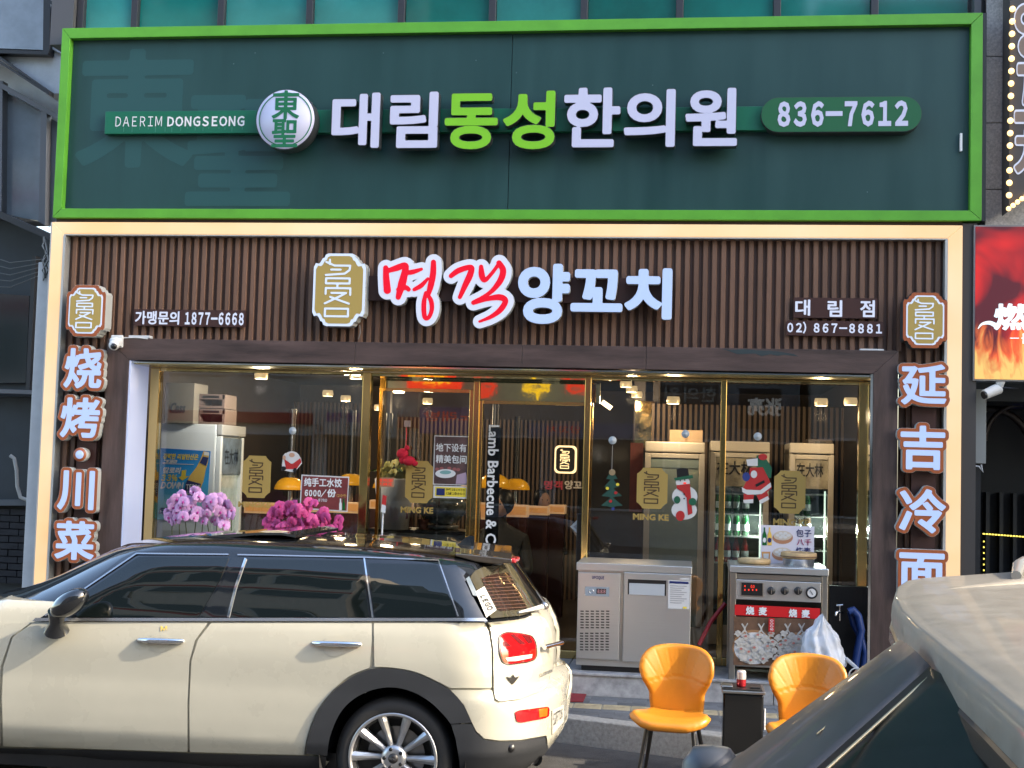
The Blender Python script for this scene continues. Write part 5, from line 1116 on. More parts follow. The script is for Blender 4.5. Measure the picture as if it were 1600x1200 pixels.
# amber hoods on their ducts
m_amber = M('amber_hood', (.75, .36, .015), .22, coat=.6, emit=(1, .45, .02), es=.10)
hood0 = None
for i, (px, py, w, Y, lab) in enumerate(((453, 765, 50, 1.9, 'amber dome hood under the small santa decal, nearest the left window'), (548, 758, 46, 2.8, 'amber dome hood half hidden behind the second gold mullion'), (605, 763, 46, 2.9, 'amber dome hood behind the yellow orchid'),
                                    (742, 762, 44, 3.4, 'amber dome hood just left of the vertical white door lettering'), (772, 761, 52, 2.7, 'amber dome hood crossed by the vertical white door lettering'), (806, 765, 44, 3.0, 'amber dome hood right of the vertical white door lettering'))):
    c = at(px, py, Y); r = w/2/2050*(10+Y)
    if hood0 is None:
        hood0 = thing('dome_hood', lab, 'hood', c, 0, 'amber dome hoods over the tables'); hood0['local'] = 1; hood0['r'] = r; k = r
        MB().lathe((0, 0, 0), [(1.0*k, 0), (1.02*k, .02*k), (.96*k, .25*k), (.82*k, .5*k), (.6*k, .68*k), (.35*k, .78*k), (1e-3, .8*k)], 28).build('dome', m_amber, hood0)
        MB().tube([(0, 0, .75*k), (0, 0, 1.1*k), (0, 0, 5.2*k)], [.30*k, .22*k, .22*k], 14).build('duct', m_black, hood0); MB().tube([(0, 0, -.1*k), (0, 0, -1.1*k)], .2*k, 14).build('stem', m_chrome, hood0)
    else:
        o = copy_tree(hood0, None, c, None, lab); s = r/k; o.scale = (s, s, s)
# lit wooden booth partitions
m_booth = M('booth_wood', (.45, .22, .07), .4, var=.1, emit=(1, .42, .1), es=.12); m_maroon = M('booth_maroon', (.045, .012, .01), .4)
for x0, y0, x1, y1, Y, lab in ((381, 786, 470, 803, 1.6, 'left booth partition with glowing wooden top below the santa decal'), (470, 784, 562, 801, 1.7, 'booth partition behind the red dumpling poster'), (577, 782, 642, 796, 2.8, 'booth partition behind the yellow orchid'), (742, 786, 784, 812, 2.4, 'booth partition at the left edge of the glass door'), (790, 789, 824, 808, 2.6, 'booth partition between the two seated people, near end'), (824, 791, 857, 805, 2.8, 'booth partition before the person with black hair'), (857, 789, 883, 803, 3.2, 'booth partition farthest to the right behind the door')):
    t = thing('booth_partition', lab, 'partition', at((x0+x1)/2, y1, Y), 0, 'glowing wooden booth partitions'); a, b, zz0, zz1 = RC(x0, y0, x1, y1, Y)
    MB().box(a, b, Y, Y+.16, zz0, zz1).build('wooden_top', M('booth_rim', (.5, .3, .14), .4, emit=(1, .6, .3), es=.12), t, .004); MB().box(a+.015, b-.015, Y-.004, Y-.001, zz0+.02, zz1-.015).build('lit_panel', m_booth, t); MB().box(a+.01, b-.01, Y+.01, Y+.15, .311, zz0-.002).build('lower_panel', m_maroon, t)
# two seated guests
m_skin = M('skin', (.42, .25, .17), .5); m_hair = M('hair', (.008, .007, .007), .4); m_suit = M('dark_suit', (.012, .014, .018), .7)
def person(px, py, Y, label, s, face=-1):
    h = at(px, py, Y); t = thing('person', label, 'person', (h[0], Y, .31)); b = bpy.data.meshes.new('body'); H = Vector(h)
    k = s; P = [(0, 0, -.85*k), (0, .02, -.5*k), (0, .02, -.28*k), (face*.01, 0, -.15*k), (face*.015, 0, 0), (.0, 0, .07*k), (.19*k, .02, -.26*k), (-.19*k, .02, -.26*k), (.25*k, -.06, -.52*k), (-.25*k, -.06, -.52*k), (.16*k+face*.12, -.25, -.56*k), (-.16*k+face*.12, -.25, -.56*k)]
    E_ = [(0, 1), (1, 2), (2, 3), (3, 4), (4, 5), (2, 6), (2, 7), (6, 8), (7, 9), (8, 10), (9, 11)]; off_ = H-wl(t)
    b.from_pydata([tuple(Vector(p)+off_) for p in P], E_, []); o = bpy.data.objects.new('body', b); COL.objects.link(o); o.parent = t
    md = o.modifiers.new('skin', 'SKIN'); rr_ = [.17, .17, .15, .05, .085, .075, .07, .07, .05, .05, .04, .04]
    for i, r in enumerate(rr_): b.skin_vertices[0].data[i].radius = (r*k, r*k*.8)
    b.skin_vertices[0].data[0].use_root = True; o.modifiers.new('sub', 'SUBSURF').render_levels = 2; o.modifiers['sub'].levels = 1; b.materials.append(m_suit)
    bpy.context.view_layer.update()
    MB().ball(H+Vector((face*.01, -.01, .0)), .088*k, 14, (.86, .95, 1.2)).build('face', m_skin, t); MB().ball(H+Vector((-face*.02, .012, .03*k)), .097*k, 14, (.93, .98, 1.1)).build('hair', m_hair, t)
    MB().ball(H+Vector((face*.075*k, -.06*k, -.005)), .014*k, 6).build('nose', m_skin, t)
    for dx in (-.03, .03): MB().ball(H+Vector((face*.03+dx*k, -.088*k, .015)), .008*k, 6).build('eye', m_black, t)
    MB().box(H.x+face*.03-.02*k, H.x+face*.03+.02*k, H.y-.086*k, H.y-.08*k, H.z-.048*k, H.z-.04*k).build('mouth', M('lips', (.3, .1, .08), .5), t); return t
person(783, 790, 2.15, 'seated person in a dark jacket right of the vertical door lettering, facing left', 1.15, -1); person(848, 783, 3.45, 'seated person with short black hair behind the booth partition', .9, 1)

# wall badge and red white wall lettering
t = thing('wall_badge', 'black wall badge with glowing gold edges and characters inside the restaurant', 'sign', at(883, 738, 4.6)); x0, x1, z0, z1 = RC(869, 699, 898, 737, 4.6); m_gg = M('gold_glow', (.8, .5, .2), .4, emit=(1, .7, .35), es=.9)
MB().prism(rrect(x0-.02, x1+.02, z0-.02, z1+.02, .05), 4.62, 4.64).build('glow_edge', m_gg, t); MB().prism(rrect(x0, x1, z0, z1, .05), 4.58, 4.615).build('board', m_black, t); badge_glyph(t, x0, x1, z0, z1, 4.57, .004, m_gg, .022)
t = thing('wall_lettering', 'red and white restaurant name lettering on the inner wall', 'sign', at(880, 765, 4.9)); text('lettering', '명객', (850, 751, 879, 765), 4.9, M('dull_red', (.3, .03, .04), .5, emit=(1, .05, .1), es=.05), t, .04); text('lettering', '양꼬치', (882, 751, 922, 765), 4.9, M('dull_white', (.5, .45, .4), .5, emit=(1, .8, .6), es=.05), t, .04)

# fridges
m_fw = M('fridge_white', (.74, .80, .82), .35, var=.03, vs=2); m_ftan = M('fridge_tan', (.46, .42, .36), .4); m_fin = M('fridge_inner', (.10, .13, .125), .5); m_tube_l = M('fridge_light', (.8, .9, .8), .4, emit=(.85, 1, .85), es=.7)
m_fglass = glassmat('fridge_glass', (.85, .9, .88), 1.45)
t = thing('tall_fridge', 'tall pale drinks fridge just inside the left window, a beer poster on its side', 'fridge', at(295, 1010, .75)); FY = .74
x0, x1, _, z1 = RC(247, 662, 340, 842, FY); MB().box(x0, x1-.03, FY, FY+.62, .32, z1).build('cabinet', m_fw, t, .012)
MB().box(x1-.028, x1+.02, FY+.005, FY+.61, z1-.09, z1).build('top_rail', M('rail_grey', (.4, .41, .4), .3), t, .006)
MB().box(x1-.028, x1+.012, FY+.01, FY+.06, .34, z1-.1).build('door_frame', m_fw, t, .005); MB().box(x1-.028, x1+.012, FY+.55, FY+.6, .34, z1-.1).build('door_frame', m_fw, t, .005)
MB().box(x1-.028, x1+.008, FY+.062, FY+.548, z1-.42, z1-.11).build('sign_panel', M('panel_blue', (.12, .17, .22), .3, var=.5, vs=9), t); MB().box(x1-.028, x1-.02, FY+.062, FY+.548, .36, z1-.43).build('door_glass', M('lit_inner', (.3, .33, .3), .1, emit=(.7, .9, .8), es=.08, var=.4, vs=7), t)
mb = MB(); v_ = text('sign_lettering', '在大林', (0, .34, z1-.34, z1-.2), 0, m_black, None, .02, kindrect='w')
for v in v_.data.vertices: v.co = Vector((x1+.0105, FY+.12+v.co.x, v.co.z))-wl(t)
v_.parent = t
pst = thing('beer_poster', 'blue beer poster with a tilted bottle and yellow lettering on the tall fridge', 'poster', at(290, 812, FY-.01))
m_pb = bpy.data.materials.new('poster_blue'); m_pb.use_nodes = True; tt = m_pb.node_tree; bb = tt.nodes['Principled BSDF']; tc = tt.nodes.new('ShaderNodeTexCoord'); sx_ = tt.nodes.new('ShaderNodeSeparateXYZ'); cr = tt.nodes.new('ShaderNodeValToRGB')
e = cr.color_ramp.elements; e[0].position = 0; e[0].color = (.16, .6, .7, 1); e[1].position = 1; e[1].color = (.0, .16, .55, 1); q = e.new(.55); q.color = (.02, .38, .85, 1); q = e.new(.18); q.color = (.15, .5, .6, 1); tt.links.new(tc.outputs['Generated'], sx_.inputs[0]); tt.links.new(sx_.outputs[2], cr.inputs[0]); tt.links.new(cr.outputs[0], bb.inputs['Base Color']); bb.inputs['Roughness'].default_value = .3
PY = FY-.006; m_py = M('print_yellow', (.75, .6, .05), .5); m_pw = M('print_white', (.7, .72, .74), .5); m_pn = M('print_navy', (.01, .02, .12), .5); m_beer = M('print_beer', (.75, .5, .1), .4)
PQ = [(251, 700), (329, 705), (322, 812), (245, 812)]
MB().prism([tuple(at(a, b, PY)[[0, 2]]) for a, b in PQ], PY, PY+.003).build('paper', m_pb, pst)
text('lettering', '강력한 리얼탄산은', (255, 709, 310, 718), PY-.002, m_py, pst, .03, shear=.2); text('lettering', '그대로!', (254, 718, 277, 724), PY-.002, m_pw, pst, .03, shear=.2); plate('rule', (254, 724.5, 303, 725.5), PY-.002, .001, m_pw, pst)
text('lettering', '칼로리', (255, 730, 283, 740), PY-.002, m_pw, pst, .04, shear=.2); text('lettering', '33%', (252, 741, 277, 752), PY-.002, m_py, pst, .03, shear=.2); text('lettering', 'DOWN', (251, 753, 287, 764), PY-.002, m_pw, pst, .04, shear=.2); text('lettering', '테라', (248, 792, 282, 806), PY-.002, m_pn, pst, .05, shear=.2)
ppoly('arrow', [(284, 735), (291, 734), (290, 744), (295, 744), (285, 751), (279, 746), (283, 744)], PY-.003, .001, m_py, pst)
ppoly('bottle_print', [(318, 705), (327, 707), (325, 722), (321, 736), (318, 752), (306, 780), (296, 788), (284, 782), (289, 762), (296, 744), (307, 730), (313, 719)], PY-.004, .001, m_beer, pst)
ppoly('bottle_label', [(292, 750), (314, 756), (309, 770), (298, 778), (288, 766)], PY-.006, .001, m_pn, pst); ppoly('neck_label', [(317, 713), (326, 715), (322, 728), (312, 723)], PY-.006, .001, m_pn, pst); ppoly('bottle_cap', [(319, 706), (327, 707), (326, 712), (318, 711)], PY-.006, .001, m_pw, pst)
text('lettering', 'TERRA', (291, 757, 313, 765), PY-.008, m_pw, pst, .03); text('lettering', 'LIGHT', (293, 767, 308, 772), PY-.008, m_pw, pst, .02)
# boxes and crates on the fridge
ztop = z1
t = thing('beer_box', 'plain cardboard beer box with grey lettering on top of the tall fridge', 'box', at(282, 662, .7)); a, b, _, zt_ = RC(258, 598, 303, 662, .68); MB().box(a, b, .68, 1.0, ztop+.001, zt_).build('carton', M('carton_grey', (.22, .2, .16), .7), t, .004); text('lettering', 'Cass', (266, 629, 290, 645), .676, M('print_grey', (.06, .07, .08), .6), t, .05, wide=False, shear=.2)
for k, (ya, yb) in enumerate(((638, 661), (615, 638))):
    t = thing('tray_crate', ['lower', 'upper'][k]+' brown plastic tray crate stacked on the tall fridge', 'crate', at(330, yb, .8), 0, 'tray crates on the fridge'); a, b, zz0, zz1 = RC(308, ya, 351, yb, .8); m_cr = M('crate_brown', (.17, .12, .10), .5); zz0 = zz0+.002
    if k == 0: zz0 = ztop+.001
    MB().box(a, b, .8, .815, zz1-.05, zz1-.004).build('rim', m_cr, t, .003); MB().box(a, a+.02, .8, 1.1, zz0, zz1-.005).build('side', m_cr, t); MB().box(b-.02, b, .8, 1.1, zz0, zz1-.005).build('side', m_cr, t); MB().box(a+.02, b-.02, .8, 1.1, zz0, zz0+.02).build('base', m_cr, t); MB().box(a+.021, b-.021, 1.08, 1.1, zz0+.02, zz1-.005).build('back', m_cr, t); MB().box(a+.05, b-.05, .796, .8, zz1-.038, zz1-.018).build('grip', m_black, t)
m_bot = {'green': M('bottle_green', (.01, .12, .03), .08, spec=.8, coat=.5), 'brown': M('bottle_brown', (.05, .02, .008), .08, spec=.8, coat=.5), 'clear': M('bottle_clear', (.3, .34, .33), .08, spec=.8, coat=.5), 'red': M('bottle_red', (.3, .01, .01), .2, coat=.5)}
bproto = {}
def bottle(kind, loc, label, grp):
    if kind not in bproto:
        t = thing('bottle', label, 'bottle', loc, 0, grp); t['local'] = 1
        MB().lathe((0, 0, 0), [(1e-3, 0), (.032, 0), (.033, .12), (.03, .15), (.014, .19), (.012, .23), (1e-3, .232)], 12).build('glass_body', m_bot[kind], t); MB().lathe((0, 0, .045), [(.0335, 0), (.0338, .002), (.0338, .055), (.0335, .057)], 12).build('label', m_pw, t)
        bproto[kind] = t; return t
    return copy_tree(bproto[kind], None, loc, None, label)
def display_fridge(label, rc, Y, sign, shelves, stock, grp):
    t = thing('display_fridge', label, 'fridge', at((rc[0]+rc[2])/2, 1000, Y), 0, 'display fridges behind the right windows'); x0, x1, _, z1 = RC(rc[0], rc[1], rc[2], 880, Y)
    MB().box(x0, x1, Y+.56, Y+.6, .32, z1).build('back', m_fin, t); MB().box(x0, x0+.03, Y+.002, Y+.558, .32, z1).build('side', m_ftan, t); MB().box(x1-.03, x1, Y+.002, Y+.558, .32, z1).build('side', m_ftan, t)
    MB().box(x0, x1, Y-.02, Y+.6, z1+.001, z1+.09).build('top_rail', m_ftan, t, .01); MB().box(x0+.001, x0+.05, Y-.03, Y, .5, z1-.01).build('door_frame', m_ftan, t, .005); MB().box(x1-.05, x1-.001, Y-.03, Y, .5, z1-.01).build('door_frame', m_ftan, t, .005); MB().box(x0+.051, x1-.051, Y-.03, Y, z1-.05, z1-.01).build('door_frame', m_ftan, t, .005)
    MB().box(x0+.01, x1-.01, Y-.02, Y, .33, .495).build('plinth', m_ftan, t)
    if sign:
        MB().box(x0+.052, x1-.052, Y-.026, Y-.01, z1-.30, z1-.055).build('sign_panel', M('sign_panel', (.3, .27, .2), .5, var=.5, vs=9), t); w = (x1-x0); text('sign_lettering', '在大林', (x0+.06, x0+.06+w*.6, z1-.2, z1-.08), Y-.03, m_black, t, .02, kindrect='w')
        MB().box(x0+.052, x1-.052, Y-.012, Y-.006, .5, z1-.302).build('door_glass', m_fglass, t)
        MB().box(x1-.075, x1-.062, Y+.02, Y+.035, .6, z1-.32).build('light_tube', m_tube_l, t)
        L = bpy.data.lights.new('fridge_light', 'POINT'); L.energy = 2.6; L.color = (.92, 1, .95); L.shadow_soft_size = .03; o = bpy.data.objects.new('fridge_light', L); COL.objects.link(o); o.parent = t; o.location = Vector((float(x1)-.09, Y+.03, 1.35))-wl(t)
        for py in shelves: zz = at((rc[0]+rc[2])/2, py, Y)[2]; MB().box(x0+.032, x1-.032, Y+.04, Y+.5, zz-.012, zz).build('shelf', M('shelf_white', (.5, .5, .48), .4), t)
        for s, (py, kinds) in enumerate(zip(shelves, stock)):
            zz = at((rc[0]+rc[2])/2, py, Y)[2]; n = int((x1-x0-.18)/.075)
            for i in range(n): bottle(kinds[(i*3+s) % len(kinds)], (x0+.09+i*.075, Y+.09, zz+.001), kinds[(i*3+s) % len(kinds)]+' bottle on a shelf of the '+grp, 'bottles in the display fridges')
    else:
        MB().box(x0+.052, x1-.052, Y-.02, Y-.008, .5, z1-.055).build('door_glass', M('frosted', (.22, .26, .23), .22, var=.25, vs=1.5, coat=.4), t); MB().box(x0+.052, x1-.052, Y-.024, Y-.02, z1-.13, z1-.06).build('header', M('header_grey', (.2, .25, .24), .3), t)
    return t, x0, x1, z1
t, a, b, z1 = display_fridge('display fridge with a frosted grey door behind the snowman decal', (1006, 707, 1100, 880), 1.3, False, [], [], '')
t = thing('cardboard_box', 'closed brown cardboard box on top of the frosted door fridge', 'box', at(1072, 703, 1.4)); x0, x1, _, zt_ = RC(1046, 672, 1098, 703, 1.45); MB().box(x0, x1, 1.45, 1.75, z1+.092, zt_).build('carton', M('carton', (.36, .25, .15), .7, var=.06), t, .004); MB().box((x0+x1)/2-.012, (x0+x1)/2+.012, 1.446, 1.45, z1+.10, zt_-.002).build('tape', M('tape', (.25, .16, .08), .3), t)
display_fridge('display fridge of bottles behind the large santa decal', (1108, 706, 1201, 880), 1.55, True, [771, 803, 838, 880], [('clear', 'green'), ('green', 'green', 'clear'), ('clear', 'clear', 'green'), ('red', 'red', 'brown')], 'fridge behind the large santa decal')
display_fridge('display fridge of bottles behind the rightmost gold badge decal', (1232, 709, 1302, 880), 1.55, True, [772, 807, 838, 860, 885], [('clear', 'clear', 'green'), ('red', 'green', 'green'), ('brown', 'brown'), ('brown', 'green'), ('green', 'green')], 'fridge behind the rightmost badge')
t = thing('crate', 'dark drinks crate on top of the fridge behind the rightmost badge', 'crate', at(1280, 705, 1.7)); x0, x1, zz0, zz1 = RC(1262, 686, 1301, 703, 1.7); MB().box(x0, x1, 1.7, 1.95, zz0, zz1).build('body', M('crate_dark', (.06, .045, .04), .5), t, .006); MB().box(x0+.06, x1-.06, 1.695, 1.699, zz0+.05, zz1-.02).build('grip', m_black, t)
t = thing('red_cabinet', 'dull red menu board on the inner wall beside the frosted door fridge', 'board', at(985, 800, 2.2)); plate('board', (984, 692, 1004, 800), 2.2, .04, M('menu_red', (.16, .03, .02), .5, var=.3, vs=8), t)

# white counter, vase, pots
t = thing('counter', 'long pale counter with a black top edge behind the left door', 'counter', at(657, 900, 1.0)); a, b, _, zc = RC(577, 828, 738, 900, 1.0); MB().box(a, b, 1.0, 1.4, .311, zc-.03).build('cabinet', M('counter_grey', (.3, .31, .3), .5), t, .004); MB().box(a-.01, b+.01, .98, 1.42, zc-.029, zc).build('worktop', m_black, t, .003)
t = thing('porcelain_vase', 'big round blue white porcelain vase on the pale counter', 'vase', at(690, 826, 1.15)); c = at(690, 825, 1.2); MB().lathe((c[0], 1.2, zc+.04), [(.06, 0), (.13, .02), (.2, .1), (.215, .17), (.19, .23), (.14, .26), (.15, .275), (.13, .275), (.12, .25)], 30).build('vase_body', M('porcelain', (.12, .16, .17), .15, coat=.8, var=.6, vs=12), t); MB().lathe((c[0], 1.2, zc+.001), [(.09, 0), (.14, .012), (.15, .038), (.06, .039)], 24).build('stand', M('bowl_grey', (.25, .27, .27), .2), t)
m_terra = M('terracotta', (.14, .05, .03), .7); m_leaf = M('leaf_green', (.03, .08, .015), .5)
for i, (px, w) in enumerate(((605, 13), (633, 17), (661, 19))):
    c = at(px, 826, 1.08); r = w/2/2050*11; t = thing('flower_pot', ['small terracotta pot at the left end of the pale counter', 'terracotta pot with thin green leaves on the pale counter', 'terracotta pot with yellow flowers beside the big vase'][i], 'pot', (c[0], 1.08, zc), 0, 'pots on the counter')
    MB().lathe((c[0], 1.08, zc+.002), [(r*1.1, 0), (r*1.2, .006), (r*.7, .008), (r*.95, .07), (r*1.05, .09), (r*.9, .09), (1e-3, .08)], 18).build('pot', m_terra, t)
    for k in range(9):
        a = random.uniform(0, 6.28); q = Vector((c[0], 1.08, zc+.08)); MB().tube([q, q+Vector((.02*math.cos(a), .02*math.sin(a), .05)), q+Vector((.05*math.cos(a), .03*math.sin(a), .08+.03*random.random()))], [.004, .004, .001], 5).build('leaf', m_leaf if i != 2 or k < 4 else m_py, t)

# flowers
def petal_flower(name_mat, lipmat):
    mb = MB()
    for k, (a, L, w) in enumerate(((90, .05, .028), (210, .05, .026), (330, .05, .026), (15, .052, .04), (165, .052, .04))):
        a = R(a); d = Vector((math.cos(a), 0, math.sin(a))); n_ = Vector((-math.sin(a), 0, math.cos(a))); y0 = -.004 if k > 2 else 0
        mb.add([Vector((0, y0, 0)), d*L*.35+n_*w*.8+Vector((0, y0-.008, 0)), d*L*.75+n_*w*.85+Vector((0, y0-.004, 0)), d*L+Vector((0, y0+.006, 0)), d*L*.75-n_*w*.85+Vector((0, y0-.004, 0)), d*L*.35-n_*w*.8+Vector((0, y0-.008, 0)), d*L*.55+Vector((0, y0-.013, 0))], [(0, 1, 6), (1, 2, 6), (2, 3, 6), (3, 4, 6), (4, 5, 6), (5, 0, 6)], True)
    o = mb.build('blossom', name_mat); me = o.data; bpy.data.objects.remove(o)
    nb_ = len(me.polygons); bm = bmesh.new(); bm.from_mesh(me); me.materials.append(lipmat)
    r_ = bmesh.ops.create_icosphere(bm, subdivisions=1, radius=.010, matrix=Matrix.Translation((0, -.016, -.004)) @ Matrix.Diagonal((1, .8, 1.3, 1)))
    for v in r_['verts']:
        for f in v.link_faces: f.material_index = 1
    bm.to_mesh(me); bm.free(); return me
def orchid(label, rc, Y, pm_, lm, n, seed, basez):
    rs = random.Random(seed); x0, x1, z0, z1 = RC(*rc, Y); cx = (x0+x1)/2; w = (x1-x0)/2; t = thing('orchid', label, 'plant', (cx, Y, basez)); me = petal_flower(pm_, lm); off_ = wl(t)
    MB().lathe((cx, Y, basez), [(1e-3, 0), (.13, 0), (.17, .42), (.16, .43), (1e-3, .40)], 24).build('planter', M('planter_white', (.6, .6, .58), .35), t)
    for k in range(10):
        a = k*.7+rs.random(); q = Vector((cx, Y, basez+.42)); d = Vector((math.cos(a), math.sin(a)*.6, 0)); mb = MB(); nn = Vector((-d.y, d.x, 0))*.03
        mb.add([q, q+d*.12+nn+Vector((0, 0, .1)), q+d*.26+Vector((0, 0, .06)), q+d*.12-nn+Vector((0, 0, .1)), q+d*.12+Vector((0, 0, .085))], [(0, 1, 4), (1, 2, 4), (2, 3, 4), (3, 0, 4)]); mb.build('leaf', m_leaf, t)
    for k in range(9):
        tx = x0+(x1-x0)*(k+.5)/9; q = Vector((cx+(tx-cx)*.5, Y+rs.uniform(-.03, .05), basez+.42)); MB().tube([q, Vector((tx, Y+.02, z0-.02)), Vector((tx+rs.uniform(-.03, .03), Y, (z0+z1)/2))], .004, 6).build('stem', M('stem_green', (.05, .07, .02), .5), t)
    i = 0; tries = 0
    while i < n and tries < n*30:
        tries += 1
        x = rs.uniform(x0, x1); u = (x-cx)/w; ztop_ = z1-(z1-z0)*.45*u*u; zlow = z0+(z1-z0)*(.1+.3*rs.random()*(1-abs(u))+.12*abs(u)); z = rs.uniform(zlow, ztop_)
        o = bpy.data.objects.new('blossom', me); COL.objects.link(o); o.parent = t; o.location = Vector((x, Y-.02-rs.random()*.12*(1-u*u), z))-off_; o.rotation_euler = (rs.uniform(-.4, .4), rs.uniform(-.5, .5), rs.uniform(-.8, .8)); s = rs.uniform(.68, 1.0); o.scale = (s, s, s); i += 1
    return t
def petmat(n, c1, c2):
    m = M(n, c1, .6, var=.22, vs=28); m.node_tree.nodes['Principled BSDF'].inputs['Subsurface Weight'].default_value = .0; return m
orchid('pale pink orchid before the left window, blooming above the car roof', (263, 764, 368, 834), -.30, petmat('petal_pink', (.62, .33, .60), 0), M('lip_purple', (.42, .03, .26), .5), 62, 3, .155)
orchid('magenta orchid in full bloom before the left window, right of the pale one', (419, 782, 531, 842), -.30, petmat('petal_magenta', (.55, .06, .24), 0), M('lip_magenta', (.35, .01, .10), .5), 80, 5, .155)
t = orchid('yellow green orchid with pink ribbons behind the left door glass', (596, 724, 638, 768), 1.0, petmat('petal_yellow', (.33, .30, .08), 0), M('lip_yellow', (.4, .3, .02), .5), 34, 9, zc)
for (px, w) in ((621, 9), (632, 7)): ppoly('ribbon', [(px-w/2, 755), (px+w/2, 755), (px+w/2+2, 810), (px-w/2+3, 812)], .93, .002, M('ribbon_pink', (.5, .2, .27), .5), t)

# things stuck on the glass
SY = GY-.006
def on_door(px): return px > 577 and px < 911
def decal_badge(label, cx, cy, w=46, h=68, tx=None, DYv=None):
    Y = (DYv or SY); t = thing('badge_decal', label, 'decal', at(cx, cy+h/2, Y), 0, 'gold badge decals on the glass'); x0, x1, z0, z1 = RC(cx-w/2, cy-h/2, cx+w/2, cy+h/2, Y); q = (x1-x0)
    def shp(g, c=.2): a, b, e, f = x0+g, x1-g, z0+g, z1-g; r = q*c; s = q*.07; return [(a+r, e), (b-r, e), (b-r+s*.6, e+s), (b-s, e+r-s*.6), (b, e+r), (b, f-r), (b-s, f-r+s*.6), (b-r+s*.6, f-s), (b-r, f), (a+r, f), (a+r-s*.6, f-s), (a+s, f-r+s*.6), (a, f-r), (a, e+r), (a+s, e+r-s*.6), (a+r-s*.6, e+s)]
    MB().prism(shp(0), Y, Y+.001).build('gold_film', M('decal_gold', (.38, .26, .07), .5), t); badge_glyph(t, x0, x1, z0, z1, Y-.002, .0015, M('decal_dark', (.07, .04, .015), .5), .02)
    if tx: text('lettering', tx[0], tx[1], Y, M('decal_gold', 0), t, .04, wide=False)
    return t
decal_badge('gold badge decal on glass between the pale fridge and the santa decal', 401, 745, 44, 66, ('MINGKE', (372, 784, 423, 793)))
decal_badge('gold badge decal on the door glass under the red hanging doll', 655, 753, 43, 66, ('MING KE', (626, 792, 677, 802)), DY-.006)
decal_badge('gold badge decal on glass just left of the snowman decal', 1019, 763, 48, 64, ('MING KE', (989, 803, 1045, 813)))
decal_badge('gold badge decal on the rightmost window beside the large santa', 1234, 769, 49, 67, ('MING KE', (1208, 811, 1264, 822)))
def poster(label, rc, Y, mat, cat='poster'):
    t = thing('poster', label, cat, at((rc[0]+rc[2])/2, rc[3], Y)); plate('paper', rc, Y, .002, mat, t); return t
m_pdk = M('poster_red', (.17, .03, .03), .5, var=.3, vs=8); m_paper = M('paper_white', (.6, .6, .6), .5)
t = thing('poster', 'dark red poster with white dumpling price lettering above the magenta orchid', 'poster', at(508, 800, SY)); ppoly('paper', [(471, 741.5), (545.5, 745), (543, 800), (468, 795)], SY, .002, m_paper, t); ppoly('print', [(473, 743.5), (544, 747), (541.5, 798), (470, 793)], SY-.002, .001, m_pdk, t)
text('lettering', '纯手工水饺', (475, 747, 534, 761), SY-.004, m_pw, t, .03); text('lettering', '6000/', (476, 764, 510, 777), SY-.004, m_pw, t, .045, space=.56); text('lettering', '份', (511, 764, 525, 777), SY-.004, m_pw, t, .04); text('lettering', '(打包)', (497, 779, 511, 784), SY-.004, m_pw, t, .0); text('lettering', '(20个)', (526, 772, 541, 777), SY-.004, m_beer, t, .0)
for k, mm in enumerate((m_pw, m_bot['green'])): ppoly('bottle_print', [(530+k*5, 797), (530+k*5, 787), (531+k*5, 784), (531+k*5, 779), (533+k*5, 779), (533+k*5, 784), (534+k*5, 787), (534+k*5, 797)], SY-.004, .001, mm, t)
t = thing('poster', 'poster of a dining room with two rows of white characters on the door glass', 'poster', at(705, 758, DY)); YD = DY-.006
plate('paper', (677.5, 681, 732.5, 758), YD, .002, m_paper, t); plate('photo_print', (679, 682.5, 731, 756.5), YD-.002, .001, M('print_room', (.09, .05, .05), .5, var=.7, vs=7), t)
text('lettering', '地下设有', (681, 693, 729, 706), YD-.004, m_pw, t, .02); text('lettering', '精美包间', (681, 711, 729, 724), YD-.004, m_pw, t, .02)
def oval(name, cx, cy, rx, ry, Y, mat, par, n=20, d=.001): return ppoly(name, [(cx+rx*math.cos(2*math.pi*k/n), cy+ry*math.sin(2*math.pi*k/n)) for k in range(n)], Y, d, mat, par)
oval('table_print', 696, 740, 16, 7, YD-.004, m_pw, t); oval('table_print', 696, 738, 9, 3, YD-.006, M('print_teal', (.2, .4, .4), .5), t)
for cx in (683, 690, 702, 710, 716): oval('seat_print', cx, 731+abs(cx-697)*.15, 3.2, 2.6, YD-.0035, M('print_rose', (.3, .1, .1), .5), t)
ppoly('cloth_print', [(714, 742), (728, 738), (731, 756), (712, 756)], YD-.004, .001, M('print_lilac', (.4, .3, .4), .5), t)
t = thing('hours_card', 'small yellow card with a black emblem under the dining room poster', 'card', at(705, 778, DY)); plate('card', (677, 759.5, 732, 778.5), YD, .002, m_paper, t); plate('yellow_print', (680, 761.5, 728, 776), YD-.002, .001, m_py, t); plate('emblem', (682, 763, 695, 774), YD-.004, .001, m_pn, t)
text('lettering', '外卖 1호 10:30', (697, 763, 726, 767.5), YD-.004, m_black, t, .01); text('lettering', '订餐 1층 8:00', (697, 769, 726, 773.5), YD-.004, m_black, t, .01)
t = thing('door_lettering', 'white English lettering reading down the middle glass door', 'lettering', at(768, 900, DY)); text('lettering', 'Lamb Barbecue & Chinese', (760, 664, 777, 908), YD, M('vinyl_white', (.75, .75, .75), .5), t, .022, rot=-90, wide=False, space=1.02)
plate('dark_strip', (758, 668, 779, 940), DY+.03, .002, m_black, t)
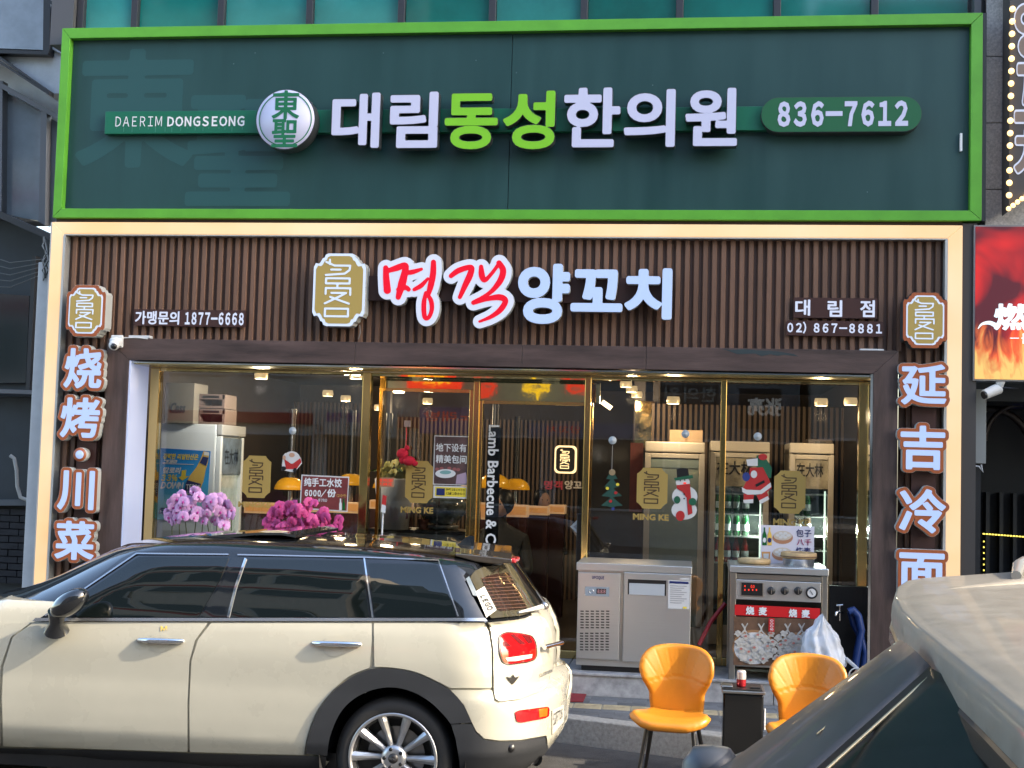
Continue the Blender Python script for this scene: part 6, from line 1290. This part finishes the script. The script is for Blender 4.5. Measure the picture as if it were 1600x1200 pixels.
t = thing('price_card', 'small pale card with orange text taped by the left door', 'card', at(604, 760, DY)); plate('card', (589, 746, 616, 761), YD, .002, M('card_orange', (.4, .25, .16), .5), t); text('lettering', '烤鸡架', (590, 748, 614, 753), YD-.003, m_sred, t, .0); text('lettering', '大麻花', (591, 754, 613, 759), YD-.003, m_sred, t, .0)
m_dr = M('decal_red', (.42, .02, .02), .5); m_dw = M('decal_white', (.6, .6, .6), .5); m_dg = M('decal_green', (.01, .10, .05), .5); m_ds = M('decal_skin', (.5, .3, .2), .5); m_db = M('decal_blue', (.02, .04, .2), .5)
def cup(px, py, lab, Y=SY):
    t = thing('suction_cup', lab, 'hook', at(px, py, Y), 0, 'suction cup hooks on the glass'); c = at(px, py, Y-.005); MB().lathe((c[0], Y-.008, c[2]), [(1e-3, -.004), (.01, -.003), (.012, .002), (.03, .004), (.032, .008), (1e-3, .008)], 20, 'y').build('cup', M('cup_clear', (.5, .56, .62), .2), t); return t
t = cup(457, 673, 'suction cup hook above the small santa decal'); MB().tube([at(457, 680, SY-.01), at(456, 706, SY-.01)], .0015, 5).build('cord', m_dw, t)
t = cup(957, 688, 'suction cup hook above the christmas tree decal'); MB().tube([at(957, 696, SY-.01), at(956, 735, SY-.01)], .0015, 5).build('cord', m_dw, t)
cup(1071, 678, 'suction cup hook in front of the cardboard box'); cup(1184, 682, 'suction cup hook above the large santa decal')
t = thing('santa_decal', 'small seated santa decal on the left window above the amber dome', 'decal', at(456, 738, SY))
Y = SY; oval('outline', 456, 717, 13, 12, Y, m_dw, t); ppoly('outline', [(442, 712), (446, 708), (470, 715), (472, 724), (460, 738), (440, 735)], Y-.0005, .0005, m_dw, t); ppoly('coat', [(444, 717), (451, 722), (461, 722), (469, 716), (471, 722), (463, 733), (447, 733)], Y-.002, .001, m_dr, t); oval('beard', 456, 716, 6.5, 8.5, Y-.004, m_dw, t); oval('face', 456, 711, 4.5, 3.5, Y-.006, m_ds, t)
oval('hand', 444, 715, 2.5, 3.5, Y-.006, m_ds, t); oval('boot', 443, 732, 4, 3.5, Y-.006, m_black, t); oval('boot', 461, 735, 3, 4, Y-.006, m_black, t)
t = thing('santa_decal', 'large red santa decal carrying a green sack on the right window', 'decal', at(1183, 788, SY))
ppoly('sack', [(1182, 712), (1192, 709), (1206, 731), (1205, 746), (1192, 750), (1182, 735)], Y+.0, .001, m_dg, t); ppoly('coat', [(1172, 731), (1192, 730), (1202, 750), (1206, 762), (1200, 768), (1164, 772), (1161, 762), (1170, 745)], Y-.002, .001, m_dr, t)
ppoly('hem', [(1159, 761), (1166, 765), (1188, 766), (1204, 754), (1205, 761), (1190, 772), (1168, 773), (1160, 769)], Y-.004, .001, m_dw, t); ppoly('trousers', [(1162, 771), (1178, 773), (1177, 781), (1162, 782)], Y-.003, .001, m_dr, t); ppoly('trousers', [(1182, 774), (1198, 768), (1202, 778), (1187, 784)], Y-.003, .001, m_dr, t)
ppoly('boot', [(1161, 781), (1177, 780), (1177, 786), (1162, 786)], Y-.004, .001, m_dw, t); ppoly('boot', [(1186, 782), (1200, 775), (1202, 780), (1188, 788)], Y-.004, .001, m_dw, t); oval('hat', 1192, 714, 7, 5, Y-.004, m_dr, t); oval('glove', 1166, 745, 6, 7, Y-.006, m_db, t); ppoly('belt', [(1180, 757), (1194, 750), (1195, 754), (1182, 761)], Y-.0045, .001, m_black, t); oval('cuff', 1178, 741, 5, 6, Y-.006, m_dw, t); ppoly('hat_band', [(1166, 718), (1184, 716), (1184, 728), (1168, 728)], Y-.005, .001, m_dw, t)
t = thing('snowman_decal', 'snowman decal with black top hat and red scarf on the window', 'decal', at(1068, 812, SY))
oval('body', 1069, 797, 20, 15, Y, m_dw, t); oval('body', 1070, 776, 20, 17, Y+.0002, m_dw, t); oval('head', 1067, 754, 11, 9, Y-.002, m_dw, t); ppoly('hat', [(1057, 733), (1065, 731), (1075, 732), (1077, 745), (1058, 748)], Y-.004, .001, m_black, t); ppoly('hat_band', [(1053, 747), (1082, 742), (1083, 747), (1055, 751)], Y-.006, .001, m_dg, t)
ppoly('scarf', [(1057, 758), (1078, 756), (1080, 780), (1082, 802), (1075, 805), (1073, 778), (1066, 768), (1058, 764)], Y-.004, .001, m_dr, t); oval('mitten', 1058, 781, 5, 6, Y-.006, m_dg, t); oval('mitten', 1082, 784, 6, 6, Y-.006, m_dg, t); oval('bag', 1063, 806, 7, 8, Y-.006, m_dr, t); oval('nose', 1070, 755, 2.4, 1.4, Y-.006, m_sred, t)
for dx, dy in ((-4, -3), (3, -4)): oval('eye', 1067+dx, 754+dy, 1, 1.2, Y-.006, m_black, t)
for py in (772, 779): oval('button', 1069, py, 1.2, 1.2, Y-.006, m_black, t)
t = thing('tree_decal', 'dark green christmas tree decal on the window right of the door', 'decal', at(957, 800, SY))
for k, (yy, w) in enumerate(((748, 9), (761, 12), (775, 16), (790, 17))): ppoly('tier', [(956, yy-14), (956+w, yy), (956+w*.4, yy+1), (956, yy+3), (956-w*.4, yy+1), (956-w, yy)], Y-.0008*k, .0007, M('decal_tree', (.012, .06, .045), .5), t)
oval('star', 956.5, 738, 5, 5, Y-.005, M('decal_star', (.3, .22, .12), .5), t)
for px, py, mm in ((949, 763, m_py), (962, 770, m_dr), (954, 783, m_dr), (965, 757, m_py), (958, 795, m_db)): oval('bauble', px, py, 2.6, 2.4, Y-.006, mm, t)
t = thing('hanging_doll', 'red plush doll hanging from a hook on the left door glass', 'toy', at(635, 725, DY-.05)); m_pl = M('plush_red', (.5, .008, .03), .9, bump=.3)
for a, r, s in (((629, 709), .045, (1.1, .8, 1)), ((639, 720), .05, (1.1, .8, .8)), ((648, 724), .028, (1, .8, .8)), ((628, 718), .025, (1, .8, 1.4)), ((636, 700), .022, (1, .8, 1))): MB().ball(at(a[0], a[1], DY-.06), r, 10, s).build('plush_part', m_pl, t)
MB().tube([at(635, 668, DY-.03), at(635, 682, DY-.03), at(634, 700, DY-.04)], .006, 6).build('cord', m_dr, t); plate('hook', (631, 657, 641, 667), DY-.03, .02, M('hook_rose', (.4, .3, .28), .3), t, bevel=.003)

t = thing('door_notice', 'small white pointed sticker beside the black door lock', 'sticker', at(900, 834, DY)); ppoly('paper', [(891, 823), (903, 811), (905, 812), (905, 834), (902, 834)], DY-.006, .001, m_paper, t); ppoly('arrow', [(896, 823), (902, 818), (902, 829)], DY-.008, .001, M('print_faint', (.3, .3, .32), .5), t)
# ---------------------------------------------------------------- in front of the shop
t = thing('counter_fridge', 'stainless steel counter fridge with a vented left panel on the step', 'fridge', at(990, 1035, -.27)); Y = -.26
x0, x1, z0, z1 = RC(899, 882, 1080, 1036, Y); MB().box(x0+.012, x1-.012, Y+.02, Y+.60, .36, z1-.035).build('body', m_steel, t); MB().box(x0, x1, Y-.012, Y+.62, z1-.055, z1).build('worktop', m_steel, t, .004); box('kick_plate', m_black, (x0+.05, x1-.05, Y+.05, Y+.55, .319, .359), t)
plate('vent_panel', (902, 895, 968, 1030), Y, .019, m_steel, t, bevel=.003); plate('door', (973.5, 896, 1079, 1036), Y-.012, .03, m_steel, t, bevel=.004); plate('door_edge', (971, 896, 973, 1034), Y, .01, m_steel2, t)
for g0 in (955, 989.5):
    for r_ in range(7):
        for c_ in range(6):
            px = 909.5+c_*8.0-(g0 > 980)*.8; py = g0+r_*4.3; plate('vent_slot', (px-2.6, py-.9, px+2.6, py+.9), Y-.001, .002, m_black, t)
plate('handle_recess', (981, 906, 1041, 930), Y-.0135, .002, m_black, t); plate('handle_inner', (983, 912, 1038.5, 930), Y-.016, .002, M('recess_grey', (.42, .45, .48), .4), t); plate('control_plate', (914, 917, 952, 931.5), Y-.003, .003, M('control_grey', (.28, .32, .36), .4), t); plate('display', (932, 920, 947, 928), Y-.005, .002, m_black, t); text('digits', '8.8.8', (933.5, 921, 946, 927), Y-.007, M('digit_pink', (.6, .3, .3), .4), t, .02)
c = at(924, 924, Y-.004); MB().lathe((c[0], Y-.006, c[2]), [(.018, .001), (.018, 0), (.014, 0), (.014, .001)], 20, 'y').build('dial_ring', m_chrome, t); text('maker_lettering', 'UNIQUE', (925, 900, 944, 906), Y-.002, m_pn, t, .05)
plate('notice', (1044, 907, 1077.5, 951.5), Y-.014, .001, m_paper, t); plate('notice_head', (1046, 908.5, 1076, 912), Y-.016, .001, m_pn, t)
for k in range(9): plate('notice_line', (1047, 915+k*3.3, 1073-(k % 3)*4, 916+k*3.3), Y-.016, .001, M('print_faint', (.3, .3, .32), .5), t)
plate('notice_mark', (1067, 948, 1073, 951), Y-.0165, .001, m_py, t); plate('brand_plate', (1063, 903, 1077, 906), Y-.014, .001, m_paper, t)
MB().box(x0, x1, Y-.0125, Y-.012, z1-.055, z1-.053).build('worktop_lip', m_steel2, t)

t = thing('steamer_cart', 'stainless steamer cart with knobs and a dumpling banner on the step', 'cart', at(1215, 1050, -.3)); Y = -.30
x0, x1, z0, z1 = RC(1139, 886, 1294, 1055, Y); MB().box(x0, x1, Y-.02, Y+.60, z1-.05, z1).build('worktop', m_steel, t, .006)
lw_ = .042
for xx in (x0+.005, x1-.005-lw_):
    for yy in (Y, Y+.53): MB().box(xx, xx+lw_, yy, yy+lw_, .319, z1-.051).build('leg', m_steel2, t, .003)
plate('control_panel', (1150, 908, 1283, 939), Y-.005, .03, m_steel, t, bevel=.003); plate('upper_rail', (1149, 899, 1285, 907), Y+.01, .02, m_steel2, t)
plate('display_frame', (1157, 909.5, 1193, 932), Y-.010, .005, m_steel2, t, bevel=.001); plate('display', (1158.5, 911, 1191.5, 930.5), Y-.013, .003, m_black, t); text('digits', '0.0', (1173, 914, 1179, 919), Y-.015, m_sred, t, .03)
for i in range(2):
    for j in range(4 if i else 1): plate('indicator', (1163+j*6, 920.5+0*i-(0 if i else 6), 1165+j*6, 923-(0 if i else 6)), Y-.015, .002, m_sred, t)
for px in (1205, 1226, 1247):
    c = at(px, 923, Y); MB().lathe((c[0], Y-.03, c[2]), [(1e-3, 0), (.022, 0), (.026, .006), (.03, .024)], 20, 'y').build('knob', m_black, t); MB().box(c[0]-.003, c[0]+.003, Y-.034, Y-.03, c[2]-.02, c[2]+.02).build('knob_pointer', m_steel2, t)
c = at(1268, 926, Y); MB().lathe((c[0], Y-.022, c[2]), [(.029, .003), (.034, 0), (.042, .002), (.042, .017)], 28, 'y').build('gauge_ring', m_black, t); MB().lathe((c[0], Y-.0195, c[2]), [(1e-3, 0), (.033, 0)], 24, 'y').build('gauge_face', m_paper, t); MB().tube([(c[0]+.008, Y-.022, c[2]-.012), (c[0]-.012, Y-.022, c[2]+.018)], .002, 5).build('gauge_needle', m_black, t)
box('dark_cavity', m_black, (x0+.05, x1-.05, Y+.08, Y+.55, .40, z1-.06), t); plate('lower_shelf', (1149, 1038, 1284, 1044), Y+.0, .5, m_steel2, t)
pb = thing('dumpling_banner', 'printed banner of white dumplings under a red strip on the steamer cart', 'banner', at(1215, 1040, Y)); BY = Y+.0
ppoly('red_strip', [(1148, 944.5), (1281.5, 950.5), (1281, 967.5), (1148, 961)], BY-.006, .002, M('banner_red', (.55, .008, .012), .45), pb)
for ch, px, py in (('烧', 1172, 954), ('麦', 1192, 955), ('烧', 1239, 958), ('麦', 1259, 959)): text('lettering', ch, (px-6.5, py-6.5, px+6.5, py+6.5), BY-.009, m_pw, pb, .05)
ppoly('picture', [(1147, 963), (1281, 968), (1281, 1042), (1146, 1039)], BY-.004, .002, M('print_brown', (.13, .07, .04), .5, var=.4, vs=9), pb)
oval('basket_print', 1177, 1011, 33, 27, BY-.006, M('print_tan', (.32, .17, .08), .5), pb, 26); oval('basket_print', 1247, 1012, 33, 24, BY-.0055, M('print_tan', 0), pb, 26); oval('cloth_print', 1178, 1013, 31, 25, BY-.0075, m_dw, pb, 26); oval('cloth_print', 1247, 1014, 31, 22, BY-.007, m_dw, pb, 26)
rs = random.Random(4); mdump = M('print_dumpling', (.48, .46, .42), .5, var=.25, vs=45); mfill = M('print_filling', (.45, .16, .13), .5)
for i in range(44):
    cx = 1153+((i*17.3) % 124); cy = 990+((i*29.7) % 44); r = rs.uniform(5, 7)
    pl = [(cx+r*(1+.28*math.sin(5*a+i))*math.cos(a), cy+r*.85*(1+.22*math.cos(4*a+i))*math.sin(a)) for a in [2*math.pi*k/16 for k in range(16)]]
    ppoly('dumpling_print', pl, BY-.009-.00035*i, .0003, mdump, pb); oval('filling_print', cx+rs.uniform(-1, 1), cy-1.5, 2.4, 1.8, BY-.0255-.00004*i, mfill, pb, 8, .0001) if i % 2 else None
for px in (1157, 1182, 1222, 1243): strokes('twist_print', [[tuple(at(px+dx, yy, 0)[[0, 2]])+(.006,) for dx, yy in ((0, 968), (4, 976), (-2, 984), (3, 990))], [tuple(at(px+8-dx, yy, 0)[[0, 2]])+(.004,) for dx, yy in ((0, 967), (4, 976), (-2, 984))]], BY-.0075, .001, mdump, pb)
plate('price_strip', (1201, 966, 1210, 987), BY-.0275, .0008, M('banner_red', 0), pb); text('price', '8000', (1203, 968, 1208.5, 985), BY-.030, m_pw, pb, .02, rot=90)
t = thing('steamer_cover', 'flat round bamboo steamer lid lying on the left of the steamer cart', 'lid', at(1180, 887, -.1)); c = at(1179, 889, -.12); m_bam = M('bamboo', (.48, .33, .16), .55, var=.2, vs=18)
MB().lathe((c[0], -.05, z1+.001), [(1e-3, .0), (.115, 0), (.122, .012), (.12, .035), (.10, .04), (1e-3, .036)], 30).build('lid', m_bam, t)
t = thing('steel_pot', 'low steel pot on the right of the steamer cart', 'pot', at(1248, 893, -.1)); c = at(1248, 885, -.1); MB().lathe((c[0], -.08, z1+.001), [(1e-3, 0), (.11, 0), (.115, .05), (.12, .052)], 28).build('pot', m_chrome, t)
t = thing('bamboo_steamer', 'round bamboo steamer basket standing on the steel pot', 'basket', (c[0], -.08, z1+.055)); MB().lathe((c[0], -.08, z1+.055), [(1e-3, .0), (.125, 0), (.13, .01), (.13, .04), (.12, .045), (.115, .03), (1e-3, .026)], 30).build('basket', m_bam, t); MB().lathe((c[0], -.08, z1+.082), [(1e-3, .012), (.06, .012), (.11, .004)], 20).build('weave', M('bamboo_dark', (.16, .09, .05), .7, var=.4, vs=30), t)
for rr_ in (.132,): MB().lathe((c[0], -.08, z1+.066), [(rr_, 0), (rr_+.002, .003), (rr_, .008)], 30).build('rim_band', M('bamboo_dark', 0), t)
t = thing('menu_board', 'white menu board with steamed bun pictures standing behind the steamer cart', 'sign', at(1230, 880, .1)); Y = .12; plate('board', (1188.5, 821.5, 1272, 881), Y, .004, M('board_white', (.62, .6, .68), .4), t)
for cx, cy in ((1223, 838), (1222, 864)):
    oval('basket_print', cx, cy+2, 16, 10, Y-.002, M('print_tan2', (.42, .2, .11), .5), t); oval('basket_inner', cx, cy-1, 14.5, 7.5, Y-.004, M('print_beige', (.55, .48, .4), .5), t)
    for dx, dy in ((-8, -1), (-3, -4), (4, -4), (9, -1), (4, 2), (-3, 2), (0, -1)): oval('bun_print', cx+dx, cy+dy-.5, 3.3, 2.2, Y-.006, m_dw, t, 10)
for dx, col_ in ((1194.5, m_bot['green']), (1202.5, m_beer)): ppoly('bottle_print', [(dx-3.4, 852), (dx-3.4, 836), (dx-1.2, 830), (dx-1.2, 824), (dx+1.2, 824), (dx+1.2, 830), (dx+3.4, 836), (dx+3.4, 852)], Y-.003, .001, col_, t)
oval('label_print', 1202.5, 844, 3, 4, Y-.005, m_pn, t, 10); oval('label_print', 1194.5, 844, 2.6, 4, Y-.005, m_pw, t, 10); ppoly('cup_print', [(1190, 862), (1204, 862), (1202, 877), (1192, 877)], Y-.003, .001, M('print_orange', (.6, .3, .1), .5), t); ppoly('cup_print', [(1192.5, 865), (1201.5, 865), (1200.5, 876), (1193.5, 876)], Y-.005, .001, m_dw, t)
text('lettering', '包子', (1244, 827, 1268, 839), Y-.003, m_pn, t, .01); text('lettering', '八千', (1245, 842, 1268, 852), Y-.003, M('print_maroon', (.3, .01, .08), .5), t, .01); text('lettering', '烧麦', (1243.5, 855, 1267, 867), Y-.003, m_pn, t, .01); text('lettering', '六千', (1245, 870, 1268, 879), Y-.003, MATS['print_maroon'], t, .01)

# plastic bag, hose, tap, bars
bag = thing('plastic_bag', 'crumpled white plastic bag hanging from the right side of the steamer cart', 'bag', at(1290, 1030, -.42)); bm_ = M('bag_white', (.62, .64, .68), .35, var=.05, spec=.4)
bm = bmesh.new(); prof = [(960, 1284, 1286), (975, 1274, 1294), (985, 1257, 1305), (1000, 1253, 1312), (1015, 1252, 1317), (1030, 1253, 1321), (1040, 1262, 1320)]; vs = []; N = 28
for i, (py, xa_, xb_) in enumerate(prof):
    for k in range(N):
        a = 2*math.pi*k/N; px = (xa_+xb_)/2+(xb_-xa_)/2*math.cos(a)*(1+.04*math.sin(7*a+i)); dpt = .05+.09*i/6; p = at(px, py+2*math.sin(3*a+i), -.42); vs.append(bm.verts.new((p[0], -.42-dpt*math.sin(a)*(1+.25*math.sin(9*a+i*.6)), p[2])))
for i in range(len(prof)-1):
    for k in range(N): bm.faces.new((vs[i*N+k], vs[i*N+(k+1) % N], vs[(i+1)*N+(k+1) % N], vs[(i+1)*N+k]))
for v in bm.verts: v.co -= wl(bag)
me = bpy.data.meshes.new('bag_skin'); bm.to_mesh(me); bm.free(); me.materials.append(bm_); o = bpy.data.objects.new('bag_skin', me); COL.objects.link(o); o.parent = bag; o.modifiers.new('s', 'SUBSURF').render_levels = 2
for p in me.polygons: p.use_smooth = True
dt = bpy.data.textures.new('crumple', 'CLOUDS'); dt.noise_scale = .09; dm = o.modifiers.new('d', 'DISPLACE'); dm.texture = dt; dm.strength = .05; dm.texture_coords = 'GLOBAL'
hs = thing('blue_hose', 'thick dark blue hose hanging in loops beside the right post', 'hose', at(1340, 1045, -.1)); mh = M('hose_blue', (.008, .035, .16), .45)
MB().tube([at(x_, y_, -.05) for x_, y_ in ((1326, 956), (1333, 953), (1341, 962), (1346, 985), (1340, 1015), (1336, 1043))], .028, 12).build('loop', mh, hs); MB().tube([at(x_, y_, .0) for x_, y_ in ((1329, 955), (1334, 975), (1345, 995), (1352, 1020), (1349, 1045))], .026, 12).build('loop', mh, hs)
tp_ = thing('water_tap', 'chrome water tap low on the dark wall right of the steamer cart', 'tap', at(1313, 958, .1)); MB().tube([at(1318, 957, .15), at(1312, 956, .0), at(1306, 958, -.03), at(1305, 962, -.03)], .012, 10).build('spout', m_chrome, tp_); MB().tube([at(1312, 956, .0), at(1312, 946, .0)], .008, 8).build('valve', m_chrome, tp_); MB().tube([at(1307, 946, .0), at(1317, 945, .0)], .006, 8).build('handle', m_chrome, tp_); MB().tube([at(1312, 956, .0), at(1312, 970, .0)], .007, 8).build('outlet', m_chrome, tp_)
MB().box(at(1295, 980, .3)[0], 1.34, .28, .34, .32, at(1300, 915, .3)[2]).build('tap_wall', m_black, tp_)
t = thing('red_bar', 'dark red metal bar leaning between the counter fridge and steamer cart', 'bar', at(1092, 1008, -.2)); MB().tube([at(1092, 1008, -.15), at(1110, 972, -.1), at(1133, 943, -.05)], .021, 4).build('bar', M('bar_red', (.28, .01, .018), .4), t)
t = thing('grey_pole', 'pale grey plastic pole leaning beside the white bag', 'pole', at(1350, 1055, -.5)); MB().tube([at(1322, 1029, -.45), at(1352, 1056, -.6)], .013, 10).build('pole', M('pole_grey', (.5, .5, .5), .4), t)
t = thing('tangled_cable', 'loop of white and red cable on the ground by the white bag', 'cable', at(1340, 1060, -.5))
for r, mm, cx, cy in ((12, m_dw, 1338, 1056), (9, m_dr, 1343, 1055), (11, m_dw, 1345, 1060)): MB().tube([at(cx+r*math.cos(a), cy+r*1.0*math.sin(a), -.55) for a in np.linspace(0, 5.6, 16)], .004, 6).build('loop', mm, t)
t = thing('tag_pole', 'thin white pole with a red white tag standing behind the car roof', 'pole', at(597, 900, -.4)); MB().tube([at(599.5, 775, -.45), at(596.5, 846, -.45), at(594, 950, -.45)], .006, 8).build('pole', m_wpaint, t); ppoly('tag', [(598, 773), (604, 775), (602, 802), (595, 800)], -.46, .004, m_dr, t); ppoly('tag_lower', [(596.5, 788), (603, 790), (602, 802), (595, 800)], -.465, .002, m_wpaint, t)
# side box with can
c = at(1130, 1070, -2.15); d = at(1195, 1070, -2.15); t = thing('black_side_box', 'glossy black box between the two mustard chairs with a can on top', 'box', ((c[0]+d[0])/2, -2.0, 0)); zt_ = at(1160, 1079, -2.15)[2]; m_bb = M('box_gloss', (.008, .008, .008), .12, coat=.4, var=.3, vs=6)
MB().box(c[0], d[0]-.004, -2.15, -1.9, 0.01, zt_-.02).build('body', m_bb, t, .012); MB().box(c[0]-.008, d[0]+.004, -2.165, -1.89, zt_-.019, zt_).build('lid', m_steel2, t, .005); MB().box(c[0]+.004, d[0]-.012, -2.15, -1.9, zt_+.0005, zt_+.006).build('lid_inlay', m_black, t, .002); MB().tube([(d[0]+.002, -2.14, zt_-.1), (d[0]+.002, -2.14, zt_-.22)], .006, 8).build('handle', m_wpaint, t)
cc = at(1158, 1072, -2.05); t = thing('drink_can', 'red and white drink can on the glossy black box', 'can', (cc[0], -2.05, zt_)); MB().lathe((cc[0], -2.05, zt_+.0065), [(1e-3, 0), (.024, 0), (.028, .008), (.028, .045)], 20).build('can_lower', M('can_red', (.4, .02, .03), .3, .3), t); MB().lathe((cc[0], -2.05, zt_+.0065), [(.028, .0451), (.028, .085), (.024, .095), (1e-3, .094)], 20).build('can_upper', M('can_silver', (.6, .55, .52), .3, .4), t)
t = thing('snack_wrapper', 'small silver wrapper lying on the glossy black box', 'wrapper', (cc[0]-.08, -2.08, zt_)); MB().box(cc[0]-.12, cc[0]-.05, -2.12, -2.02, zt_+.0065, zt_+.02).build('foil', m_steel2, t, .006); MB().box(cc[0]+.05, cc[0]+.11, -2.1, -2.03, zt_+.0065, zt_+.014).build('foil', m_black, t, .004)
# mat and leaf
mt = [atz(px, py, .160) for px, py in ((884, 1070), (922, 1072), (911, 1097), (884, 1096))]
o = MB().add([(p[0], p[1], .159) for p in mt]+[(p[0], p[1], .164) for p in mt], [(4, 5, 6, 7), (0, 1, 5, 4), (1, 2, 6, 5), (2, 3, 7, 6), (3, 0, 4, 7)]).build('red_mat', M('mat_red', (.2, .012, .018), .85, var=.2, vs=20)); tag(o, 'small red mat on the pavement behind the car bumper', 'mat')
lf_ = atz(975, 1077, .165); o = MB().add([(lf_[0]-.035, lf_[1], .166), (lf_[0], lf_[1]-.02, .178), (lf_[0]+.035, lf_[1]+.004, .168), (lf_[0], lf_[1]+.025, .172)], [(0, 1, 3), (1, 2, 3)]).build('fallen_leaf', M('leaf_yellow', (.45, .42, .05), .6)); tag(o, 'single yellow leaf on the pavement at the foot of the step', 'leaf')
